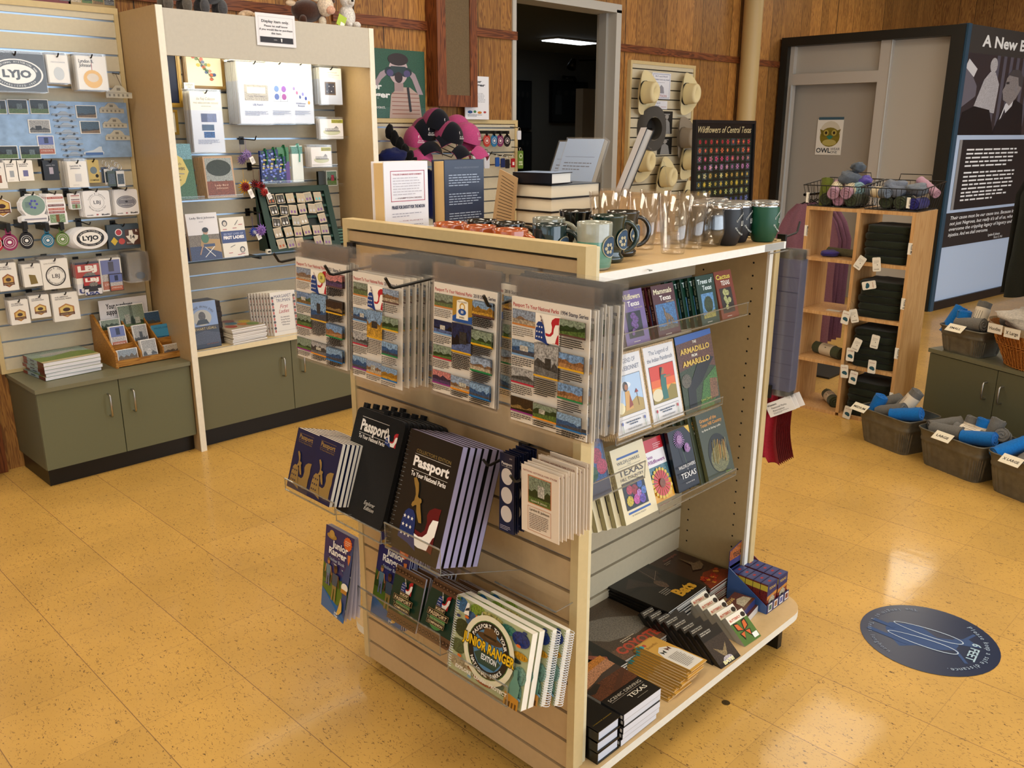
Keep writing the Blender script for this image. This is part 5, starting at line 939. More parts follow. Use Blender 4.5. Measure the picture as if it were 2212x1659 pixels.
MUGS=[('orange',(1.405,1.60),.093,-60,'leftmost orange pottery mug behind the end panel of the stand'),('orange',(1.405,1.50),.093,-60,'middle orange pottery mug behind the end panel of the stand'),('orange',(1.407,1.398),.093,-75,'orange pottery mug nearest the dark teal mug, handle at the right'),
('black',(1.507,1.60),.093,-40,'black pottery mug behind the leftmost orange mug'),('black',(1.512,1.51),.093,-40,'black pottery mug behind the middle orange mug'),('teal',(1.50,1.362),.1,-60,'dark teal pottery mug with a round floral badge between orange and mint mugs'),
('speck',(1.615,1.47),.1,-50,'grey speckled pottery mug behind the dark teal one'),('mint',(1.556,1.275),.107,35,'mint and grey speckled pottery mug at the front corner of the top'),
('green',(1.672,1.325),.112,-38,'dark green footed pottery mug beside the mint mug'),('black',(1.785,1.372),.112,-38,'black footed pottery mug beside the clear pint glasses'),('black',(1.715,1.47),.112,-30,'black footed pottery mug in the second row beside the grey speckled one')]
for k,p,h,an,lb in MUGS: place('mug',mug(k,h,ang=R(an)),lb,'mug',Matrix.Translation(V((p[0],p[1],TZ))),'pottery mugs')
b=B('glass'); b.lathe([(.0005,0),(.029,0),(.0305,.004),(.0435,.149),(.0415,.149),(.029,.014),(.0005,.012)],40,0xffffff,'glass'); 
pin=b.mesh('pint_glass')
for i,(p,lb) in enumerate((((1.908,1.30),'front clear pint glass at the middle of the shelf edge'),((2.03,1.325),'clear pint glass just right of the front one'),((1.925,1.41),'clear pint glass behind the front one'),((2.03,1.45),'clear pint glass in the back row behind the right one'),((1.87,1.50),'clear pint glass in the back row beside the black footed mug'),((1.99,1.56),'rearmost clear pint glass in front of the wooden riser'))):
    m=solo('pint_glass',pin,lb,'glass',(p[0],p[1],TZ),'clear pint glasses')
b=B('glass'); b.lathe([(.0005,0),(.026,0),(.030,.003),(.042,.035),(.043,.05),(.040,.08),(.034,.112),(.0325,.112),(.038,.08),(.041,.05),(.040,.036),(.027,.010),(.0005,.009)],40,0xffffff,'glass')
sw=b.mesh('stemless_glass')
solo('stemless_glass',sw,'clear stemless wine glass beside the black tumblers','glass',(2.11,1.318,TZ),'stemless glasses'); solo('stemless_glass',sw,'clear stemless wine glass in the second row','glass',(2.09,1.41,TZ),'stemless glasses')
def tumbler(col,ang):
    b=B('powder'); b.lathe([(.001,0),(.027,0),(.031,.003),(.041,.03),(.0435,.055),(.042,.085),(.040,.100)],36,col,'powder'); body=b.mesh('body')
    t=B('metal'); t.lathe([(.040,.100),(.0398,.108),(.038,.108),(.037,.09)],36,0xc8c8cc,'chrome')
    l=B('clear'); l.lathe([(.0405,.108),(.0405,.112),(.036,.116),(.001,.116)],32,0,'acedge')
    m=B('matte'); 
    def wrap(t,z,hh,a0,sp,tilt=0):
        for i,ch in enumerate(t):
            if ch==' ': continue
            q=a0+sp*(i-(len(t)-1)/2); vs,fs,tw=glyphs(ch,.01); k=hh/.72; rr_=.0432
            pts=[(rr_*1.01*math.cos(q+(a_*k-tw*k/2)/rr_),rr_*1.01*math.sin(q+(a_*k-tw*k/2)/rr_),z+tilt*((i-(len(t)-1)/2)**2)+c_*k) for a_,c_ in vs]; m.add(pts,fs,0xc8ccc8,'matte',False)
    wrap('Lyndon B. Johnson',.085,.0065,ang,.085,-.0003); wrap('LBJ',.055,.014,ang,.2); wrap('National Historical Park',.028,.006,ang,.065,.00014)
    return [('body',body),('steel_rim',t.mesh('steel_rim')),('lid',l.mesh('lid')),('lettering',m.mesh('lettering'))]
TB=tumbler(0x10131c,R(-70)); TG=tumbler(0x0f4a34,R(-65))
for P,p,lb in ((TB,(2.165,1.30),'front black steel tumbler with white lettering, next to the stemless glass'),(TB,(2.245,1.318),'black steel tumbler between the front black one and the green one'),(TG,(2.312,1.268),'green steel tumbler at the right end of the top shelf'),(TB,(2.19,1.41),'black steel tumbler in the back row, left'),(TB,(2.29,1.42),'black steel tumbler in the back row, right')):
    place('tumbler',P,lb,'tumbler',Matrix.Translation(V((p[0],p[1],TZ))),'steel tumblers')
# books
def white(a,w,h):
    a.rect(0,0,w,h,0xe4e2e8,'gloss'); c=0xa83048; a.box(.14*w,.56*h,.78*w,.34*h,.012*w,c); a.text('"IT WAS ONE OF HUMANKIND\'S GREATEST ACHIEVEMENTS',.19*w,.85*h,.018*h,c,w=.66*w,bold=.02); a.para(.19*w,.815*h,.66*w,7,.03*h,.008*h,0xb0a8b0,3); a.text('—HAMPTON SIDES',.22*w,.59*h,.015*h,0x5a2438,w=.62*w,bold=.01)
    a.text('PRAISE FOR SHOOT FOR THE MOON',.15*w,.48*h,.036*h,0x24284c,w=.76*w,bold=.04,it=.1); a.para(.15*w,.42*h,.74*w,2,.03*h,.008*h,0x9a98a8,4); a.text('—THE PLANETS',.3*w,.335*h,.013*h,0x8a3a58,w=.55*w); a.para(.15*w,.29*h,.74*w,8,.03*h,.008*h,0x9a98a8,5)
def navy(a,w,h):
    a.rect(0,0,w,h,0x16223e,'gloss'); a.text('PRAISE FOR AMERICAN MOONSHOT',.25*w,.90*h,.02*h,0x6a7080,w=.62*w); 
    for i,z in enumerate((.82,.60,.37,.14)): a.para(.1*w,z*h,.84*w,5,.03*h,.010*h,0xa0acc0,i+3)
q=PY(827.9,350,1.83); wq=PY(923,350,1.83).x-q.x; hq=q.z-TZ
def upright(art,cc,x0,x1,lb,th=.05):
    """hardcover standing with its back board to the room and the fore edge to the left"""
    w=x1-x0; b=B('gloss'); b.box(0,0,0,w,.0028,hq,cc); art(Art(b,mat='gloss'),w,hq); b.box(0,th,0,w,th+.0028,hq,cc); b.box(w-.003,0,0,w,th,hq,cc)
    p=B('paper'); p.box(.006,.0028,.004,w-.003,th,hq-.004,0xe0c088); c=solo if False else None
    return place('hardcover',[('cover',b.mesh('cover')),('pages',p.mesh('pages'))],lb,'book',Matrix.Translation(V((x0,1.83,TZ))))
upright(white,0xe4e2e8,q.x,q.x+wq,'white hardcover standing upright with a red framed quote on its back cover')
q2=PY(959.7,352,1.83); w2=PY(1044.7,352.5,1.83).x-q2.x; upright(navy,0x16223e,q2.x,q2.x+w2,'navy hardcover standing upright beside the white one')
# white book lying flat at the left of the top
def red(a,w,h): a.rect(0,0,w,h,0xe8e4e4,'gloss'); a.rect(.04*w,.2*h,.9*w,.7*h,0xd8a8a8,'photo')
place('hardcover',book(.16,.20,.032,red,0xe8e4e4,0xa02028,page=0xe8dcc4,hard=1),'white hardcover lying flat in front of the upright white and navy ones','book',flat(1.452,1.605,TZ,.0328,0))
b_=book(.14,.19,.03,lambda a,w,h:a.rect(0,0,w,h,0xe6e2e2),0xe8e4e4,page=0xe8dcc4,hard=1)
place('hardcover',b_,'white hardcover at the bottom of the flat pair by the orange mugs','book',flat(1.60,1.65,TZ,.0308,0) if False else flat(1.452,1.605,TZ+.034,.0308,.0))
# black hardcover pile
def blk2(a,w,h): a.rect(0,0,w,h,0x121012,'gloss'); a.rect(.3*w,0,.2*w,.12*h,0x8c2420)
PL=book(.222,.150,.0385,blk2,0x121012,page=0xded4be,hard=1)
stack('hardcover',PL,flat(1.905+.222,1.725+.150,TZ,.0388,pi),4,.0388,('topmost black hardcover of the pile behind the mugs','black hardcover lower in the pile behind the mugs'),'book','black hardcover pile behind the mugs',j=.001,jr=.006,seed=61)
place('hardcover',book(.11,.14,.032,lambda a,w,h:a.rect(0,0,w,h,0x8ea6cc,'gloss'),0x14151c,page=0xe8e4dc,hard=1),'dark hardcover with pale blue endpaper lying open on the black pile','book',flat(1.915,1.735,TZ+.0388*4+.001,.0325,R(8)))
b=B('paper'); O=V((1.885,1.79,TZ)); pts=[PX(*p,1.885) for p in ((1059.5,470),(1107,467),(1117.8,384.7),(1079,364.7))]; pts=[p-O for p in pts]; pts[0].z=0; pts[1].z=.0
b.add([tuple(p) for p in pts]+[tuple(p+V((.003,0,0))) for p in pts],[(0,1,2,3),(7,6,5,4),(0,4,5,1),(1,5,6,2),(2,6,7,3),(3,7,4,0)],0xb99a72)
for i in range(17):
    t=.1+.05*i; A_=pts[0].lerp(pts[3],t)+(pts[1]-pts[0])*.16; B_=pts[1].lerp(pts[2],t)-(pts[1]-pts[0])*.12; d_=V((-.0006,0,0)); u_=V((0,0,.0016)); b.add([tuple(A_+d_),tuple(B_+d_),tuple(B_+d_+u_),tuple(A_+d_+u_)],[(0,1,2,3)],0x4a3a2c)
solo('jacket_flap',b,'tan printed jacket flap standing open at the left of the black book pile','book flap',tuple(O))
# wrapped picture books standing behind the pile, riser, easel book
def wrapb(a,w,h): a.rect(0,0,w,h,0x8fa6c8,'gloss'); a.rect(.08*w,.8*h,.8*w,.004*h,0x4c5c78); a.para(.1*w,.73*h,.75*w,3,.035*h,.01*h,0x4a5468,2); a.para(.1*w,.5*h,.75*w,4,.035*h,.01*h,0x4a5468,3); a.rect(.08*w,.33*h,.8*w,.004*h,0x4c5c78); a.para(.1*w,.26*h,.78*w,4,.035*h,.01*h,0x4a5468,4)
M,w_,h_=fit((1197,396.7),(1276,393.7),(1227,299.5),PX(1197,396.7,2.165),UE); Wd=M.to_3x3()@V((0,0,1)); kk=(M.translation.z-TZ)/Wd.z; M.translation=M.translation-Wd*kk; h2=h_+kk
WB=book(w_,h2,.020,wrapb,0x14151a,page=0xa8a49a); 
s_=B('bag'); s_.box(-.004,-.002,0,w_+.004,.024,h2+.004); WB.append(('clear_wrap',s_.mesh('clear_wrap')))
place('wrapped_book',WB,'clear-wrapped pale blue book leaning behind the black pile, right one','book',M,'clear-wrapped books'); place('wrapped_book',WB,'clear-wrapped pale blue book leaning behind the black pile, left one','book',M@Matrix.Translation(V((-.055,.024,0))),'clear-wrapped books')
b=B('birch'); b.box(2.14,1.60,TZ,2.352,1.875,1.372); solo('wooden_riser',b,'pale wooden riser box at the back corner of the stand top','riser',None)
p0=PY(1333,420,1.72); Ub=V((-.71,-.70,0)); Wb=V((.30,-.20,.93)); M=frame(V((p0.x+.05,1.77,1.3735)),Ub,Wb)
place('picture_book',book(.13,.215,.024,lambda a,w,h:a.rect(0,0,w,h,0xd8d8dc),0x16161a,page=0xb8b6b4,hard=1),'picture book seen edge-on, propped on a clear easel on the riser','book',M)
b=B('acryl'); b.tube([(2.34,1.62,1.373),(2.335,1.64,1.47)],.0018,0,'acryl',6); b.tube([(2.34,1.62,1.373),(2.28,1.72,1.376)],.0018,0,'acryl',6); b.tube([(2.335,1.64,1.47),(2.30,1.68,1.52)],.0018,0,'acryl',6); solo('book_easel',b,'clear book easel on the wooden riser','easel',None)
# far end of the stand: stamp album sleeves and red bandanas on hooks
def al(a,w,h): a.rect(0,0,w,h,0x5c5e7c,'gloss'); [a.rect(0,(.1+.11*i)*h,w,.004*h,0x484a68) for i in range(8)]
p0=PX(1668,540,2.47)
MF=frame(V((2.50,1.20,.735)),V((0,-1,0))); 
SL_=bagged(.02,.30,.001,al,0x5c5e7c,m=(.003,.04,.012))
sl=B('gloss'); 
for i in range(14):
    M=frame(V((2.395+.0032*i,1.31,.80+.002*math.sin(i*2))),V((0,-1,0))); place('album_sleeve',bagged(.125,.40,.001,al,0x5c5e7c,m=(.004,.03,.02)),'tall grey-blue album sleeve nearest the shelf edge on the far end hook' if i==0 else 'tall grey-blue album sleeve hanging in the fan on the far end hook','sleeve',M,'album sleeves on the far end')
hook((2.385,1.245,1.262),(2.475,1.245,1.272),.03,'black hook holding the album sleeves on the far end',group='far end hooks')
h0=PX(1652,830,2.385); Yh=1.25; zh=PX(1655,828,2.40).z
hook((2.385,Yh,zh-.01),(2.50,Yh,zh+.012),.03,'black hook holding the red bandanas on the far end',group='far end hooks')
bm=B('fabric'); 
def ban(u_,v_,sd):
    x=(u_-.5)*(.03+.062*v_)+.006*math.sin(v_*6+sd); y=.010*math.sin(u_*pi*3+sd)*(.3+v_)+.004*sd; z=-v_*.225-(.02 if u_>.5 else 0)*v_
    return (x,y,z)
for i in range(9):
    bm=B('fabric'); bm.grid(lambda u_,v_,i=i:ban(u_,v_,i*1.3-i*1.3+.7),12,14,0x9c2230); bm.grid(lambda u_,v_,i=i:(ban(u_,v_,.7)[0],ban(u_,v_,.7)[1]+.006,ban(u_,v_,.7)[2]-.004),12,14,0x84202c)
    if i==0: BM=bm.mesh('cloth'); tg=B('paper'); tg.M=Matrix.Rotation(-.5,4,'Y'); tg.box(-.035,-.014,-.085,.05,-.0132,-.04,0xf0eeec); a=Art(tg,y=-.0142); a.text('Western',-.03,-.052,.006,0x2c2c30,bold=.02); a.text('National Parks',-.02,-.062,.006,0x2c2c30); a.text('Association',-.02,-.071,.006,0x2c2c30); a.para(-.02,-.076,.055,2,.003,.001,0x55555a,1); TGm=tg.mesh('tag'); rg=B('clear'); rg.tube([(.008*math.cos(t),0,.004+.008*math.sin(t)) for t in [2*pi*k/12 for k in range(12)]],.0014,0xd8d8d8,'gloss',5,closed=True); RG=rg.mesh('ring')
    M=frame(V((2.402+.0115*i,Yh-.002,zh-.012)),V((.25,-.97,0)))
    place('bandana',[('cloth',BM),('ring',RG)]+([('tag',TGm)] if i in(0,2,5) else []),'red bandana with a white printed tag at the shelf side of the far end hook' if i==0 else 'red bandana hanging in the bunch on the far end hook','bandana',M,'red bandanas')
# ================= LEFT WALL GOODS =================
def hb(x0,y0,x1,y1,Y):
    P=PY(x0,y1,Y); return Matrix.Translation(P),PY(x1,y1,Y).x-P.x,PY(x0,y0,Y).z-P.z
def hang(name,box,Y,art,n,dy,lf,lb,cat,cc=0xeceae6,bag=0,mat='paper',t=.0015,board=4.43,hk=1,dx=-.0,jr=.03,seed=1,grp=None,pin=None):
    M,w,h=hb(*box,Y); P=(bagged(w,h,t,art,cc,m=(.004,.012,.004),mat=mat) if bag else sheet(w,h,t,art,cc,mat))
    if pin: P=P+pin(w,h)
    g_=grp or (lb+' group' if n>1 else None)
    row(name,P,M,n,dy,(lf,lb),cat,(grp or ('copies: '+lb)) if n>1 else None,jx=.002,jz=.002,seed=seed,dx=dx,jr=jr)
    if hk:
        x=M.translation.x+w/2; z=M.translation.z+h-.006; hook((x,board,z+.006),(x,Y-.012,z-.002),.014,'short black hook carrying the '+lf.split(',')[0][:60].replace('front ',''),group='small black hooks')
    return M,w,h
def oval(a,x,z,rx,rz): a.ell(x,z,rx*1.0,rz*1.0,0xe8e6e2,n=28); a.ell(x,z,rx*.93,rz*.92,0x17161a,n=28); a.ell(x,z,rx*.72,rz*.66,0xeceae6,n=28); a.text('LYJO',x,z-rz*.22,rz*.48,0x141318,al='c',w=rx*1.08,bold=.05); a.arc('LBJ NATIONAL HISTORICAL PARK',x,z,rz*.74,rz*.13,0xe8e6e2,R(170),R(10),ex=rx/rz); a.arc('ESTABLISHED 1969',x,z,rz*.86,rz*.13,0xe8e6e2,R(215),R(325),inward=True,ex=rx/rz)
def lyjo(a,w,h): a.rect(0,0,w,h,0x1a1b20,'gloss'); oval(a,.5*w,.46*h,.46*w,.40*h)
def silver(a,w,h): a.text('LYNDON B JOHNSON',.15*w,.72*h,.05*h,0x5a6a8a,w=.7*w); a.ell(.5*w,.33*h,.26*w,.24*h,0x9a9288,'metal')
def goldo(a,w,h): a.text('Lyndon B.',.08*w,.80*h,.10*h,0x24242c,w=.5*w,bold=.03); a.text('Johnson',.08*w,.68*h,.10*h,0x24242c,w=.42*w,bold=.03); a.line(.5*w,.5*h,.5*w,.8*h,.02*w,0xa02028); a.ell(.5*w,.32*h,.32*w,.27*h,0xb08040,'metal'); a.ell(.5*w,.36*h,.2*w,.13*h,0xd8c8b0,'gloss')
hang('patch_pack',(-22,112,103,195),4.30,lyjo,7,.009,'bagged black patch with a white oval LYJO emblem, top row far left','bagged oval emblem patch behind the front one','patch',0x1a1b20,1,'gloss')
hang('magnet_pack',(108,118,152,178),4.30,silver,8,.009,'bagged card with a silver medallion in the top row','bagged silver medallion card behind the front one','card',bag=1)
hang('ornament_pack',(172,120,235,193),4.29,goldo,10,.010,'bagged card with a gold disc ornament and red ribbon','bagged gold ornament card behind the front one','ornament',bag=1)
def cutout(pts,c,t,name,label,cat,M,grp=None,art=None):
    b=B('gloss'); b.prism(pts,0,t,c,ax=1); 
    if art: art(Art(b,mat='gloss'))
    return solo(name,b,label,cat,M,grp)
HOUSE=[(0,0),(1,0),(1,.45),(.8,.5),(.72,.8),(.62,1),(.38,1),(.3,.8),(.2,.6),(.1,.62),(0,.4)]
def house(x0,y0,x1,y1,Y,lb,i,c=0xb8b2a0):
    M,w,h=hb(x0,y0,x1,y1,Y); 
    def ar(a):
        for k in range(5): a.rect((.1+.17*k)*w,.12*h,.07*w,.2*h,0x7c776a)
        a.rect(.42*w,.6*h,.14*w,.22*h,0x7c776a); a.line(0,.4*h,w,.42*h,.03*h,0x8a8474)
    return cutout([(p[0]*w,p[1]*h) for p in HOUSE],c,.004,'house_ornament' if i<0 else 'house_magnet',lb,'ornament' if i<0 else 'magnet',M,None if i<0 else 'white house magnets',ar)
house(230,184,286,211,4.33,'white wooden house ornament hanging beside the gold disc cards',-1); b=B('black'); b.tube([PY(250,160,4.34),PY(262,186,4.335)],.0012,0x30241c,'matte',4); b.tube([PY(243,158,4.43),PY(257,160,4.33)],.003,0x0e0c0b,None,6); solo('display_hook',b,'black hook and loop holding the white house ornament','hook',None)
# galvanised magnet board
q=PY(-60,212,4.405); q1=PY(272,222,4.405); zb=PY(284,339,4.405).z
b=B('zinc'); b.box(q.x,4.405,zb,q1.x,4.43,q1.z,0x8fa8c4); solo('magnet_board',b,'galvanised steel board covered with souvenir magnets','board',None)
MY=4.4005
def mag(x0,y0,x1,y1,lb,art,i=0,cc=0xe8e6e2,grp='magnets on the steel board'):
    M,w,h=hb(x0,y0,x1,y1,MY); b=B('gloss'); b.box(0,0,0,w,.004,h,cc); art(Art(b,mat='gloss'),w,h); solo('magnet',b,lb,'magnet',M,grp)
def dk(a,w,h): a.pic(.03*w,.05*h,.94*w,.9*h,'wood',3,sky=0x23303a,land=0x10160f,obj=0x6a7a80)
for (x0,y0,x1,y1),lb in (((-28,215,16,246),'dark house photo magnet cut by the left edge, top row'),((19,214,62,246),'dark house photo magnet in the top row, middle'),((67,214,107,246),'dark house photo magnet in the top row next to the car magnets'),((-4,315,41,344),'dark house photo magnet at the bottom left of the board'),((46,315,90,344),'dark house photo magnet at the bottom beside the upright flag magnet')): mag(x0,y0,x1,y1,lb,dk,grp=None)
mag(64,258,111,288,'black-and-white photo magnet in the middle of the board',lambda a,w,h:a.pic(.04*w,.05*h,.92*w,.9*h,'bw',4,obj=0x2a2a2a),grp=None)
def poster(a,w,h): a.rect(.05*w,.04*h,.9*w,.92*h,0x5c6aa8,'gloss'); a.rect(.05*w,.3*h,.9*w,.22*h,0xd0cdd0,'photo'); a.rect(.4*w,.6*h,.25*w,.3*h,0x1c2448); a.rect(.05*w,.04*h,.9*w,.26*h,0xa85a40,'gloss'); a.text('LYNDON B.',.15*w,.16*h,.08*h,0xe8e0d8,w=.7*w)
mag(85,293,121,334,'upright magnet with a flag over a white house on the steel board',poster,grp=None)
for i,(x0,y0,x1,y1) in enumerate(((166,227,210,255),(175,261,218,289))): mag(x0,y0,x1,y1,('upper' if i==0 else 'lower')+' dusk landscape photo magnet beside the car magnets',lambda a,w,h:a.pic(.04*w,.05*h,.92*w,.9*h,'hill',6,sky=0x3c5a72,land=0x2c2826),grp=None)
CARP=[(0,.2),(.04,.55),(.3,.62),(.42,1),(.62,.98),(.72,.62),(1,.5),(1,.2),(.88,.15),(.8,0),(.72,.15),(.28,.15),(.2,0),(.12,.15)]
for i in range(9):
    x=109+i*2.9+(4 if i>4 else 0); y=[223,240,252,265,280,291,304,316,328][i]; M,w,h=hb(x,y,x+50,y+11,MY)
    def ar(a): a.ell(.2*w,.15*h,.055*w,.2*h,0x1c1c20); a.ell(.8*w,.15*h,.055*w,.2*h,0x1c1c20); a.rect(.02*w,.35*h,.95*w,.08*h,0x5a6474)
    cutout([(p[0]*w,p[1]*h) for p in CARP],0x98a4b4,.004,'car_magnet',('topmost' if i==0 else 'bottom')+' pale car magnet of the column on the board' if i in (0,8) else 'pale car magnet in the middle of the column on the board','magnet',M,'car magnets',ar)
for i,(x,y) in enumerate(((216,222),(223,254),(229,281))): house(x,y,x+52,y+22,MY,('upper','middle','lower')[i]+' white house magnet at the right of the board',i)
M,w,h=hb(182,317,226,335,MY); cutout([(0,.1*h),(.0,.35*h),(.5*w,.6*h),(.78*w,h),(.9*w,h),(.92*w,.5*h),(w,.3*h),(.95*w,0),(.1*w,0)],0xc4ccd4,.004,'plane_magnet','white jet plane magnet on blue at the bottom of the board','magnet',M,None,lambda a:a.rect(.08*w,0,.86*w,.3*h,0x2c5a9c))
# row B
def wc(seed,txt=('Lyndon B.','Johnson'),pin=0xb8a060):
    def f(a,w,h): a.text(txt[0],.14*w,.80*h,.06*h,0x303448,w=.6*w,bold=.03); a.text(txt[1],.14*w,.71*h,.06*h,0x303448,w=.5*w,bold=.03); a.rect(.34*w,.22*h,.32*w,.3*h,pin,'gloss'); a.para(.2*w,.08*h,.5*w,1,.03*h,.012*h,0x8a8a8a,seed)
    return f
hang('pin_card',(-14,352,18,408),4.31,wc(1,pin=0x8a4a2c),4,.008,'white pin card at the left edge, second row','white pin card behind the left edge one','card',bag=1)
hang('pin_card',(14,347,43,393),4.31,wc(2,pin=0x9aa0a8),3,.008,'narrow pin card with a grey picture','narrow grey-picture pin card behind its front one','card')
hang('pin_card',(41,347,75,391),4.31,wc(3,pin=0x6a6a9a),3,.008,'narrow pin card with a violet picture','narrow violet-picture pin card behind its front one','card')
hang('lapel_card',(97,347,130,390),4.31,lambda a,w,h:(a.text('LAPEL PIN',.22*w,.74*h,.05*h,0xb8b8c0,w=.56*w),a.rect(.38*w,.32*h,.26*w,.34*h,0xa8a0b0,'gloss')),4,.010,'black lapel pin card','black lapel pin card behind the front one','card',0x15161c,mat='gloss')
hang('pin_card',(151,349,193,405),4.30,wc(5,pin=0xc8c8cc),9,.012,'large bagged white pin card in the second row','large bagged white pin card behind the front one','card',bag=1)
hang('pin_card',(193,346,218,395),4.31,lambda a,w,h:(a.ell(.5*w,.55*h,.3*w,.16*h,0x5c6a70,'gloss'),a.text('COMPASS',.12*w,.08*h,.07*h,0x2c2820,w=.76*w,bold=.03),a.ell(.75*w,.3*h,.14*w,.08*h,0x1c1818)),4,.009,'yellow card with a grey compass','yellow compass card behind the front one','card',0xc4b070)
def keytag(i,x,y,c,lb):
    M,w,h=hb(x,y,x+17,y+50,4.30-.012*(i%3)); b=B('gloss'); b.box(0,0,0,w,.004,h*.68,c); b.box(.1*w,-.0003,.1*h,.9*w,0,.55*h,0x4c5a68,'photo'); r=B('metal'); cx_,cz_=w/2,h*.84; r.tube([(cx_+.010*math.cos(t),.002,cz_+.014*math.sin(t)) for t in [2*pi*k/12 for k in range(12)]],.0012,0xc8c8c8,'chrome',5,closed=True)
    place('keychain',[('fob',b.mesh('fob')),('ring',r.mesh('ring'))],lb,'keychain',M,'picture keychains')
for i in range(6): keytag(i,222+i*6.5,345+(i%3)*4,(0x23304c,0xc8c8c8,0x2c3c2c,0xb8bcc4,0x31465c,0xd0d0d0)[i],'picture keychain hanging in the bunch at the right end of the second row')
# row C die-cut stickers
def die(name,pts,box,Y,n,dy,art,lf,lb,cc=0xe9e9ec,dx=-.002,hk=1):
    M,w,h=hb(*box,Y); b=B('gloss'); b.prism([(p[0]*w,p[1]*h) for p in pts],0,.002,cc,ax=1); art(Art(b,mat='gloss'),w,h); me=b.mesh('sticker')
    row(name,[(name,me)],M,n,dy,(lf,lb),'sticker','copies: '+lb,jx=.001,seed=3,dx=dx)
    if hk: x=M.translation.x+w/2; z=M.translation.z+h-.004; hook((x,4.43,z+.01),(x,Y-.012,z),.014,'short black hook carrying the '+lf[:48],group='small black hooks')
CIR=[(.5+.5*math.cos(2*pi*i/24),.5+.5*math.sin(2*pi*i/24)) for i in range(24)]; HEX=[(.5,1),(1,.75),(1,.25),(.5,0),(0,.25),(0,.75)]; SQ=rr(0,0,1,1,.08,3)
def hexa(a,w,h): a.poly([(p[0]*w*.9+.05*w,p[1]*h*.9+.05*h) for p in HEX],0xa8702c); a.poly([(p[0]*w*.78+.11*w,p[1]*h*.78+.11*h) for p in HEX],0xd0b060); a.ell(.5*w,.56*h,.22*w,.12*h,0x3c1c14); a.rect(.05*w,.2*h,.9*w,.2*h,0x4c1c18); a.text("NATIONAL PARKS",.5*w,.26*h,.08*h,0xe0c8a0,al='c',w=.8*w)
die('sticker',HEX,(-12,428,27,470),4.32,5,.004,hexa,'hexagonal bison sticker at the left edge, third row','hexagonal bison sticker behind the front one')
M0=0
def rnd(a,w,h): a.ell(.5*w,.60*h,.42*w,.36*h,0x7f9a92); [a.ell((.5+.12*math.cos(k))*w,(.64+.13*math.sin(k))*h,.05*w,.04*h,0x4c50b0) for k in range(6)]; a.para(.2*w,.7*h,.25*w,4,.05*h,.016*h,0x3c5470,2); a.rect(.1*w,.09*h,.8*w,.05*h,0x9090a0)
die('sticker',[(0,.04),(.04,0),(.96,0),(1,.04),(1,.2),(.85,.28),(.97,.5),(.9,.8),(.7,.95),(.62,.95),(.62,1),(.38,1),(.38,.95),(.2,.88),(.05,.7),(.05,.45),(.18,.26),(0,.2)],(48,420,108,482),4.31,6,.004,rnd,'round bluebonnet sticker on a white base','round bluebonnet sticker behind the front one')
def tall(a,w,h):
    for z,c,t in ((.82,0xa84a44,''),(.72,0xe0d8d0,''),(.58,0x6a3a44,''),(.46,0xb85a48,''),(.36,0x8a3c44,'')): a.rect(.1*w,z*h,.8*w,.07*h,c); a.text('HILL COUNTRY',.14*w,(z+.02)*h,.035*h,0xece4dc,w=.72*w)
    a.rect(.12*w,.06*h,.76*w,.27*h,0x9ab890,'photo'); a.rect(.42*w,.08*h,.16*w,.24*h,0x7c4c2c)
die('sticker',[(0,0),(1,0),(1,.35),(.95,.45),(1,.6),(.9,.97),(.1,1),(0,.62),(.06,.4)],(105,418,148,486),4.31,6,.006,tall,'tall red and white signpost sticker','tall signpost sticker behind the front one',dx=-.004)
die('sticker',SQ,(154,418,177,453),4.32,4,.005,tall,'small red and white signpost sticker','small signpost sticker behind the front one')
def lb1(a,w,h): a.ring(.5*w,.56*h,.26*h,.27*h,0x8a8a90); a.text('LBJ',.5*w,.5*h,.13*h,0x2c2c34,al='c',w=.26*w,bold=.01); a.arc('Lyndon B. Johnson',.5*w,.54*h,.32*h,.06*h,0x3c3c48,R(160),R(20)); a.arc('National Historical Park',.5*w,.56*h,.36*h,.055*h,0x3c3c48,R(205),R(335),inward=True); a.text('Blue84',.62*w,.05*h,.06*h,0x2c2c34,w=.3*w,bold=.04); a.text('removable',.06*w,.06*h,.04*h,0x5c5c64,w=.24*w,bold=.03); a.rect(.42*w,.06*h,.08*w,.05*h,0xa84c54)
def lb2(a,w,h): a.ell(.5*w,.52*h,.42*w,.24*h,0x6c6c74,n=26); a.ell(.5*w,.52*h,.39*w,.21*h,0xb8bac2,n=26); a.ell(.5*w,.52*h,.37*w,.19*h,0x7c7c86,n=26); a.text('LYNDON B. JOHNSON',.5*w,.60*h,.05*h,0xe0e0e4,al='c',w=.5*w); a.text('NATIONAL HISTORICAL PARK',.5*w,.40*h,.05*h,0xe0e0e4,al='c',w=.56*w); a.ell(.5*w,.53*h,.06*w,.04*h,0x2c2c34); a.text('Blue84',.62*w,.06*h,.06*h,0x2c2c34,w=.3*w,bold=.04); a.text('removable',.06*w,.07*h,.04*h,0x5c5c64,w=.24*w,bold=.03); a.rect(.42*w,.06*h,.08*w,.05*h,0xa84c54)
die('sticker',SQ,(185,413,242,470),4.31,8,.005,lb1,'white square sticker with circular park lettering','white square circle-lettered sticker behind the front one')
die('sticker',SQ,(251,410,302,466),4.31,8,.005,lb2,'white square sticker with a grey oval emblem','white square oval-emblem sticker behind the front one')
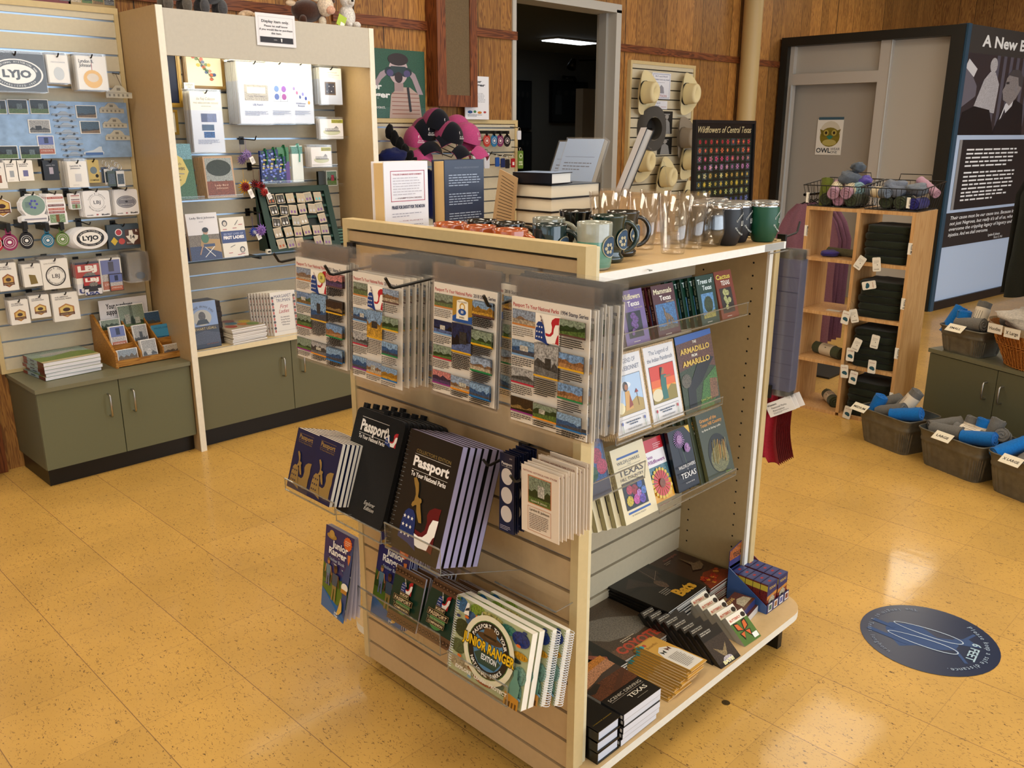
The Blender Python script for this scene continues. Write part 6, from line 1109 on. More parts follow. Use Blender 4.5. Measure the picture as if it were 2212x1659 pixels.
# row D luggage tags
def tagd(c,x0,x1,y0,y1,lb,n,ic):
    pts=[(p[0],p[1]*.72) for p in CIR[2:11]]+[(p[0],p[1]*.72) for p in CIR[11:]]+[(p[0],p[1]*.72) for p in CIR[:2]]
    def ar(a,w,h): a.ring(.5*w,.36*h,.36*w,.40*w,0xd0d0d0); a.ring(.5*w,.36*h,.24*w,.27*w,0xd0d0d0); a.ell(.5*w,.36*h,.13*w,.07*h,0xe4e4e4); a.text(ic,.5*w,.52*h,.05*h,0xe0e0e0,al='c'); a.rect(.36*w,.72*h,.28*w,.22*h,c); a.rect(.42*w,.78*h,.16*w,.08*h,0x0e0c0b)
    M,w,h=hb(x0,y0,x1,y1,4.31); b=B('gloss'); b.prism([(p[0]*w,p[1]*h) for p in pts],0,.006,c,ax=1); b.box(.34*w,0,.68*h,.66*w,.006,.95*h,c); ar(Art(b,mat='gloss'),w,h)
    row('luggage_tag',[('luggage_tag',b.mesh('luggage_tag'))],M,n,.012,(lb,lb.replace(' round',' round spare',1)),'tag','copies: '+lb,dx=.004,seed=4)
    s_=B('black'); xx=M.translation.x+w/2; zt_=M.translation.z+h*.9; s_.box(xx-.008,4.29,zt_-.004,xx+.008,4.43,zt_+.03,0x0e0c0b); solo('display_hook',s_,'flat black peg carrying the '+lb,'hook',None,'flat black pegs')
tagd(0xb02c3c,-22,11,496,545,'red round luggage tag at the left edge',2,''); tagd(0x8c2c5c,6,42,492,543,'pink round luggage tag',2,''); tagd(0x1c1c22,45,76,488,539,'black round luggage tag',3,''); tagd(0x1c6a8c,92,120,492,536,'teal blue round luggage tag',1,''); tagd(0x5c7c34,123,152,490,533,'green round luggage tag',1,'')
OV=[(.5+.5*math.cos(2*pi*i/28),.44+.44*math.sin(2*pi*i/28)) for i in range(28)]
die('sticker',OV,(160,486,237,541),4.30,9,.005,lambda a,w,h:oval(a,.5*w,.44*h,.42*w,.36*h),'oval black and white LYJO sticker stack','oval LYJO sticker behind the front one',dx=-.004)
def strip(a,w,h):
    a.rect(0,0,w,h,0x2c3a44); a.ell(.35*w,.68*h,.11*w,.14*h,0xb02c34); a.ring(.35*w,.68*h,.12*h,.15*h,0xe4e4e8); a.poly([(.08*w,.32*h),(.19*w,.5*h),(.3*w,.32*h),(.19*w,.14*h)],0xd0b020); a.ell(.42*w,.3*h,.1*w,.13*h,0xb83c30); a.rect(.54*w,.12*h,.46*w,.66*h,0x4c2a1c); a.poly([(.56*w,.5*h),(.66*w,.52*h),(.67*w,.74*h),(.78*w,.74*h),(.8*w,.56*h),(.95*w,.5*h),(.93*w,.36*h),(.82*w,.26*h),(.78*w,.14*h),(.7*w,.26*h),(.66*w,.3*h)],0xe8e4dc); a.text('14',.77*w,.38*h,.16*h,0x1c1818,al='c',bold=.03); a.text('R',.88*w,.66*h,.1*h,0xe8e4dc,bold=.02); a.text('ROAD',.58*w,.18*h,.07*h,0xe8e4dc)
hang('sticker_sheet',(236,487,305,539),4.31,strip,4,.007,'dark sticker sheet with a Texas ranch road shape','dark sticker sheet behind the front one','sticker',0x2c3a44,mat='gloss')
# row E
def badgec(c1,c2):
    def f(a,w,h): a.text("OUR AMERICA'S",.12*w,.84*h,.05*h,0x3c3c4c,w=.5*w,bold=.02); a.text('NATIONAL PARKS',.12*w,.77*h,.05*h,0x3c3c4c,w=.62*w,bold=.02); a.poly([(.2*w+p[0]*w*.6,.12*h+p[1]*h*.5) for p in HEX],c1); a.poly([(.26*w+p[0]*w*.48,.17*h+p[1]*h*.4) for p in HEX],c2); a.ell(.5*w,.4*h,.14*w,.07*h,0x3c1c14); a.rect(.2*w,.2*h,.6*w,.1*h,0x4c1c18); a.text('NATIONAL PARKS',.5*w,.225*h,.04*h,0xd8c090,al='c',w=.5*w)
    return f
hang('badge_card',(1,570,43,630),4.30,badgec(0x8c4a24,0xc8a050),8,.008,'bagged card with a small bison badge in the fifth row','bagged small bison badge card behind the front one','card',bag=1)
hang('badge_card',(54,572,94,621),4.30,lambda a,w,h:(a.text('LYNDON B.',.15*w,.82*h,.06*h,0x3c3c4c,w=.5*w),a.poly([(.35*w,.1*h),(.75*w,.12*h),(.65*w,.5*h),(.3*w,.55*h)],0xa08c50,'metal')),8,.010,'bagged card with a gold state-shaped pin','bagged gold pin card behind the front one','card',bag=1)
hang('decal_card',(96,562,154,627),4.30,lambda a,w,h:(a.ring(.5*w,.44*h,.30*h,.34*h,0x23232a,ex=.95),a.text('LBJ',.5*w,.38*h,.13*h,0x23232a,al='c',w=.28*w,bold=.01),a.arc('Lyndon B. Johnson',.5*w,.44*h,.235*h,.06*h,0x23232a,R(160),R(20)),a.arc('National Historical Park',.5*w,.44*h,.285*h,.055*h,0x23232a,R(200),R(340),inward=True),a.text('Lyndon B. Johnson',.1*w,.86*h,.04*h,0x5c5c64,w=.44*w)),10,.011,'bagged white card with a round black decal','bagged round decal card behind the front one','card',bag=1)
def usa(a,w,h): a.rect(0,.52*h,w,.42*h,0xa83434,'gloss'); a.rect(0,.94*h,w,.06*h,0x1c2444); a.text('LBJ',.5*w,.72*h,.17*h,0xece8e4,al='c',w=.8*w,bold=.06); a.ell(.56*w,.56*h,.26*w,.12*h,0x8c8884,'photo'); a.rect(.0,.04*h,w,.3*h,0xd8d8de); a.poly([(.2*w,.2*h),(.8*w,.2*h),(.75*w,.46*h),(.3*w,.46*h)],0x2c2c34); a.text('USA',.06*w,.05*h,.13*h,0x2c3c7c,w=.8*w,bold=.06)
hang('sticker_pack',(170,568,222,638),4.29,usa,8,.010,'bagged red white and blue portrait sticker pack','bagged portrait sticker pack behind the front one','sticker',bag=1,mat='gloss')
M,w,h=hb(185,597,222,640,4.283); b=B('gloss'); b.box(0,0,0,w,.003,h,0x24242c); usa(Art(b,x=.0,z=.0,mat='gloss'),w,h); solo('sticker_pack',b,'small portrait sticker clipped over the larger red white and blue one','sticker',M)
hang('sticker_pack',(222,560,268,630),4.30,poster,6,.011,'bagged lavender flag-and-house sticker pack','bagged lavender sticker pack behind the front one','sticker',bag=1,mat='gloss')
M,w,h=hb(239,592,269,630,4.293); b=B('gloss'); b.box(0,0,0,w,.003,h,0x2c1c18); poster(Art(b,mat='gloss'),w,h); solo('sticker_pack',b,'small dark-edged sticker clipped over the lavender one','sticker',M)
def caps(a,w,h): a.rect(.3*w,.42*h,.5*w,.42*h,0xe8e6e4); a.text('Lyndon B.',.34*w,.76*h,.05*h,0x2c2c34,w=.4*w,bold=.03); a.text('Johnson',.34*w,.69*h,.05*h,0x2c2c34,w=.34*w,bold=.03); a.ell(.55*w,.22*h,.2*w,.12*h,0x5c6670,'metal')
M,w,h=hb(281,546,327,612,4.27); 
row('coin_case',[('coin_card',sheet(w,h,.001,caps,0x8c98a4,'bag')[0][1]),('clear_blister',(lambda b:(b.prism([(p[0]*w,p[1]*h) for p in rr(0,0,1,1,.18,5)],-.004,.010,0,'bag',ax=1),b)[1])(B('bag')).mesh('clear_blister'))],M,8,.013,('front clear coin case with a white label, fifth row right end','clear coin case behind the front one'),'case','copies: coin case',dx=-.001)
# row F
hang('badge_card',(26,650,68,703),4.29,badgec(0xa8702c,0xd0b060),8,.009,'bagged bison badge card at the lower left of the slatwall','bagged bison badge card behind the lower left one','card',bag=1)
hang('badge_card',(69,640,112,689),4.30,badgec(0xa8702c,0xd8c070),8,.009,'bagged bison badge card, middle of the lowest row','bagged bison badge card behind the middle one of the lowest row','card',bag=1)
hang('badge_card',(119,635,176,696),4.30,badgec(0xb07840,0xd8c070),4,.009,'wide bagged bison badge card, right in the lowest row','wide bagged bison badge card behind the right one','card',bag=1)
# support sign, rack, book pile on the low cabinet
M,w,h=hb(217,650,322,692,4.385); M=M@Matrix.Translation(V((0,0,0))); hh=M.translation.z-.473; M.translation.z=.4735
b=B('paper'); b.box(0,0,0,w,.003,h+hh,0xe4e4ea); a=Art(b); a.text('Your purchases',.14*w,hh+h*.52,.026,0x2a2a32,w=.55*w,bold=.03); a.text('support us every day',.14*w,hh+h*.22,.026,0x2a2a32,w=.74*w,bold=.03); solo('notice',b,'white card sign thanking for purchases behind the wooden postcard rack','sign',M)
r_=root('postcard_rack','stepped oak postcard rack on the low cabinet','rack',(0,0,0)); x0=PZ(258,795,.472); x0_,x1_=1.44,1.80; y0_,y1_=4.075,4.34
x0_=PZ(252,797,.473).x; x1_=PZ(398,766,.473).x; y0_=PZ(252,797,.473).y
b=B('oak'); prof=[(y0_,.473),(y0_,.545),(y0_+.01,.55),(y0_+.24,.70),(y0_+.26,.70),(y0_+.26,.473)]
b.prism(prof,x0_,x0_+.012,0xffffff,'oak',ax=0); part('side',b,r_); b=B('oak'); b.prism(prof,x1_-.012,x1_,0xffffff,'oak',ax=0); part('side',b,r_)
for k in range(3):
    b=B('oak'); yy=y0_+.005+.085*k; zz=.485+.06*k; b.box(x0_+.012,yy,zz-.008,x1_-.012,yy+.085,zz,); b.box(x0_+.012,yy,zz,x1_-.012,yy+.007,zz+.022); 
    if k<2: b.box(x0_+.012,yy+.08,zz-.008,x1_-.012,yy+.085,zz+.06)
    part('shelf',b,r_)
for f_ in (.35,.66):
    b=B('oak'); xx=x0_+(x1_-x0_)*f_; b.prism([(y0_+.006,.49),(y0_+.006,.535),(y0_+.25,.69),(y0_+.25,.49)],xx,xx+.006,0xffffff,'oak',ax=0); part('divider',b,r_)
pw=(x1_-x0_-.03)/3
def pcd(k,col,w,h,art,lf,n=4,dx=0,cc=0xe6e4e2):
    yy=y0_+.018+.085*k; M=Matrix.Translation(V((x0_+.016+pw*col+(pw-w)/2+dx,yy,.4855+.06*k)))@Matrix.Rotation(-.22,4,'X')
    row('postcard',sheet(w,h,.0006,art,cc,'gloss'),M,n,.0035,(lf,'spare '+lf),'postcard','copies: '+lf,seed=8)
P_=lambda k,s,**q:(lambda a,w,h:a.pic(.04*w,.04*h,.92*w,.92*h,k,s,**q))
pcd(0,0,.098,.07,P_('hill',3,sky=0x9aa8b8,land=0x6a5a44),'landscape postcard in the front left slot'); pcd(0,1,.075,.10,P_('bw',4,obj=0xd0d0d0),'black-and-white portrait postcard in the front middle slot',9); pcd(0,2,.100,.058,P_('bw',5,sky=0xc8bca8,land=0x6a5c50),'sepia postcard in the front right slot',6)
pcd(1,0,.075,.11,poster,'flag-over-house postcard in the middle left slot',6); pcd(1,1,.07,.10,P_('bw',6,obj=0x3a3a3a),'grey photo postcard in the centre slot',5); pcd(1,2,.10,.085,lambda a,w,h:(a.rect(0,0,w,h,0x3c88b0,'gloss'),a.text('WILDFLOWER',.1*w,.75*h,.10*h,0x1c3c58,w=.8*w),a.rect(0,0,w,.3*h,0x2c6c94,'photo')),'blue wildflower packet in the middle right slot',3)
pcd(2,0,.095,.07,P_('wood',7),'leafy photo postcard in the back left slot'); pcd(2,1,.075,.13,P_('wood',8,obj=0xb0b0a0),'tall waterfall postcard, left of the pair at the back',2,-.025); pcd(2,1,.075,.13,P_('wood',9,obj=0xc0c0b0),'tall waterfall postcard, right of the pair at the back',2,.03); pcd(2,2,.095,.08,P_('bw',9,sky=0x3a5a7a),'dark photo postcard in the back right slot')
def owh(a,w,h): a.rect(0,0,w,h,0x9ab8b0,'photo'); a.text('OUR WHITE HOUSE',.1*w,.84*h,.07*h,0x3c4c5c,w=.8*w); a.rect(.2*w,.55*h,.6*w,.22*h,0xc0c0c0,'photo'); a.poly([(0,0),(w,0),(w,.5*h),(.7*w,.62*h),(.3*w,.45*h),(0,.55*h)],0x7c9a3c,'photo'); a.rect(0,0,w,.12*h,0xc8b890,'gloss')
pc_=PZ(100,824,.473); pr_=PZ(222,800,.473)
def ows(a,t,h): a.rect(0,0,t,h,0x8aa0a8); a.rect(0,0,t,.3*h,0x5c2018); a.rect(0,.8*h,t,.2*h,0x7c3028); a.rect(.3*t,.45*h,.4*t,.2*h,0x2c3c4c)
stack('picture_book',book(pr_.x-pc_.x,.235,.0155,owh,0x9ab8b0,0x8aa0a8,ows,page=0xe0e0e8),flat(pc_.x,pc_.y,.4735,.0165,R(4)),5,.0165,('topmost picture book of the pile with a white mansion on its cover','mansion picture book lower in the pile'),'book','mansion picture books',j=.003,jr=.02,seed=71)
# ================= TALL UNIT GOODS (slatwall Y=4.385) =================
UB=4.385
def pframe(box,Y,fc,mat_c,inner,art,lb,bw=.018,matw=0,dz=.02):
    M,w,h=hb(*box,Y); r_=root('framed_picture',lb,'picture',M); b=B('gloss')
    for x0,z0,x1,z1 in ((0,0,w,bw),(0,h-bw,w,h),(0,bw,bw,h-bw),(w-bw,bw,w,h-bw)): b.box(x0,0,z0,x1,dz,z1,fc); b.box(x0+bw*.3,-.003,z0+bw*.3,x1-bw*.3 if x1-x0>bw else x1-bw*.3,0,z1-bw*.3 if z1-z0>bw else z1-bw*.3,fc)
    part('frame',b,r_); b=B('paper'); b.box(bw,.006,bw,w-bw,.012,h-bw,mat_c); art(Art(b,x=bw,z=bw,y=.006),w-2*bw,h-2*bw); part('picture',b,r_)
def fl1(a,w,h): a.rect(.02*w,.12*h,.5*w,.86*h,0xc8c0a0); a.rect(.05*w,.4*h,.4*w,.16*h,0x7c2028); a.rect(.05*w,.16*h,.4*w,.2*h,0x1c2444); [a.rect(.05*w,(.62+.05*i)*h,.4*w,.02*h,0xa04040) for i in range(7)]
pframe((345,100,398,231),4.355,0xb08c38,0x141c38,None,fl1,'gold-framed navy picture with a flag, behind the left side panel',.02)
def fl2(a,w,h):
    rd=random.Random(2)
    for i in range(26): t=i/26; a.ell((.2+.55*t+rd.uniform(-.1,.1))*w,(.92-.75*t+rd.uniform(-.12,.12))*h,.055*w,.045*h,rd.choice((0xb84028,0xd8a828,0xc86038,0x5c7848,0x4c5c88,0xd88870,0x6a8050)),'gloss',9)
    for i in range(8): a.line((.3+.05*i)*w,(.8-.08*i)*h,(.4+.05*i)*w,(.6-.06*i)*h,.01*w,0x4c6c3c)
pframe((401,95,489,191),4.36,0x8a6a34,0xe8e4c8,None,fl2,'oak-framed embroidery of wildflowers at the upper left of the lit slatwall',.016)
pframe((366,237,388,291),4.36,0xa8842c,0xe0dcc8,None,lambda a,w,h:a.rect(.2*w,.25*h,.5*w,.5*h,0x9aa0b0),'small gold-framed picture below the navy one',.012)
M,w,h=hb(398,178,421,193,4.34); b=B(); b.box(0,0,0,w,.001,h,0xe8e8e0); a=Art(b); a.text('DISPLAY',.15*w,.55*h,.3*h,0x4c4c4c,w=.7*w); a.text('ONLY',.3*w,.18*h,.3*h,0x4c4c4c,w=.4*w); solo('price_tag',b,'small display only tag at the corner of the embroidery frame','tag',M)
def need(kind):
    def f(a,w,h):
        a.rect(0,.70*h,w,.3*h,0xe8e6dc); a.text('the Posy Collection',.5*w,.86*h,.05*h,0x44443c,al='c',w=.6*w,it=.4); a.text('FINE NEEDLEWORK DESIGNS',.5*w,.80*h,.028*h,0x5c5c50,al='c',w=.8*w); a.para(.2*w,.755*h,.6*w,1,.02*h,.008*h,0x8a8a80,3,'c'); a.rect(0,0,w,.69*h,0xc8d0e4)
        if kind==0: a.rect(.3*w,.5*h,.5*w,.14*h,0x5c6ca8,'photo'); a.rect(.3*w,.5*h,.2*w,.14*h,0x24346c); a.rect(.3*w,.36*h,.4*w,.1*h,0x3c6aa0,'photo'); a.rect(.35*w,.24*h,.35*w,.1*h,0x3c6ab0,'photo')
        elif kind==1: a.rect(.16*w,.38*h,.72*w,.26*h,0xb8b0a4,'photo'); a.rect(.25*w,.5*h,.55*w,.1*h,0xd8d8d4); a.text('Texas White House',.52*w,.44*h,.03*h,0x4c4468,al='c',w=.5*w); a.text('LBJ Ranch',.55*w,.30*h,.035*h,0x3c4c8c,al='c')
        elif kind==2: a.box(.2*w,.36*h,.55*w,.28*h,.008*w,0x5c6c80); [a.ell((.34+.28*(i%2))*w,(.44+.13*(i//2))*h,.09*w,.05*h,(0x5c70b0,0x9a5ca0,0x6c88c0,0x8a60b0)[i]) for i in range(4)]; a.line(.475*w,.36*h,.475*w,.64*h,.008*w,0x5c6c80); a.line(.2*w,.5*h,.75*w,.5*h,.006*w,0x5c6c80)
        elif kind==3: [a.ell((.15+.13*i)*w,(.58-.04*(i%3)-.03*i)*h,.05*w,.03*h,(0x7c5ca8,0xa85c90,0x5c70b8,0x8a8ad0,0x4c5cb0,0xc8a060)[i]) for i in range(6)]; a.text('Wildflower',.2*w,.32*h,.03*h,0x3c4c8c,w=.45*w); a.text('Bouquet',.3*w,.28*h,.03*h,0x3c4c8c,w=.3*w)
        else: a.rect(.2*w,.26*h,.5*w,.36*h,0x5c4638); a.rect(.25*w,.3*h,.4*w,.28*h,0x18203c); [star(a,(.3+.1*i)*w,(.36+.14*(i%2))*h,.03*w,0xd0d0d8) for i in range(4)]
        if kind<4: [a.para(.14*w,(.2-.02*i)*h,.7*w,2,.02*h,.007*h,0x6c78a0,i) for i in range(3)]
    return f
for bx,k,n,lf in (((421,197,487,329),0,9,'needlework kit with flag pictures, hanging low at left'),((521,133,592,267),1,14,'needlework kit with a white house picture, leftmost of the top three'),((583,134,638,266),2,10,'needlework kit with four flowers in a grid, middle of the top three'),((632,136,679,266),3,10,'needlework kit with a scattered bouquet, right of the top three'),((694,146,740,225),4,9,'small needlework kit with a star sampler, right end of the top row')):
    hang('needlework_kit',bx,4.235,need(k),n,.009,lf,lf.split(',')[0].replace('kit','kit copy')+' behind the front one','craft kit',0xdcdce4,1,board=UB,seed=20+k)
def note(a,w,h): a.rect(.5*w if w else 0,.8*h,.5*w,.18*h,0xb8b830); a.text('8 NOTECARD',.52*w,.90*h,.05*h,0x2c2c14,w=.44*w,bold=.03); a.text('ASSORTMENT',.52*w,.83*h,.05*h,0x2c2c14,w=.44*w,bold=.03); a.ell(.5*w,.35*h,.38*w,.16*h,0xc8ccb0); a.rect(.2*w,.4*h,.6*w,.14*h,0xd8d8dc,'photo'); a.poly([(.6*w,.54*h),(.7*w,.66*h),(.8*w,.54*h)],0x8a8a90); a.rect(.22*w,.38*h,.62*w,.03*h,0x3c3c44)
def tray(M,w,d,lb): 
    b=B('acryl'); b.box(-.004,-.012,-.003,w+.03,d,0,0,'acryl'); b.box(-.004,-.014,-.003,w+.03,-.012,.012,0,'acryl'); b.box(-.004,-.0145,.011,w+.03,-.0115,.0125,0,'acedge'); return solo('acrylic_shelf',b,lb,'shelf',M,'small clear trays on the lit slatwall')
M,w,h=hang('notecard_box',(693,257,742,300),4.25,note,5,.010,'white notecard box with a yellow label, upper','upper notecard box behind the front one','box',0xeceaee,1,board=UB,hk=0,seed=31); tray(M,w,UB-4.25,'clear tray under the upper notecard boxes')
M,w,h=hang('notecard_box',(674,318,717,361),4.22,note,8,.009,'white notecard box with a yellow label, lower','lower notecard box behind the front one','box',0xeceaee,1,board=UB,hk=0,seed=32); tray(M,w,UB-4.22,'clear tray under the lower notecard boxes')
M,w,h=hang('card_pack',(706,369,729,402),4.28,lambda a,w,h:a.pic(.05*w,.05*h,.9*w,.9*h,'wood',3,sky=0x6a8a7a,obj=0xa83050),5,.010,'small green and red card pack at the right of the lit slatwall','small card pack behind the green and red one','card',0xc8ccc8,board=UB,hk=0,seed=33); tray(M,w,UB-4.28,'clear tray under the small card packs')
M,w,h=hang('card_pack',(689,371,704,403),4.285,lambda a,w,h:a.rect(0,0,w,h,0x2c2c18,'photo'),3,.010,'small dark olive card pack beside the green and red one','small dark card pack behind the olive one','card',0x2c2c18,board=UB,hk=0,seed=34)
# large format books leaning on clear shelves
def wfb(a,w,h): a.rect(0,0,w,h,0x4c7c5c,'photo'); a.rect(0,.72*h,w,.28*h,0x7cb0c4,'photo'); a.poly([(0,.2*h),(.2*w,.16*h),(.6*w,.3*h),(.8*w,.5*h),(.62*w,.74*h),(.3*w,.84*h),(0,.8*h)],0xc8b868,'gloss'); a.text("Lady Bird's",.05*w,.62*h,.045*h,0x3c3430,w=.5*w,it=.2); a.text('WILDFLOWERS',-.0*w,.53*h,.05*h,0x2c2820,w=.66*w,bold=.02); a.para(.1*w,.4*h,.4*w,3,.06*h,.02*h,0x6c5c40,3); a.line(.0*w,.48*h,.62*w,.46*h,.02*w,0x44589c); a.ell(.15*w,.78*h,.1*w,.06*h,0xa83830)
M,w,h=hb(372,310,428,432,4.20); row('picture_book',book(w,h,.008,wfb,0x4c7c5c),M@Matrix.Rotation(-.12,4,'X'),4,.010,('green wildflowers picture book cut by the left side panel of the tall unit','wildflowers picture book behind the front one'),'book','green wildflower picture books',seed=1); tray(M,w,UB-4.20,'clear shelf under the green wildflowers picture books')
def oak_(a,w,h): a.rect(0,0,w,h,0xb09070,'gloss'); a.pic(.05*w,.04*h,.9*w,.92*h,'hill',4,sky=0xa8b0b0,land=0x6c5a44); a.ell(.5*w,.72*h,.42*w,.2*h,0x2c3420,'photo'); a.rect(.05*w,.04*h,.9*w,.36*h,0x8c4a2c,'photo'); a.text('Lady Bird',.3*w,.28*h,.045*h,0xd8b8a0,w=.45*w); a.text('Johnson',.33*w,.21*h,.045*h,0xd8b8a0,w=.4*w)
M,w,h=hb(449,338,512,428,4.19); row('picture_book',book(w,h,.007,oak_,0xb0a084),M@Matrix.Rotation(-.10,4,'X'),7,.009,('picture book with a dark oak over an orange field','oak and field picture book behind the front one'),'book','oak and field picture books',dx=-.003,seed=1); tray(M,w,UB-4.19,'clear shelf under the oak and field picture books')
# bookmarks
def bm1(a,w,h): 
    a.rect(0,0,w,h,0x1c2c6c,'photo'); rd=random.Random(1)
    for i in range(34): a.ell(rd.uniform(.1,.9)*w,rd.uniform(.03,.95)*h,.14*w,.03*h,rd.choice((0x3c50b0,0x5c6cc8,0x2c5c34,0xc8b860,0x8a98d8)),'gloss',7)
for i,(bx,art,cc,lf) in enumerate((((566,326,585,393),bm1,0x1c2c6c,'bluebonnet bookmark, leftmost of the row'),((582,323,605,395),bm1,0x1c2c6c,'bluebonnet bookmark, second of the row'),((602,338,620,396),bm1,0x1c2c6c,'shorter bluebonnet bookmark beside the purple one'),((603,318,628,396),lambda a,w,h:(a.rect(0,0,w,h,0x5c3c8c,'gloss'),a.rect(0,.6*h,w,.4*h,0x4c8c5c,'photo')),0x5c3c8c,'purple and green bookmark with a tassel'),((634,315,657,393),lambda a,w,h:(a.rect(0,0,w,h,0xdce4e4,'gloss'),a.rect(0,.78*h,w,.2*h,0x6ca8a0,'photo')),0xdce4e4,'pale teal and white bookmark'))):
    M,w,h=hb(*bx,4.23+.012*(i==3)+.004*i); P=sheet(w,h,.001,art,cc,'gloss'); t_=B('fabric'); t_.tube([(w*.5,0,h-.004),(w*.6,-.004,h+.012),(w*.7,-.008,h-.03),(w*.65,-.008,h*.55)],.003,0x1c5c3c if i<4 else 0x6ca8a0,'fabric',5); P.append(('tassel',t_.mesh('tassel')))
    row('bookmark',P,M,4,.005,(lf,'spare '+lf),'bookmark','copies: '+lf,seed=3)
M,w,h=hb(566,396,664,397,4.215); tray(M,w,UB-4.215,'long clear tray under the bookmarks')
# flower ornaments on hooks
def flower(px,py,Y,cols,s,lb,nm='flower_ornament',grp='felt flower ornaments',tg=1,n=12):
    c=PY(px,py,Y); b=B('fabric'); rd=random.Random(int(px)); 
    for k in range(3):
        for i in range(n):
            t=2*pi*i/n+.3*k; r=s*(1-.28*k); b.add([(0,-.004*k,0),(r*.6*math.cos(t-.2),-.006*k-.01,r*.6*math.sin(t-.2)),(r*math.cos(t),-.005*k-.002,r*math.sin(t)),(r*.6*math.cos(t+.2),-.006*k-.01,r*.6*math.sin(t+.2))],[(0,1,2,3)],cols[k%len(cols)],'fabric')
    b.lathe([(.001,-.004),(.004,-.002),(.005,.004),(.001,.006)],8,cols[-1],'fabric',o=(0,-.016,0))
    P=[('petals',b.mesh('petals'))]
    l=B('matte'); l.tube([(0,0,s*.3),(0,.002,s+.05)],.0008,cols[0],'matte',4); P.append(('loop',l.mesh('loop')))
    if tg: t=B(); t.M=Matrix.Rotation(-.4,4,'Y'); t.box(-.004,-.024,-s*1.5,.020,-.0235,-s*.4,0xeeecec); a=Art(t,x=0,z=-s*1.4,y=-.0242); a.para(.001,s*.7,.016,5,.004,.0015,0x6c5c5c,2); P.append(('tag',t.mesh('tag')))
    place(nm,P,lb,'ornament',Matrix.Translation(c),grp)
flower(528,404,4.25,(0xb88a20,0x7c1820,0x6c1018),.042,'red and yellow felt flower ornament on the long hook',n=14)
flower(562,402,4.27,(0x8c1418,0xa82020,0x54100c),.034,'bright red felt flower ornament beside the yellow-edged one'); flower(549,398,4.30,(0x5c0c10,0x7c1418),.030,'dark red felt flower ornament between the brighter ones',tg=0); flower(570,415,4.24,(0x8c1c20,0xb83028),.028,'lowest red felt flower ornament')
flower(532,335,4.29,(0x7c64a0,0x9a84b8),.034,'lilac felt flower ornament with a tag, upper hook'); flower(521,345,4.32,(0x6c5490,0x8a74a8),.030,'lilac felt flower ornament behind, upper hook',tg=0)
flower(547,501,4.22,(0x24389c,0x3c54b8,0xd0d0e0),.030,'blue felt bluebonnet ornament above the glass shelf'); flower(563,497,4.20,(0x7c5cb0,0x9878c4),.036,'purple felt flower ornament above the glass shelf',tg=0)
for (x,y,lb) in ((521,300,'black hook holding the lilac flower ornaments'),(538,356,'black hook holding the red flower ornaments'),(534,455,'black hook holding the blue and purple flower ornaments'),(552,452,'second black hook above the glass shelf')):
    p=PY(x,y,UB); hook((p.x,UB,p.z),(p.x,4.24,p.z-.005),.02,lb,group='long black hooks in the tall unit')
# glass shelf with brackets, books, jewellery rack
zs=PY(402,568,4.12).z; 
b=B('glass'); b.box(1.87,4.12,zs-.006,2.985,4.375,zs,0x2c302c,'acryl'); b.box(1.87,4.118,zs-.007,2.985,4.121,zs+.001,0x14201c,'gloss'); solo('glass_shelf',b,'dark-edged glass shelf inside the tall unit','shelf',None)
for i,x in enumerate((1.90,2.30,2.62,2.94)): b=B('black'); b.box(x,4.13,zs-.022,x+.012,4.385,zs-.008,0x0c0c0c); solo('shelf_bracket',b,('first','second','third','fourth')[i]+' black shelf bracket from the left under the glass shelf','bracket',None,'glass shelf brackets')
def lbjb(a,w,h): a.rect(0,0,w,h,0xdcdce4,'gloss'); a.rect(0,0,w,.42*h,0x3c4878,'photo'); a.rect(0,.30*h,w,.24*h,0x8c8070,'photo'); a.poly([(.35*w,.3*h),(w,.14*h),(w,.42*h),(.4*w,.46*h)],0xa88850,'gloss'); a.text('Lady Bird Johnson',.12*w,.88*h,.045*h,0x3c3c4c,w=.8*w,bold=.01); a.para(.4*w,.81*h,.25*w,1,.02*h,.01*h,0x6c6c7c,3); a.line(.45*w,.06*h,.8*w,.28*h,.02*w,0xe4e4e4); a.line(.78*w,.06*h,.48*w,.28*h,.02*w,0xe4e4e4); a.rect(.45*w,.28*h,.36*w,.06*h,0x2c3c64); a.ell(.52*w,.46*h,.12*w,.1*h,0x3c6c4c); a.line(.42*w,.32*h,.3*w,.12*h,.04*w,0xa88468); a.ell(.56*w,.60*h,.075*w,.06*h,0xb08c70); a.ell(.56*w,.64*h,.10*w,.055*h,0x18120f)
M,w,h=hb(415,462,482,566,4.14); M.translation.z=zs+.0008; h=PY(408,462,4.16).z-zs; 
row('hardcover',book(w,h,.018,lbjb,0xd0ccd4,page=0xe4e0d8),M@Matrix.Rotation(-.12,4,'X'),3,.022,('book with a woman in a director chair on its cover, on the glass shelf','director chair book behind the front one'),'book','director chair books',dx=-.012,seed=3)
def sec(a,w,h): a.rect(0,0,w,h,0xdcd8d0,'gloss'); a.rect(0,.36*h,w,.30*h,0x2c3c74,'gloss'); a.text('SECRET LIVES OF',.1*w,.56*h,.05*h,0x8c98c0,w=.8*w,bold=.03); a.text('FIRST LADIES',.08*w,.46*h,.075*h,0xeceaf0,w=.84*w,bold=.05); 
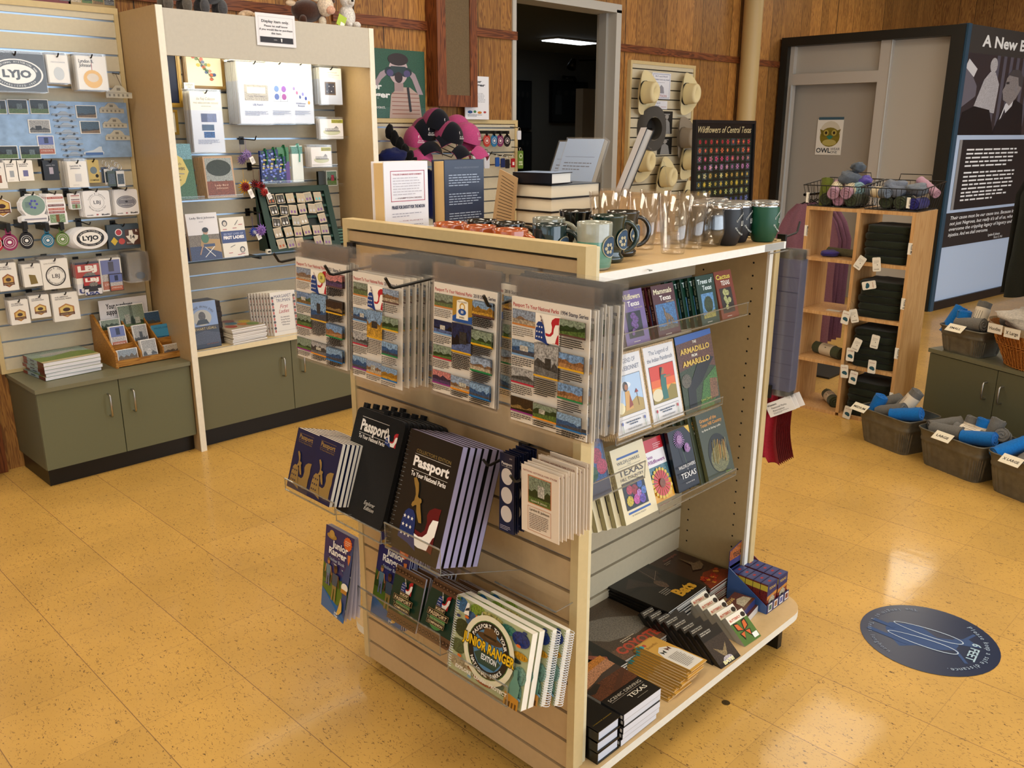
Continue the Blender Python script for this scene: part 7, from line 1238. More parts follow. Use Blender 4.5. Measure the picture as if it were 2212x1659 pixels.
def sec2(a,w,h): sec(a,w,h); [a.ell(x*w,z*h,.11*w,.08*h,0x3c3c40,'gloss',10) or a.ell(x*w,z*h-.01*h,.07*w,.055*h,0xc8c0b8,'gloss',10) for x,z in ((.2,.86),(.78,.17))]; [a.rect(x*w,z*h,.16*w,.015*h,0xa83c40) for x,z in ((.1,.7),(.5,.72),(.75,.8),(.2,.1),(.55,.04),(.7,.06))]; a.line(.6*w,.8*h,.75*w,.92*h,.02*w,0x3c3c44); a.line(.3*w,.25*h,.5*w,.3*h,.02*w,0x3c3c44)
M,w,h=hb(489,471,542,552,4.13); M.translation.z=zs+.0008; M.translation.y=4.15; h=PY(480,471,4.16).z-zs; w=.135
row('paperback',book(w,h,.012,sec2,0xdcd8d0,page=0xe4e0d8),M@Matrix.Rotation(-.14,4,'X'),4,.014,('first ladies paperback with a blue title band, beside the jewellery rack','first ladies paperback behind the front one'),'book','first ladies paperbacks',dx=-.004,seed=3)
b=B('plush'); c=V((1.925,4.20,zs)); b.lathe([(.001,0),(.035,.001),(.03,.05),(.022,.10),(.028,.13),(.001,.16)],14,0x8c8478,'plush',o=tuple(c)); b.tube([tuple(c+V((.02,-.01,.03))),tuple(c+V((.05,-.04,.06)))],.012,0xa0785c,'plush',7); solo('figurine',b,'small seated figurine partly hidden by the left side panel on the glass shelf','figurine',None)
# jewellery rack
p0=PY(586,560,4.17); jw=.44; jx=p0.x; jz=zs+.0008; jh=.33; g_=root('jewellery_rack','dark green slanted jewellery rack with rows of earring cards','rack',frame(V((jx,4.165,jz)),UX))
GRN=0x16332c; b=B('powder'); lean=.10
b.M=Matrix(((1,0,0,0),(0,1,lean/jh,0),(0,0,1,0),(0,0,0,1)))
for x0,z0,x1,z1 in ((0,0,.035,jh),(jw-.035,0,jw,jh),(.035,jh-.03,jw-.035,jh),(.035,0,jw-.035,.03)): b.box(x0,-.006,z0,x1,.02,z1,GRN)
for k in range(5): b.box(.035,0,.05+.055*k,jw-.035,.012,.062+.055*k,0x1c4038)
b.box(.035,.012,.03,jw-.035,.018,jh-.03,0x0c1c18); part('slanted_frame',b,g_); b=B('powder'); b.prism([(0,0),(.12,0),(.12,jh*.98),(lean,jh*.98)],0,.008,GRN,ax=0); part('side_panel',b,g_); b=B('powder'); b.prism([(0,0),(.12,0),(.12,jh*.98),(lean,jh*.98)],jw-.008,jw,GRN,ax=0); part('side_panel',b,g_)
rd=random.Random(9); E_=0
rows_=['earring card in the top row of the jewellery rack','earring card in the second row of the jewellery rack','earring card in the third row of the jewellery rack','earring card in the fourth row of the jewellery rack','earring card in the bottom row of the jewellery rack']
LG=['silver','white-beaded','copper','turquoise','teal','lilac','violet']
for rI in range(5):
    for cI in range(6):
        if (rI==2 and cI==4) or (rI==4 and cI in(3,)): continue
        z=jh-.085-.058*rI; x=.042+.058*cI+rd.uniform(-.004,.004); cc=0x3c3a38 if (cI<2 and rI<3) else rd.choice((0xa89c8c,0x9a9488,0xb0a088)); jc=rd.choice((0xb0b0b8,0x5cb0b8,0xa85c3c,0x7c5490,0xd0d0d0))
        if cI>1 and rI in(3,4): jc=0x7c5490
        b=B('paper'); b.box(0,0,0,.048,.001,.052,0xb8aa94); a=Art(b); a.rect(.003,.003,.042,.043,cc); 
        for xx in (.014,.033): a.line(xx,.038,xx,.022,.0012,0xb0b0b0); a.ell(xx,.015,.006,.008,jc,'gloss',9)
        M=Matrix.Translation(V((jx+x,4.165+lean*z/jh-.010,jz+z)))@Matrix.Rotation(-.3,4,'X')@Matrix.Rotation(rd.uniform(-.12,.12),4,'Y'); solo('earring_card',b,rows_[rI],'earrings',M,rows_[rI].replace('earring card','earring cards'))
b=B('gloss'); b.box(0,0,0,.022,.02,.022,0xe8e4d8); b.box(.003,-.001,.006,.019,0,.016,0x2c2418); solo('gift_box',b,'tiny cream box on the front edge of the glass shelf','box',(PZ(624,557,zs+.001).x,4.125,zs+.001))
q=PY(694,528,4.25); 
for i in range(2):
    for k in range(5): b=B('gloss'); b.box(0,0,0,.058,.085,.017,0x1c3830); b.box(.004,-.0005,.005,.054,0,.012,0x5c8478) ; a=None; b.add([(.002,.002,.0173),(.056,.002,.0173),(.056,.083,.0173),(.002,.083,.0173)],[(0,1,2,3)],0x2c3c34,'photo'); [b.add([(.012+.03*(j%2)+.008*math.cos(t),.02+.04*(j//2)+.008*math.sin(t),.0176) for t in [2*pi*m/7 for m in range(7)]],[tuple(range(7))],(0xb04a30,0xc8c8b8,0x5c5480,0xb85038)[j],'gloss') for j in range(4)]; solo('soap_tin',b,('top dark green floral tin of the '+('left','right')[i]+' pile beside the jewellery rack') if k==4 else ('dark green floral tin lower in the '+('left','right')[i]+' pile beside the jewellery rack'),'tin',(2.845+.064*i if False else 2.85+.062*i,4.23,zs+.001+.0175*k),'floral tins, %s pile'%('left','right')[i])
# counter of the tall unit
cz=.5115
def udall(a,w,h): a.rect(0,0,w,h,0x7c94c4,'gloss'); a.rect(0,0,w,.42*h,0x1c2034,'gloss'); a.poly([(0,.3*h),(.5*w,.38*h),(w,.3*h),(w,.1*h),(0,.1*h)],0x4c5068,'photo'); a.rect(0,.38*h,w,.10*h,0x241a1c); a.ell(.48*w,.66*h,.32*w,.17*h,0xa8a8a4,'gloss'); a.ell(.48*w,.69*h,.12*w,.1*h,0x5c5450,'photo'); a.poly([(.24*w,.52*h),(.7*w,.52*h),(.62*w,.62*h),(.34*w,.62*h)],0x18181c); a.arc('DISTANCE IN HIS EYES',.48*w,.6*h,.42*w,.045*h,0x4c4c54,R(150),R(30)); a.text('STEWART UDALL',.06*w,.40*h,.055*h,0xc8b070,w=.85*w); a.text('with a foreword',.5*w,.08*h,.02*h,0xa85c40,w=.4*w)
M,w,h=hb(411,648,468,752,4.10); P=book(.155,.235,.028,udall,0x2c3048,0x241c20,page=0xd8d0c4); M=Matrix.Translation(V((PZ(414,757,cz).x,4.09,cz)))
place('hardcover',P,'blue biography leaning against dark hardcovers at the left of the counter','book',M@Matrix.Rotation(-.13,4,'X'))
for k in range(8): place('hardcover',book(.16,.13,.027,None,0x18100f,0x241818,page=0x2c2424),('topmost dark hardcover of the pile behind the blue biography' if k==7 else 'dark hardcover lower in the pile behind the blue biography'),'book',flat(M.translation.x+.035,4.145,cz+.0275*k,.0275,R(-3+((k*37)%5))),'dark hardcovers on the counter')
def magz(a,w,h): a.rect(0,0,w,h,0xb8a890,'photo'); [a.ell(x*w,z*h,.16*w,.16*h,c,'photo',10) for x,z,c in ((.2,.3,0xa83c34),(.4,.6,0x3c7c9c),(.6,.35,0xc87c3c),(.8,.6,0xd0b840),(.5,.85,0x8c4c5c),(.8,.25,0x6c8c3c))]
p=PZ(503,745,cz); stack('picture_book',book(.20,.225,.008,magz,0xd8d0c0,page=0xe4e4e8),flat(p.x,4.06,cz+.0004,.0088,R(3)),9,.0088,('topmost colourful picture book of the pile on the cream counter','colourful picture book lower in the counter pile'),'book','colourful picture books',j=.004,jr=.03,seed=81)
def marg(a,w,h): 
    a.rect(0,0,w,h,0xdcd8d4,'gloss'); a.text('MARGARET',.16*w,.86*h,.075*h,0x2c3464,w=.68*w); a.text('TRUMAN',.22*w,.765*h,.075*h,0x2c3464,w=.56*w); a.text('First',.34*w,.62*h,.09*h,0xa8303c,w=.34*w,it=.4); a.text('Ladies',.28*w,.51*h,.09*h,0xa8303c,w=.42*w,it=.4)
    for i,t in enumerate(('An Intimate','Group Portrait','of White House','Wives')): a.text(t,.5*w,(.40-.06*i)*h,.035*h,0x3c3c54,al='c',w=(.3+.06*(i<3))*w)
    for x in (.07,.93):
        for i in range(6): a.rect((x-.03)*w,(.08+.14*i)*h,.06*w,.06*h,0xb86058); a.ell(x*w,(.18+.14*i)*h,.05*w,.032*h,0x4c4448,'gloss',9)
    a.rect(.12*w,.1*h,.76*w,.003*h,0x5c5c74)
M=Matrix.Translation(V((PZ(578,722,cz).x,4.085,cz))); row('paperback',book(.150,.232,.016,marg,0xdcd8d4,0xd8d0c8,sptx('MARGARET TRUMAN  First Ladies',0x34345c)),M@Matrix.Rotation(-.10,4,'X'),8,.0175,('white First Ladies book standing at the front of the row on the counter','white First Ladies book fanned behind the front one'),'book','white First Ladies books',dx=-.008,seed=3)
b=B('cer'); b.lathe([(.001,0),(.05,0),(.06,.03),(.062,.10),(.055,.13)],24,0x3c4244,'cer',o=(2.86,4.16,cz)); b.lathe([(.062,.125),(.066,.13),(.066,.165),(.001,.17)],24,0xd8d4c8,'cer',o=(2.86,4.16,cz)); solo('lidded_jar',b,'dark jar with a cream scalloped lid at the right end of the counter','jar',None)
# canopy notice and plush toys
M,w,h=hb(557,86,640,97,4.031); M,w,h=hb(556,94,640,97,4.028); h=PY(553,26,4.028).z-M.translation.z; b=B(); b.box(0,0,0,w,.002,h,0xe8e8ee); a=Art(b); a.box(.06*w,.1*h,.88*w,.8*h,.004*w,0x9a9aa0); a.text('Display item only.',.14*w,.72*h,.085*h,0x34343c,w=.70*w,bold=.02)
for i,t in enumerate(('Please let staff know','if you would like to purchase','this item.')): a.text(t,.5*w,(.59-.11*i)*h,.06*h,0x4c4c54,al='c',w=(.6,.84,.26)[i]*w,bold=.02)
a.rect(.08*w,.1*h,.84*w,.18*h,0x2c2c34); a.text('WNPA',.42*w,.18*h,.03*h,0xc8c8d0); a.poly([(.6*w,.25*h),(.64*w,.25*h),(.63*w,.14*h),(.61*w,.14*h)],0xe8e8ec); solo('notice',b,'white display item notice taped to the canopy','sign',M)
def tz(x): return 2.0885
def plush(name,parts,lb,cat,p): 
    P=[]
    for nm,lst in parts:
        b=B('plush')
        for (cx_,cy_,cz_,rx,ry,rz,col) in lst:
            b.grid(lambda u_,v_:(cx_+rx*math.cos(2*pi*u_)*math.sin(pi*v_),cy_+ry*math.sin(2*pi*u_)*math.sin(pi*v_),cz_-rz*math.cos(pi*v_)),16,10,col,'plush',closeu=True)
        P.append((nm,b.mesh(nm)))
    place(name,P,lb,cat,Matrix.Translation(p))
for i,(px,lb) in enumerate(((378,'grey plush animal at the left end of the canopy top'),(455,'dark grey plush animal standing on the canopy top'))):
    p=PY(px,10,4.14); p.z=2.0885; c=0x5c564e if i==0 else 0x4c4c50
    plush('plush_toy',[('body',[(0,0,.105,.075,.06,.055,c)]),('head',[(.07,-.04,.16,.042,.04,.042,c)]),('leg',[(-.045,-.03,.035,.022,.022,.037,c)]),('leg',[(.045,-.03,.035,.022,.022,.037,c)]),('leg',[(-.045,.035,.035,.022,.022,.037,c)]),('leg',[(.045,.035,.035,.022,.022,.037,c)])],lb,'plush toy',p)
p=PY(540,25,4.10); p.z=2.0885; plush('plush_toy',[('body',[(0,.03,.02,.04,.03,.02,0xc8ac8c)]),('paw',[(-.05,-.01,.012,.018,.014,.012,0xd0b494)]),('paw',[(.02,-.01,.014,.016,.014,.014,0xd0b494)])],'small cream plush toy lying behind the notice','plush toy',p)
p=PY(668,40,4.14); p.z=2.0885; plush('plush_cow',[('body',[(0,.02,.07,.085,.06,.055,0x3c2014)]),('head',[(.075,-.04,.095,.042,.045,.05,0xdcccb8),(.082,-.075,.075,.026,.02,.022,0xd8a890)]),('ear',[(.03,-.03,.125,.022,.01,.012,0xd8c4ac)]),('ear',[(.122,-.03,.125,.022,.01,.012,0x3c2014)]),('leg',[(-.05,-.02,.022,.02,.02,.024,0x3c2014)]),('leg',[(.06,-.03,.022,.02,.02,.024,0xd8ccb8)]),('tail',[(-.09,.02,.1,.03,.012,.014,0xd0b89c)])],'brown and white plush cow on the canopy top','plush toy',p)
b=B('gloss'); b.box(0,0,0,.05,.002,.055,0xa8c030); b.box(.022,-.001,.004,.046,0,.022,0xe8e4dc); solo('price_tag',b,'bright green tag hanging between the plush cow and dog','tag',Matrix.Translation(p+V((.10,-.095,.01)))@Matrix.Rotation(.4,4,'Y'))
p=PY(750,46,4.14); p.z=2.0885; plush('plush_dog',[('body',[(0,0,.06,.045,.045,.06,0xdcd8d4)]),('head',[(0,-.01,.14,.04,.038,.04,0xe0dcd8),(-.005,-.048,.13,.016,.016,.014,0xe0dcd8),(-.006,-.064,.134,.008,.006,.006,0x18181c)]),('leg',[(-.025,-.045,.018,.018,.028,.018,0xe0dcd8)]),('leg',[(.028,-.045,.018,.018,.028,.018,0xe0dcd8)]),('ear',[(.03,.01,.165,.014,.012,.02,0x6c5040)])],'white plush dog sitting at the right end of the canopy top','plush toy',p)
# picture books above the left slatwall
for i in range(3):
    x=[1.15,1.42,1.62][i]; b=B('gloss'); b.box(0,0,0,.21,.012,.16,0x6c1c1c if i<2 else 0x9c8454); a=Art(b,mat='gloss'); [a.pic(.01+.05*k,.012,.045,.05,('town','wood','hill','bw')[k],i*4+k) for k in range(4)]; solo('framed_print',b,('left','middle','right')[i]+' red-edged print standing on top of the left slatwall panel','print',(x,4.44,2.117),'prints above the left slatwall')
# ================= LOW SLATWALL, DOORWAY, HAT BOARD =================
def blob(b,c,rx,ry,rz,seed,col,amp=.25,fq=9,mat='fabric',nu=22,nv=12,flat_=0,colf=None):
    def f(u_,v_):
        d=V((math.cos(2*pi*u_)*math.sin(pi*v_),math.sin(2*pi*u_)*math.sin(pi*v_),-math.cos(pi*v_)))
        s=1+amp*noise.noise(d*1.6+V((seed*3.1,0,seed)))+amp*.5*noise.noise(V((d.x*fq*.5,d.y*fq*.5,d.z*fq))+V((0,seed,0)))
        z=rz*d.z*s
        if flat_ and z<-rz*flat_: z=-rz*flat_
        return (c[0]+rx*d.x*s,c[1]+ry*d.y*s,c[2]+z)
    b.grid(f,nu,nv,col,mat,closeu=True,colf=colf)
# poster of a child with binoculars, cut by the tall unit
M,w,h=hb(797,254,918,254,4.41); z0=1.6415; x0=PY(797,180,4.42).x; x1=PY(919,180,4.42).x; zt=PY(918,112,4.42).z; w=x1-x0; h=zt-z0
b=B('gloss'); b.box(0,0,0,w,.01,h,0x2f5e48); a=Art(b,mat='gloss'); a.rect(0,0,w,h,0x2c6048,'photo'); a.rect(0,0,w,.16*h,0x3c6c5c,'photo')
a.poly([(.34*w,.0),(.38*w,.34*h),(.5*w,.46*h),(.72*w,.46*h),(.88*w,.36*h),(.93*w,0)],0xb09a90,'gloss')
for i in range(6): a.rect((.39)*w,(.06+.06*i)*h,.5*w,.012*h,0x8c5c50)
a.poly([(.06*w,.46*h),(.2*w,.66*h),(.36*w,.74*h),(.4*w,.7*h),(.22*w,.56*h),(.12*w,.42*h)],0x9c8c94); a.poly([(.96*w,.36*h),(.82*w,.66*h),(.68*w,.74*h),(.66*w,.7*h),(.76*w,.58*h),(.86*w,.36*h)],0x9c8c94)
a.ell(.52*w,.70*h,.17*w,.2*h,0xb8a4a8); a.ell(.52*w,.86*h,.18*w,.09*h,0x2a1c1c); a.rect(.44*w,.40*h,.16*w,.12*h,0x9c8484)
a.ell(.39*w,.68*h,.11*w,.07*h,0x1c2c30); a.ell(.65*w,.68*h,.11*w,.07*h,0x1c2c30); a.rect(.39*w,.66*h,.26*w,.1*h,0x24383c); a.ell(.37*w,.66*h,.06*w,.05*h,0x4c4470); a.ell(.67*w,.66*h,.06*w,.05*h,0x4c4470); a.ell(.52*w,.6*h,.07*w,.08*h,0x2c1c1c)
a.line(.72*w,.1*h,.68*w,.46*h,.04*w,0x1c1c20)
a.text('Junior',-.12*w,.42*h,.085*h,0xe4e8e8,w=.40*w,bold=.04) if False else a.text('ior',.02*w,.42*h,.085*h,0xe4e8e8,w=.2*w,bold=.04)
a.text('nger',.02*w,.30*h,.085*h,0xe4e8e8,w=.34*w,bold=.04); a.text('Protect.',.05*w,.14*h,.045*h,0xe4e8e8,w=.22*w)
solo('poster',b,'green poster of a child looking through binoculars, standing on the low slatwall','poster',(x0,4.425,z0))
M,w,h=hb(1003,258,1054,258,4.41); h=PY(1046,166,4.42).z-1.6415; b=B(); b.box(0,0,0,w,.006,h,0xe0e2ea); a=Art(b); a.text('Junior',.1*w,.85*h,.06*h,0x2c3440,w=.6*w,bold=.04); a.text('Ranger',.1*w,.77*h,.06*h,0x2c3440,w=.75*w,bold=.04); a.para(.1*w,.6*h,.75*w,9,.028*h,.009*h,0x8c909c,3); a.ell(.2*w,.17*h,.1*w,.035*h,0x24508c); a.ell(.4*w,.18*h,.06*w,.03*h,0x3c7c4c); a.ell(.6*w,.16*h,.09*w,.03*h,0xc07828); a.ell(.82*w,.17*h,.06*w,.025*h,0xa83c40); a.para(.1*w,.1*h,.6*w,2,.03*h,.012*h,0x6c7080,2); solo('poster',b,'white upright junior ranger card half behind the wooden speaker box','poster',(M.translation.x,4.40,1.6415))
# caps
def cap(c1,c2,cb):
    b=B('fabric'); b.grid(lambda u_,v_:(.082*math.cos(2*pi*u_)*math.cos(v_*pi/2),-.098*math.sin(2*pi*u_)*math.cos(v_*pi/2),.108*math.sin(v_*pi/2)),24,9,c1,'fabric',closeu=True,colf=lambda u_,v_:(c1 if (u_<.5) else c2) if v_<.97 else c1)
    a=[]; 
    k=B('fabric')
    for t,off,c in ((0,0,c1),(1,-.003,cb)): k.grid(lambda u_,v_:((u_-.5)*.155*(1-.12*v_),-.075-.085*v_*(1-(2*u_-1)**2*.35)-.02,off-.045*(2*u_-1)**2-.035*v_*v_),12,6,c,'fabric')
    l=B('gloss'); A_=Art(l,M=Matrix.Translation(V((0,-.088,.045)))@Matrix.Rotation(-.55,4,'X'),mat='matte'); A_.ell(.0,.018,.008,.009,0xe4e0e4); A_.ell(-.010,.022,.006,.010,0xe4e0e4); A_.text('Junior',0,-.002,.010,0xe4e0e4,al='c',w=.038,it=.2); A_.text('RANGER',0,-.015,.010,0xe4e0e4,al='c',w=.044)
    return [('crown',b.mesh('crown')),('bill',k.mesh('bill')),('emblem',l.mesh('emblem'))]
NV=cap(0x10121c,0x8c3860,0xa04470); PK=cap(0xb0487c,0xb0487c,0xb0487c)
for (px,py,Y,rz,P,lb) in ((968,300,4.16,.25,NV,'front navy cap with white squirrel emblem and pink brim edge'),(940,272,4.24,.1,NV,'navy cap on top of the cap bunch, near the poster'),(915,292,4.30,-.2,NV,'navy and pink cap behind at the left of the bunch'),(1006,302,4.18,.35,PK,'pink cap with white squirrel emblem at the right of the bunch'),(900,308,4.33,-.4,PK,'pink cap at the far left of the bunch'),(985,285,4.30,.3,PK,'pink cap behind the right front one')):
    place('baseball_cap',P,lb,'cap',Matrix.Translation(PY(px,py,Y))@Matrix.Rotation(rz,4,'Z')@Matrix.Rotation(.35,4,'X'),'junior ranger caps')
b=B('black'); p=PY(940,320,4.43); 
for dx in (-.12,.0,.1,.2): b.tube([(p.x+dx,4.43,p.z+.02),(p.x+dx+.01,4.30,p.z-.02),(p.x+dx+.02,4.16,p.z-.05),(p.x+dx+.02,4.13,p.z-.02)],.003,0x0e0c0b,None,5)
b.tube([(p.x-.13,4.2,p.z-.02),(p.x+.24,4.2,p.z-.04)],.003,0x0e0c0b,None,5); solo('cap_rack',b,'black wire rack carrying the caps','rack',None)
# tags and keyrings
for i,(px,c) in enumerate(((1052,0xb03c34),(1068,0x2c6c9c),(1081,0x74305c),(1096,0x1c1c20))):
    q=PY(px,304,4.36); b=B('gloss'); b.prism([(.032*math.cos(2*pi*k/18),.04*math.sin(2*pi*k/18)) for k in range(18)],0,.006,c,ax=1); a=Art(b,mat='gloss'); a.ring(0,0,.017,.020,0xc8c0c0); a.ell(0,0,.009,.009,0xd8d0d0); b.box(-.008,0,.03,.008,.006,.055,0x0e0c0b); solo('luggage_tag',b,('red','blue','plum','black')[i]+' round luggage tag on the low slatwall','tag',Matrix.Translation(q),'luggage tags on the low slatwall')
    b=B('black'); b.box(q.x-.009,4.35,q.z+.045,q.x+.009,4.43,q.z+.065,0x0c0c0c); solo('display_hook',b,'flat black peg over the %s luggage tag of the low slatwall'%('red','blue','plum','black')[i],'hook',None,'pegs over luggage tags')
for i,(px,py,c,lb) in enumerate(((1030,300,0x3c4430,'olive blister card beside the pink cap'),(1122,292,0xd0d4e0,'small pale card at the doorway end of the low slatwall'),(1052,347,0xc8ccd8,'white bagged keyring card in the lower row'),(1075,350,0x24509c,'blue keyring in the lower row'),(1087,352,0x1c2c5c,'navy keyring in the lower row'),(1097,354,0x202024,'black keyring in the lower row'),(1028,345,0xd0d0d8,'pale bagged card under the pink cap'),(1109,352,0xa01c28,'red rubber keyring in the lower row'),(1125,345,0x5c7c34,'green park lover luggage tag hanging by the doorway'),(1003,352,0xa8b030,'lime notebook showing behind the navy book'))):
    q=PY(px,py,4.34); w=.05 if i in(0,2,6,8) else .036; h=.10 if i in(0,2,6) else (.12 if i==8 else .06); b=B('gloss'); b.prism([(p[0]*w-w/2,p[1]*h-h/2) for p in rr(0,0,1,1,.12,3)],0,.008,c,ax=1); a=Art(b,mat='gloss')
    if i==8: a.ring(0,.025,.011,.016,0xd0d8c0); a.text('PARK',0,-.02,.010,0xe0e4d0,al='c',w=.036,bold=.04); a.text('LOVER',0,-.036,.010,0xe0e4d0,al='c',w=.038,bold=.04)
    elif i==0: a.ell(0,-.01,.014,.026,0x23291c)
    elif i in(2,6): a.para(-.018,.03,.036,2,.010,.004,0x3c4c6c,1)
    elif i==7: a.rect(-.009,-.015,.018,.022,0xd8d8d8)
    b.tube([(.011*math.cos(t),.002,h/2+.010+.011*math.sin(t)) for t in [2*pi*k/10 for k in range(10)]],.0013,0xc8c8c8,'chrome',4,closed=True); b.tube([(0,0,h/2+.02),(0,4.43-q.y,h/2+.024)],.003,0x0e0c0b,None,5) if i not in(9,) else b.box(-.02,.0,-h/2-.2,.02,.006,-h/2,0x9aa030); solo('keychain',b,lb,'keyring',Matrix.Translation(q))
b=B('fabric'); 
for i in range(6): q=PY(842+i*11,285+i*14,4.36-.025*i); blob(b,q,.03,.02,.045,i,0x0c0c0e,.2)
solo('binocular_strap',b,'black straps and cases hanging at the left end of the low slatwall','strap',None)
b=B('fabric'); q=PY(850,338,4.30); blob(b,q,.11,.05,.05,3,0x141c4c,.35); solo('cloth_bag',b,'navy cloth bag hanging above the upright white book','bag',None)
b=B('fabric'); q=PY(935,420,4.38); blob(b,q,.06,.05,.16,5,0x101848,.3); solo('cloth_bag',b,'dark blue cloth bag hanging between the two upright books','bag',None)
# clothes on the far side of the panel, small items table
b=B('lam'); b.box(3.05,4.0,.70,4.4,4.40,.72,CR); b.box(3.05,4.0,0,3.07,4.40,.70,LAM); b.box(4.38,4.0,0,4.4,4.40,.70,LAM); solo('side_table',b,'cream shelf table below the low slatwall','table',None)
# exhibit room pictures and lamp
def dpic(px0,py0,px1,py1,Y,lb,lt=0):
    A_=PY(px0,py1,Y); w=PY(px1,py1,Y).x-A_.x; h=PY(px0,py0,Y).z-A_.z; b=B('gloss'); b.box(0,0,0,w,.04,h,0x08090b); a=Art(b,mat='gloss'); a.rect(.03*w,.03*h,.94*w,.94*h,0x2c3034,'photo'); rd=random.Random(int(px0))
    for i in range(4): x=(.2+.2*i)*w; a.ell(x,.72*h,.05*w,.06*h,0x3c3c3c); a.poly([(x-.09*w,.2*h),(x+.09*w,.2*h),(x+.08*w,.66*h),(x-.08*w,.66*h)],rd.choice((0x191b1e,0x45484c,0x24262a)))
    solo('exhibit_picture',b,lb,'picture',Matrix.Translation(A_))
dpic(1100,172,1148,280,9.04,'dark photo mural at the left inside the exhibit room'); dpic(1100,285,1148,372,9.04,'lower dark photo mural at the left inside the exhibit room'); dpic(1190,173,1268,265,9.04,'framed group photo on the far wall of the dark exhibit room'); 
b=B('black'); p=PY(1236,140,6.1); b.tube([PY(1250,131,6.17),PY(1295,130,6.17)],.01,0x101010,None,6); b.M=Matrix.Translation(p)@Matrix.Rotation(.5,4,'Y'); b.lathe([(.02,.06),(.03,.05),(.05,-.04),(.045,-.04)],16,0x0c0c0c); solo('spotlight',b,'black picture spotlight above the low partition in the exhibit room','light',None)
b=B('black'); b.tube([PY(1217,166,9.0),PY(1222,168,8.9),PY(1240,168,8.9),PY(1243,174,9.0)],.025,0x0c0c0c,None,6); solo('picture_lamp',b,'black arm lamp over the framed group photo','light',None)
# hat board
HY=4.43
def hat(c,band,rx=.125,rz=.17):
    b=B('felt')
    def br(u_,v_):
        t=2*pi*u_; r=.52+.48*v_; x=rx*r*math.cos(t); z=rz*r*math.sin(t); return (x,-.055*(x/rx)**2*v_-.004,z)
    b.grid(br,36,5,c,'felt',closeu=True); b.grid(lambda u_,v_:(lambda q:(q[0],q[1]+.003,q[2]))(br(u_,v_)),36,5,c,'felt',closeu=True)
    k=B('felt')
    def cr(u_,v_):
        t=2*pi*u_; 
        if v_<.72: s=1-.16*v_; d=.118*v_/.72; return (.068*s*math.cos(t),-d,.088*s*math.sin(t))
        q=(v_-.72)/.28; s=(1-.16*.72)*(1-q); x=.068*s*math.cos(t); z=.088*s*math.sin(t); return (x,-.118-.010*math.sin(pi*min(q*1.2,1))+.030*q*math.exp(-(x/.03)**2)*(1 if z<.05 else .6),z)
    k.grid(cr,32,16,c,'felt',closeu=True)
    s_=B('fabric'); s_.grid(lambda u_,v_:(.0695*math.cos(2*pi*u_),-.004-.016*v_,.0895*math.sin(2*pi*u_)),32,2,band,'fabric',closeu=True)
    return [('brim',b.mesh('brim')),('crown',k.mesh('crown')),('hat_band',s_.mesh('hat_band'))]
SH=hat(0xd8caa0,0x15120f); GH=hat(0x4c4a48,0x2c2a28,.13,.175); TH=hat(0x8c8070,0x6c6254,.13,.175)
for px,py,P,ry,lb in ((1390,200,SH,.12,'cream straw hat with black band, top left of the hat board'),(1480,203,SH,.12,'cream straw hat with black band, top right of the hat board'),(1398,278,GH,0,'dark grey felt hat in the middle left of the hat board'),(1473,298,TH,0,'taupe felt hat in the middle right of the hat board'),(1382,348,SH,.1,'cream straw hat partly behind the easel book'),(1430,382,SH,.28,'cream straw hat lowest in the middle of the hat board'),(1480,345,SH,.2,'cream straw hat under the taupe felt one'),(1482,432,SH,.2,'lowest straw hat, mostly hidden by the glasses')):
    q=PY(px,py,4.39)
    M=Matrix.Translation(q)@Matrix.Rotation(ry,4,'Y')
    if P is GH: M=Matrix.Translation(q)@Matrix.Rotation(R(150),4,'Z')
    if P is GH: M.translation.y-=.07
    place('cowboy_hat',P,lb,'hat',M,'hats on the hat board')
    b=B('black'); b.tube([(q.x,HY,q.z),(q.x,4.34,q.z)],.004,0x101010,None,6); solo('display_hook',b,'peg holding the '+lb,'hook',None,'hat pegs')
def sgn(x0,y0,x1,y1,f,lb,nm='notice',cat='sign',c=0xdcdee8):
    M,w,h=hb(x0,y0,x1,y1,4.425); b=B(); b.box(0,0,0,w,.003,h,c); f(Art(b),w,h); solo(nm,b,lb,cat,M)
def fs(a,w,h): a.box(.05*w,.04*h,.9*w,.92*h,.012*w,0x5c6c9c); a.text('FELT and STRAW',.5*w,.84*h,.06*h,0x3c4c7c,al='c',w=.66*w); a.text('COWBOY HATS ALL MADE',.5*w,.72*h,.05*h,0x3c4c7c,al='c',w=.84*w); a.para(.2*w,.63*h,.6*w,1,.03*h,.01*h,0x6c7080,2); a.poly([(.35*w,.22*h),(.4*w,.45*h),(.5*w,.55*h),(.62*w,.45*h),(.66*w,.22*h)],0x8c8c98); a.text('STETSON',.5*w,.08*h,.09*h,0xa04450,al='c',w=.6*w)
sgn(1407,156,1447,213,fs,'white felt and straw hat price sign between the top hats'); sgn(1404,217,1441,235,lambda a,w,h:(a.text('STRAW $64.99',.08*w,.62*h,.2*h,0x3c4c7c,w=.5*w),a.text('FELT $89.99',.08*w,.22*h,.22*h,0x3c4c7c,w=.45*w),a.text('STETSON',.62*w,.2*h,.14*h,0xa04450,w=.3*w)),'small hat price strip under the larger hat sign')
pb_=lambda s:(lambda a,w,h:(a.rect(0,0,w,h,0x2c2c2c,'photo'),a.poly([(.2*w,0),(.3*w,.55*h),(.5*w,.66*h),(.75*w,.5*h),(.85*w,0)],0xa8a8a8,'photo'),a.ell(.5*w,.76*h,.16*w,.11*h,0xb8b4b0,'photo'),a.rect(.25*w,.84*h,.5*w,.05*h,0x8c8c8c)))
sgn(1427,240,1451,289,pb_(1),'black-and-white portrait photo on the hat board, upper','photo_print','photo'); sgn(1419,297,1450,334,pb_(2),'black-and-white portrait photo on the hat board, lower','photo_print','photo')
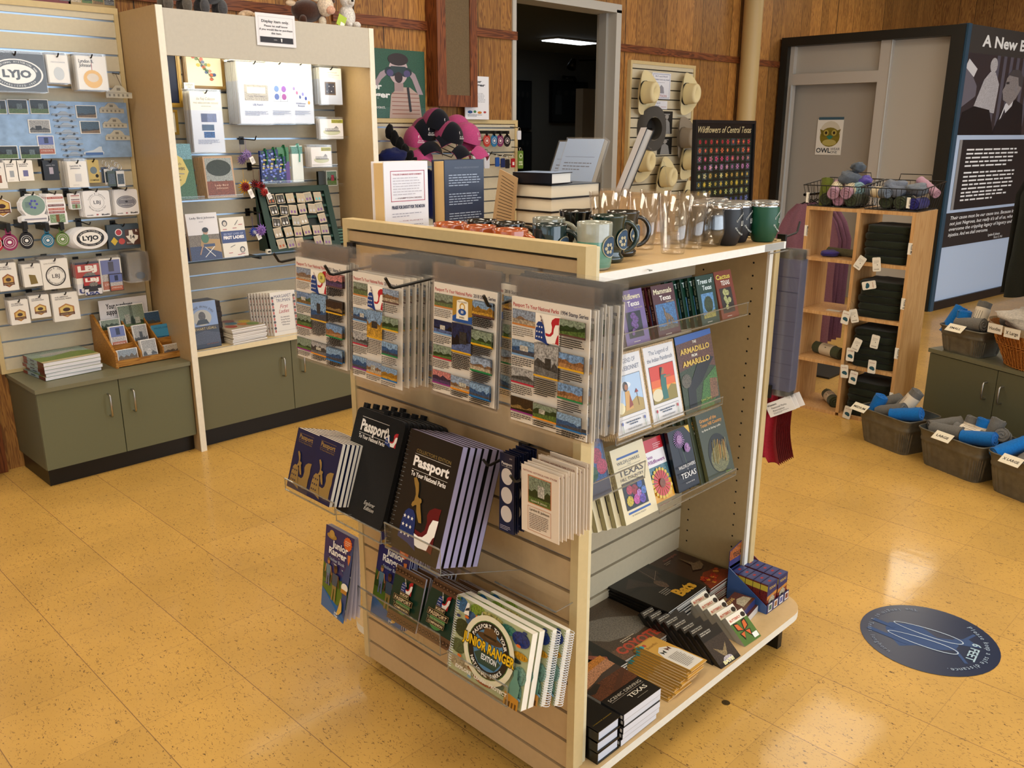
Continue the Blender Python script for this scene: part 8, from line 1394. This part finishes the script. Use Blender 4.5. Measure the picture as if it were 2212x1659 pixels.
# wildflower poster on an easel
x0=PY(1503,430,3.05).x; x1=PY(1636,350,3.05).x; zt=PY(1500,258,3.05).z; w=x1-x0; h=w*1.42; z0=zt-h
r_=root('wildflower_poster','black-framed wildflowers of central Texas poster beside the pipe','poster',Matrix.Translation(V((x0,3.05,z0)))@Matrix.Rotation(-.03,4,'X'))
b=B('gloss'); [b.box(*q_,0x0e1116) for q_ in ((0,0,0,w,.025,.02),(0,0,h-.02,w,.025,h),(0,0,.02,.02,.025,h-.02),(w-.02,0,.02,w,.025,h-.02))]; part('frame',b,r_)
b=B('gloss'); b.box(.02,.01,.02,w-.02,.02,h-.02,0x0c0e10); a=Art(b,y=.01,mat='gloss'); a.text('Wildflowers of Central Texas',.06*w,.925*h,.040*h,0xc8b88c,w=.88*w,it=.35)
RC=[(0xb03040,0xa82838),(0xb84048,0xc06040),(0xb8406c,0xb06880),(0xa868a0,0xb078a8),(0xc0b888,0xb89850),(0xc8b858,0xb8a040),(0xc8a848,0xa8b070),(0x4c5cb0,0x6c80c8),(0x5c54a0,0x7068b8),(0x7c58a0,0x9068b0)]
rd=random.Random(4); cw_=.90*w/10; chh=.87*h/17
for i in range(16):
    for j in range(10):
        X=.05*w+j*cw_; Z=.895*h-(i+1)*chh; c=RC[min(i,9)]; a.rect(X+.05*cw_,Z+.08*chh,.86*cw_,.84*chh,rd.choice((0x16241c,0x1c2c24,0x24342c,0x2c3c40))); a.e-=1
        cx_,cz_=X+.48*cw_,Z+.52*chh; r=cw_*rd.uniform(.24,.36); k=rd.choice((5,6,8,12)); pts=[]
        for t in range(2*k): q=r if t%2==0 else r*.45; pts.append((cx_+q*math.cos(pi*t/k),cz_+q*math.sin(pi*t/k)))
        a.e+=1; a.poly(pts,rd.choice(c)); a.ell(cx_,cz_,r*.25,r*.25,rd.choice((0x2c2010,0xc8b040,0x3c1c14)),n=7); a.e-=3
part('print',b,r_)
b=B('black'); b.tube([(x0+.1*w,3.09,z0+.1),(x0+.04*w,3.15,0)],.012,0x151515,None,6); b.tube([(x0+.9*w,3.09,z0+.1),(x0+.96*w,3.15,0)],.012,0x151515,None,6); b.tube([(x0+.5*w,3.12,z0+h*.7),(x0+.5*w,3.75,0)],.012,0x151515,None,6); b.box(x0,3.02,z0-.02,x1,3.10,z0-.002,0x151515); b.tube([(x0+.1*w,3.09,z0+.1),(x0+.5*w,3.12,z0+h*.7)],.01,0x151515,None,6); b.tube([(x0+.9*w,3.09,z0+.1),(x0+.5*w,3.12,z0+h*.7)],.01,0x151515,None,6); solo('easel',b,'black easel holding the wildflower poster','easel',None)
# ================= SHIRT SHELF, BASKETS, CABINET, TUBS =================
SX,SD=4.68,.30; SY0,SY1=2.312,1.712; LV=[0.0,.287,.568,.868,1.147]; SM=(SY0+SY1)/2
g_=root('cube_shelf','tall birch eight-cube shelf of folded shirts','shelf',frame(V((SX,SY0,0)),UE)); W=SY0-SY1
b=B('birch'); b.box(0,0,0,.018,SD,1.147); part('side_panel',b,g_); b=B('birch'); b.box(W-.018,0,0,W,SD,1.147); part('side_panel',b,g_); b=B('birch'); b.box(W/2-.009,0,.018,W/2+.009,SD,1.147); part('divider',b,g_)
b=B('birch'); b.box(0,0,1.147,W,SD,1.165); part('top_board',b,g_)
for z in LV[:4]:
    b=B('birch'); b.box(.018,0,z,W/2-.009,SD,z+.018); part('shelf_board',b,g_); b=B('birch'); b.box(W/2+.009,0,z,W-.018,SD,z+.018); part('shelf_board',b,g_)
def slab(x,z,t,lb):
    b=B(); b.box(-.010,-.001,-.03,.010,0,.03,0xe0dcd0); a=Art(b,y=-.001); a.text(t,.004,.024,.010,0x2c2c2c,w=min(.05,.011*len(t)),rot=-pi/2,bold=.02); solo('size_label',b,lb,'label',frame(V((SX-.0002,SY0-x,z)),UE))
for t,z in (('Medium',1.03),('Large',.745),('X Large',.44),('XX Large',.14)): slab(.010,z,t,'small vertical %s label on the left edge of the shirt shelf'%t.lower())
for t,z in (('Youth Md',.98),('Youth lg',.69),('Adult Sm',.42),('Adult Md',.17)): slab(W-.010,z,t,'small vertical %s label on the right edge of the shirt shelf'%t.lower())
def garment(w,d,t,seed,col):
    b=B('fabric')
    def f(u_,v_):
        a_=2*pi*u_; c_,s_=math.cos(a_),math.sin(a_); p=.35; x=w/2*math.copysign(abs(c_)**p,c_); y=d/2*math.copysign(abs(s_)**p,s_); q=math.sin(pi*v_)**.5; zz=t/2*(-math.cos(pi*v_)); k=1+.09*noise.noise(V((x*18+seed,y*18,zz*60)))
        return (x*(.90+.10*q)*k*(1 if 0<v_<1 else .9),y*(.9+.1*q)*k,zz+t/2+.006*noise.noise(V((x*25,y*25,seed)))*q)
    b.grid(f,40,8,col,'fabric',closeu=True)
    for v_ in (0,1): b.add([f(i/24,v_) for i in range(24)],[tuple(range(24))] if v_ else [tuple(range(24))[::-1]],col,'fabric')
    return b
GS=[garment(.245,.25,.040,i,0x1a1e14 if i%2 else 0x20251a).mesh('garment') for i in range(4)]
rows_n=['top','second','third','bottom']
for r_i,(z,n) in enumerate(((.886,5),(.586,5),(.305,6),(.018,5))):
    for k in range(n):
        t=.040 if n<6 else .036; M=frame(V((SX+.145,SY1+.150,z+t*k)),UE)@Matrix.Rotation(.06*math.sin(k*2.1+r_i),4,'Z'); M=M@Matrix.Diagonal((1,1,t/.040*.98,1)) if True else M
        solo('folded_shirt',GS[(k+r_i)%4],('uppermost' if k==n-1 else 'lower')+' dark green folded shirt in the %s right cube of the shelf'%rows_n[r_i],'shirt',M,'dark green folded shirts, %s right cube'%rows_n[r_i])
def hang_tag(px,py,X,ang,kind,lb):
    b=B(); b.prism(rr(-.022,-.075,.022,0,.006,3),0,.001,0xdcd8cc,ax=1); a=Art(b)
    if kind: a.ell(0,-.045,.014,.010,0x1c4c5c); a.ell(.008,-.050,.008,.008,0x1c4c5c); a.text('Junior Ranger',0,-.018,.006,0x9c4038,al='c',w=.03)
    else: a.para(-.014,-.02,.028,3,.006,.002,0x9a968c,2); a.ell(.004,-.04,.002,.003,0x3c3c3c); a.text('RANGER',0,-.066,.006,0x3c3c3c,al='c',w=.026)
    s_=B('matte'); s_.tube([(0,0,-.004),(.006,.004,.03),(-.002,.012,.045)],.0007,0x1c1c1c,'matte',4)
    place('hang_tag',[('card',b.mesh('card')),('string',s_.mesh('string'))],lb,'tag',frame(PX(px,py,X),UE)@Matrix.Rotation(ang,4,'Y'),'shirt hang tags')
for i,(px,py,an,kd,wh) in enumerate(((1866,555,.5,0,'below the top right shirts, left one'),(1893,556,-.15,0,'below the top right shirts, right one'),(1892,614,1.3,1,'lying on the second right pile'),(1830,672,.15,1,'hanging from the second shelf with a teal bison'),(1842,668,-.3,0,'tucked behind the teal bison one'),(1856,732,.3,0,'over the third right pile, large one'),(1893,724,.1,0,'hanging thin at the centre of the third pile'),(1885,778,0,1,'lowest hanging at the centre of the third pile'),(1838,752,0,1,'hanging narrow by the divider'),(1824,788,-.1,1,'bison tag left of the bottom right pile'),(1846,802,.1,1,'bison tag over the bottom right pile'),(1834,878,.15,1,'bison tag at the floor end of the shelf'))): hang_tag(px,py,SX-.012-.004*(i%4),an,kd,'white shirt tag '+wh)
def roll(L,r,col,band=None,bl=.45,seed=0,txt=None):
    b=B('fabric'); b.grid(lambda u_,v_:(lambda q:(v_*L-L/2,q*math.cos(2*pi*u_),q*math.sin(2*pi*u_)+r))(r*(1+.10*noise.noise(V((v_*4,math.cos(2*pi*u_)*1.5,seed+math.sin(2*pi*u_)))))),22,10,col,'fabric',closeu=True)
    for s_ in (-1,1):
        pts=[(s_*(L/2+.002*math.cos(t*3)),(r*(.12+.86*t/14))*math.cos(t),r+(r*(.12+.86*t/14))*math.sin(t)) for t in [k*.5 for k in range(29)]]; b.tube(pts,r*.10,col,'fabric',5); b.add([(s_*L/2,r*.95*math.cos(2*pi*k/16),r+r*.95*math.sin(2*pi*k/16)) for k in range(16)],[tuple(range(16)) if s_>0 else tuple(range(16))[::-1]],col,'fabric')
    P=[('cloth',b.mesh('cloth'))]
    if band: 
        q=B(); q.grid(lambda u_,v_:(L*(v_-.5)*bl,(r*1.06)*math.cos(2*pi*u_),r+(r*1.06)*math.sin(2*pi*u_)),22,1,band,'paper',closeu=True)
        for k in range(5): q.add([(L*bl*(-.35),(r*1.07)*math.cos(t),r+r*1.07*math.sin(t)) for t in (1.0+.3*k,1.06+.3*k)]+[(L*bl*.3,(r*1.07)*math.cos(t),r+r*1.07*math.sin(t)) for t in (1.06+.3*k,1.0+.3*k)],[(0,1,2,3)],0x5c5448)
        P.append(('paper_band',q.mesh('paper_band')))
    return P
def put(P,p,rz,tilt,lb,grp=None,name='rolled_shirt'): place(name,P,lb,'shirt',Matrix.Translation(V(p))@Matrix.Rotation(rz,4,'Z')@Matrix.Rotation(tilt,4,'Y'),grp)
OL=roll(.20,.034,0x464c36,0xc8bca4); put(OL,(SX+.13,SY0-.155,.305),R(70),0,'olive rolled shirt with a paper band in the third left cube'); put(roll(.17,.032,0x464c36,0xc8bca4),(SX+.15,SY0-.19,.0185),R(40),0,'olive rolled shirt with a paper band in the bottom left cube')
put(roll(.20,.022,0x5c5840,None),(SX+.15,SY0-.175,.8865),R(80),0,'crumpled olive and purple shirt in the top left cube'); b=B('fabric'); blob(b,(SX+.09,SY0-.12,.9045),.05,.05,.018,4,0x3c3478,.3,flat_=.98); solo('rolled_shirt',b,'small purple shirt beside the olive one in the top left cube','shirt',None)
b=B(); b.box(SX+.05,SY0-.23,.5865,SX+.09,SY0-.15,.588,0xc8c4b8); solo('price_card',b,'white card lying in the second left cube','card',None)
# wire baskets
def wbasket(x0,x1,lb,lab):
    r_=root('wire_basket',lb,'basket',frame(V((SX+.01,SY0-x0,1.166)),UE)); w=x1-x0; d=.27; h=.115; fl=.022; k=0x0e0e10
    b=B('black'); rim=[(-fl,-fl,h),(w+fl,-fl,h),(w+fl,d+fl,h+.03),(-fl,d+fl,h+.03)]; b.tube(rim+[rim[0]],.003,k,None,6); b.tube([(0,0,.003),(w,0,.003),(w,d,.003),(0,d,.003),(0,0,.003)],.002,k,None,5); b.tube([(.05,d+fl,h+.03),(.055,d+fl,h+.062),(w-.055,d+fl,h+.062),(w-.05,d+fl,h+.03)],.0025,k,None,5); part('rim',b,r_)
    b=B('black'); n=12
    for i in range(n+1): u_=i/n; b.tube([(-fl+(w+2*fl)*u_,-fl,h),(w*u_,0,.003),(w*u_,d,.003),(-fl+(w+2*fl)*u_,d+fl,h+.03)],.0015,k,None,4)
    for i in range(9): u_=i/8; b.tube([(-fl,-fl+(d+2*fl)*u_,h+.03*u_),(0,d*u_,.003),(w,d*u_,.003),(w+fl,-fl+(d+2*fl)*u_,h+.03*u_)],.0015,k,None,4)
    part('wires',b,r_); t=B(); t.box(.0,-fl-.004,.02,.018,-fl-.003,.075,0xe0dcd0); a=Art(t,y=-fl-.004); a.text(lab,.012,.07,.010,0x2c2c2c,w=.045,rot=-pi/2,bold=.02); lo=part('size_label',t,r_); lo.location=(0 if lab[0]=='S' else w-.05,.0,0); return r_
wbasket(.0,.27,'black wire basket of rolled pink shirts on the left of the shelf top','Small'); wbasket(.325,.60,'black wire basket of grey shirts on the right of the shelf top','Youth Sm')
def bp(u_,v_,z): return (SX+.01+v_,SY0-u_,1.172+z)
PKR=roll(.16,.032,0xb08ca0,0xd8ccb0,.5); GRR=roll(.16,.034,0x3c4230,None); 
for i,(u_,v_,z,rz,tl,P,lb) in enumerate(((.045,.12,.045,20,-70,roll(.17,.033,0x5c6428,None,seed=2),'floral yellow-green rolled shirt standing at the left of the left basket'),(.12,.08,.055,15,-15,PKR,'pink rolled shirt with a cream band, left of two in the basket'),(.195,.09,.055,10,-12,PKR,'pink rolled shirt with a cream band, right of two in the basket'),(.20,.17,.075,30,-15,roll(.15,.034,0x8cb0bc,0xb088a0,.4),'pale blue and pink rolled shirt at the back of the left basket'),(.08,.10,.0,10,0,GRR,'olive rolled shirt low in the left basket'),(.16,.10,.0,5,0,roll(.17,.033,0x9c7488,None,seed=3),'mauve rolled shirt low in the left basket'),(.235,.10,.0,0,0,GRR,'olive rolled shirt low at the right of the left basket'),(.365,.06,.055,60,0,roll(.15,.028,0x6c7888,0xd8ccb0,.4,5),'grey-blue rolled shirt with a band at the left of the right basket'),(.56,.20,.09,60,-25,roll(.15,.024,0xb08ca0,None,seed=6),'pink rolled shirt sticking out at the right of the right basket'),(.40,.13,.0,10,0,GRR,'dark olive rolled shirt low in the right basket'),(.48,.13,.0,5,0,GRR,'dark olive rolled shirt in the middle of the right basket'),(.555,.13,.0,0,0,roll(.15,.03,0x2c2c70,None,seed=7),'navy rolled shirt low in the right basket'))): put(P,bp(u_,v_,z),R(rz),R(tl),lb)
for c,rx,ry,rz,sd,col,lb in ((bp(.17,.12,.15),.05,.06,.035,3,0x5c6470,'crumpled slate grey shirt on the left basket pile'),(bp(.205,.14,.205),.05,.035,.028,7,0x4c545e,'topmost slate grey shirt on the left basket'),(bp(.235,.17,.13),.045,.04,.03,2,0x5c50a0,'violet shirt at the right of the left basket pile'),(bp(.43,.12,.10),.07,.07,.045,5,0x6c7484,'large crumpled grey-blue shirt in the right basket'),(bp(.53,.14,.10),.07,.055,.034,6,0x6a727e,'flatter grey-blue shirt beside the large crumpled one')):
    b=B('fabric'); blob(b,c,rx,ry,rz,sd,col,.35,12,nu=30,nv=16); solo('crumpled_shirt',b,lb,'shirt',None)
# hanging mauve garments behind the shelf and dark jackets at the right edge
def drape(w,h,d,col,seed,label,M,name='hanging_garment',grp=None):
    b=B('fabric'); b.grid(lambda u_,v_:((u_-.5)*w*(.42+.58*min(1,v_*4)**.6)*(1+.06*noise.noise(V((v_*3,seed,0)))),d*math.sin(u_*pi*5+seed)*(.3+v_)+.01*noise.noise(V((u_*5,v_*5,seed))),-h*v_-.02*math.sin(u_*9+seed)*v_),30,16,col,'fabric'); b.grid(lambda u_,v_:((u_-.5)*w*(.42+.58*min(1,v_*4)**.6),.05+d*.5*math.sin(u_*pi*4),-h*v_),16,8,col,'fabric')
    k=B('black'); k.tube([(-w*.2,.02,-.01),(0,.02,.03),(w*.2,.02,-.01)],.004,0x141414,None,6); k.tube([(0,.02,.03),(0,.02,.06),(.015,.02,.072),(.02,.02,.055)],.0025,0x141414,'chrome',5)
    return place(name,[('cloth',b.mesh('cloth')),('hanger',k.mesh('hanger'))],label,'clothing',M,grp)
pz=PX(1722,438,5.35); 
for i in range(3): drape(.42,.86,.018,0x8c6478,i,('front','middle','rear')[i]+' mauve sweatshirt hanging on the rail behind the shirt shelf',frame(V((5.28+.07*i,pz.y-.12,pz.z)),UE),grp='mauve sweatshirts')
b=B('black'); y_=pz.y-.12; b.tube([(5.2,y_,pz.z+.064),(5.62,y_,pz.z+.064)],.009,0x151515,'metal',8); b.tube([(5.55,y_,pz.z+.064),(5.55,y_,.01)],.011,0x151515,None,8); b.box(5.38,y_-.2,0,5.72,y_+.2,.012,0x151515); solo('garment_stand',b,'black garment stand behind the shirt shelf','stand',None)
# grey-green cabinet at the right with tubs and basket
cu_=V((-.352,-.936,0)); CO=V((4.735,1.56,0)); MC=frame(CO,cu_); c=root('base_cabinet','grey-green base cabinet at the right edge under the hoodies basket','cabinet',MC)
b=B('powder'); b.box(0,.0,.08,1.4,.5,.448,0x4a4a38); part('body',b,c); b=B('powder'); b.box(-.008,-.022,.449,1.41,.51,.47,0x66644c); part('counter_top',b,c); b=B('black'); b.box(.02,.04,0,1.38,.48,.08,0x100e0c); part('kick_base',b,c)
for x0,x1,hx in ((.003,.398,.352),(.402,.80,.44),(.804,1.395,.85)): b=B('powder'); b.box(x0,-.018,.09,x1,0,.445,0x56553f); d_=part('door',b,c); b=B(); bar(b,hx,.29,.375,-.018); part('handle',b,d_)
def tub(L,D,H,fl,lb,M,sign,n=12):
    r_=root('metal_tub',lb,'tub',M); b=B('zinc'); col=0x6c685c
    def P(u_,v_,off=0):
        t=2*pi*u_; e=.28; cx_=math.copysign(abs(math.cos(t))**e,math.cos(t)); cy_=math.copysign(abs(math.sin(t))**e,math.sin(t)); g=fl*v_+off
        cor=.0022*math.sin(u_*2*pi*34) if .08<v_<.6 else 0; bd=.003 if .66<v_<.74 or v_>.95 else 0
        return (L/2+(L/2+g+cor+bd)*cx_,D/2+(D/2+g+cor+bd)*cy_,H*v_)
    b.grid(P,204,22,col,'zinc',closeu=True); b.grid(lambda u_,v_:P(u_,v_,-.003),60,8,0x5c6468,'zinc',closeu=True); b.add([P(i/60,0) for i in range(60)],[tuple(range(60))[::-1]],col,'zinc'); b.add([tuple(V(P(i/60,.02))) for i in range(60)],[tuple(range(60))],col,'zinc'); part('body',b,r_)
    b=B('zinc'); b.tube([P(i/60,1) for i in range(60)],.004,col,'zinc',6,closed=True); part('rim',b,r_)
    if sign:
        t=B(); t.M=Matrix.Translation(V((L*sign[1],-fl-.012,H+.004)))@Matrix.Rotation(-.9,4,'X'); t.box(0,-.001,-.03,.095,0,.02,0xe4ddc8); a=Art(t,x=0,z=-.03,y=-.001); a.text(sign[0],.0475,.018,.013,0x2c2820,al='c',w=min(.075,.013*len(sign[0])),bold=.03); part('size_card',t,r_,'white size card')
    return r_
hT=.185; fl=.03
BL_=roll(.15,.034,0x1668b4,None,seed=1); GL_=roll(.15,.034,0x6a6864,None,seed=4); GB=roll(.15,.034,0x6a6864,0xd8ccb8,.6,8); BB=roll(.15,.034,0x1668b4,0xd8ccb8,.5,9)
def fill(M,L,D,z,items,where):
    for i,(k,u_,v_,dz,rz,tl) in enumerate(items):
        P={'b':BL_,'g':GL_,'G':GB,'B':BB}[k]; nm={'b':'bright blue','g':'heather grey','G':'grey, paper-banded','B':'blue, paper-banded'}[k]
        place('rolled_shirt',P,nm+' rolled shirt in the '+where,'shirt',M@Matrix.Translation(V((L*u_,D*v_,z+dz)))@Matrix.Rotation(R(rz),4,'Z')@Matrix.Rotation(R(tl),4,'Y'),nm+' rolled shirts in the '+where)
ITEMS=[('g',.3,.3,-.085,0,0),('g',.7,.3,-.085,10,0),('g',.3,.75,-.085,0,0),('g',.7,.75,-.085,0,0)]
Mm=frame(V((4.385,1.738,0)),cu_); tub(.27,.19,hT,fl,'galvanised tub with a medium card, nearest the shirt shelf',Mm,('MEDIUM',-.15)); fill(Mm,.27,.19,hT,ITEMS+[('b',.18,.35,-.025,30,-70),('g',.5,.7,-.02,60,-50),('G',.68,.75,.03,40,-60),('b',.85,.25,-.02,20,-15),('g',.05,.8,-.03,80,-10),('g',.48,.3,-.03,10,-20)],'medium tub')
Ml=frame(V((4.262,1.388,0)),cu_); tub(.30,.22,hT,fl,'galvanised tub with a large card in the middle of the floor row',Ml,('LARGE',.30)); fill(Ml,.30,.22,hT,ITEMS+[('g',.1,.5,-.03,60,-10),('G',.42,.85,-.02,80,-75),('B',.62,.85,-.01,85,-78),('g',.80,.9,.0,70,-70),('b',.85,.25,-.02,10,-12),('g',.3,.2,-.035,10,-5),('G',.55,.45,-.03,10,5),('g',.98,.7,-.01,-60,-20)],'large tub')
Mx=frame(V((4.140,1.035,0)),cu_); tub(.30,.22,hT,fl,'galvanised tub with an extra large card, cut by the right edge',Mx,('X LARGE',.20)); fill(Mx,.30,.22,hT,ITEMS+[('b',.1,.3,-.02,70,-20),('g',.4,.5,-.02,80,-30),('g',.6,.4,-.03,20,-10),('g',.8,.8,.0,0,0)],'extra large tub')
sO=PZ(2033,755,.471); Ms=frame(V((sO.x,sO.y,.4712)),cu_); tub(.215,.16,.135,.022,'small galvanised tub standing on the right cabinet',Ms,('SMALL',.22)); fill(Ms,.215,.16,.135,[('g',.4,.5,-.075,0,0),('g',.7,.5,-.07,90,0),('b',.05,.6,.0,60,-65),('B',.33,.45,.0,90,-85),('G',.6,.75,.045,90,-70),('g',.95,.85,-.01,45,-30),('g',.62,.15,-.012,0,-8)],'small tub')
# wicker basket with hoodies
wO=PZ(2182,784,.471); wc=V((4.655,1.03,.4712)); r_=root('wicker_basket','oval wicker basket with a cream liner on the right cabinet','basket',Matrix.Translation(V((wc.x,wc.y,.4712)))@Matrix.Rotation(math.atan2(cu_.y,cu_.x),4,'Z')); b=B('wickerw'); hw=.20
def wp(t,v_,o=0): s_=.62+.38*v_; return ((.27*s_+o)*math.cos(t),(.19*s_+o)*math.sin(t),hw*v_)
b.grid(lambda u_,v_:wp(2*pi*u_,v_,-.006),48,6,0x7a4a1c,'wickerw',closeu=True); b.add([wp(2*pi*i/48,0) for i in range(48)],[tuple(range(48))[::-1]],0,'wickerw')
for i in range(64): t=2*pi*i/64; b.tube([wp(t+.05*math.sin(v_*3),v_,.003*math.sin(v_*18+i*pi)) for v_ in [k/8 for k in range(9)]],.0032,0,'wickerw',5)
for v_ in (.02,.5,.56,.95): b.tube([wp(2*pi*i/96,v_,.006*math.cos(pi*i)) for i in range(96)],.003,0,'wickerw',5,closed=True)
part('weave',b,r_); b=B('fabric'); b.grid(lambda u_,v_:(lambda q:(q[0],q[1],q[2]))(wp(2*pi*u_,.86+.18*v_,.010-.006*v_+.004*math.sin(u_*50))),60,3,0xa89678,'fabric',closeu=True); part('liner',b,r_)
for px,py,wt,lab in ((2135,702,.075,'Hoodies'),(2170,712,.08,'X Large')):
    t=B(); t.box(0,-.001,-.045,wt,0,0,0xdcd6c8); a=Art(t,z=-.045,y=-.001); a.text(lab,wt/2,.015,.016,0x2c2820,al='c',w=wt*.78,bold=.02); q=onp(px,py,wc-V((.936,-.352,0))*.225+cu_*0,V((.936,-.352,0))); solo('size_card',t,'white %s card pinned to the wicker basket rim'%lab.lower(),'card',frame(q+V((0,0,.012)),cu_))
for i,(o,rx,ry,rz) in enumerate(((V((0,0,.22)),.22,.15,.07),(V((.06,.02,.30)),.15,.12,.08),(V((.12,0,.39)),.12,.10,.07))): b=B('plush'); blob(b,(0,0,0),rx,ry,rz,i+2,0xb8b0a4,.3,8,'plush',nu=34,nv=18); solo('folded_hoodie',b,('lowest','middle','topmost')[i]+' pale fleece hoodie heaped in the wicker basket','clothing',Matrix.Translation(V((wc.x,wc.y,.4712)))@Matrix.Rotation(math.atan2(cu_.y,cu_.x),4,'Z')@Matrix.Translation(o))
jp=PX(2335,345,4.9)
for i in range(4): drape(.36,.62,.02,(0x1c1c14,0x24241a,0x1a1a12,0x282818)[i],i*2+1,('first','second','third','fourth')[i]+' dark olive jacket from the left on the rail at the right edge','' if False else frame(V((4.72+.02*i,jp.y-.03-.075*i+.05,jp.z-.0)),V((.75,-.66,0))),grp=None)
b=B('metal'); b.tube([(4.70,jp.y+.06,jp.z+.066),(5.0,jp.y-.42,jp.z+.066)],.009,0x9c9c9c,'chrome',8); b.tube([(5.0,jp.y-.42,jp.z+.066),(5.0,jp.y-.42,.01)],.011,0x9c9c9c,'chrome',8); b.box(4.9,jp.y-.57,0,5.1,jp.y-.27,.012,0x9c9c9c,'metal'); solo('garment_rail',b,'chrome rail behind the cabinet holding the dark jackets','rail',None)
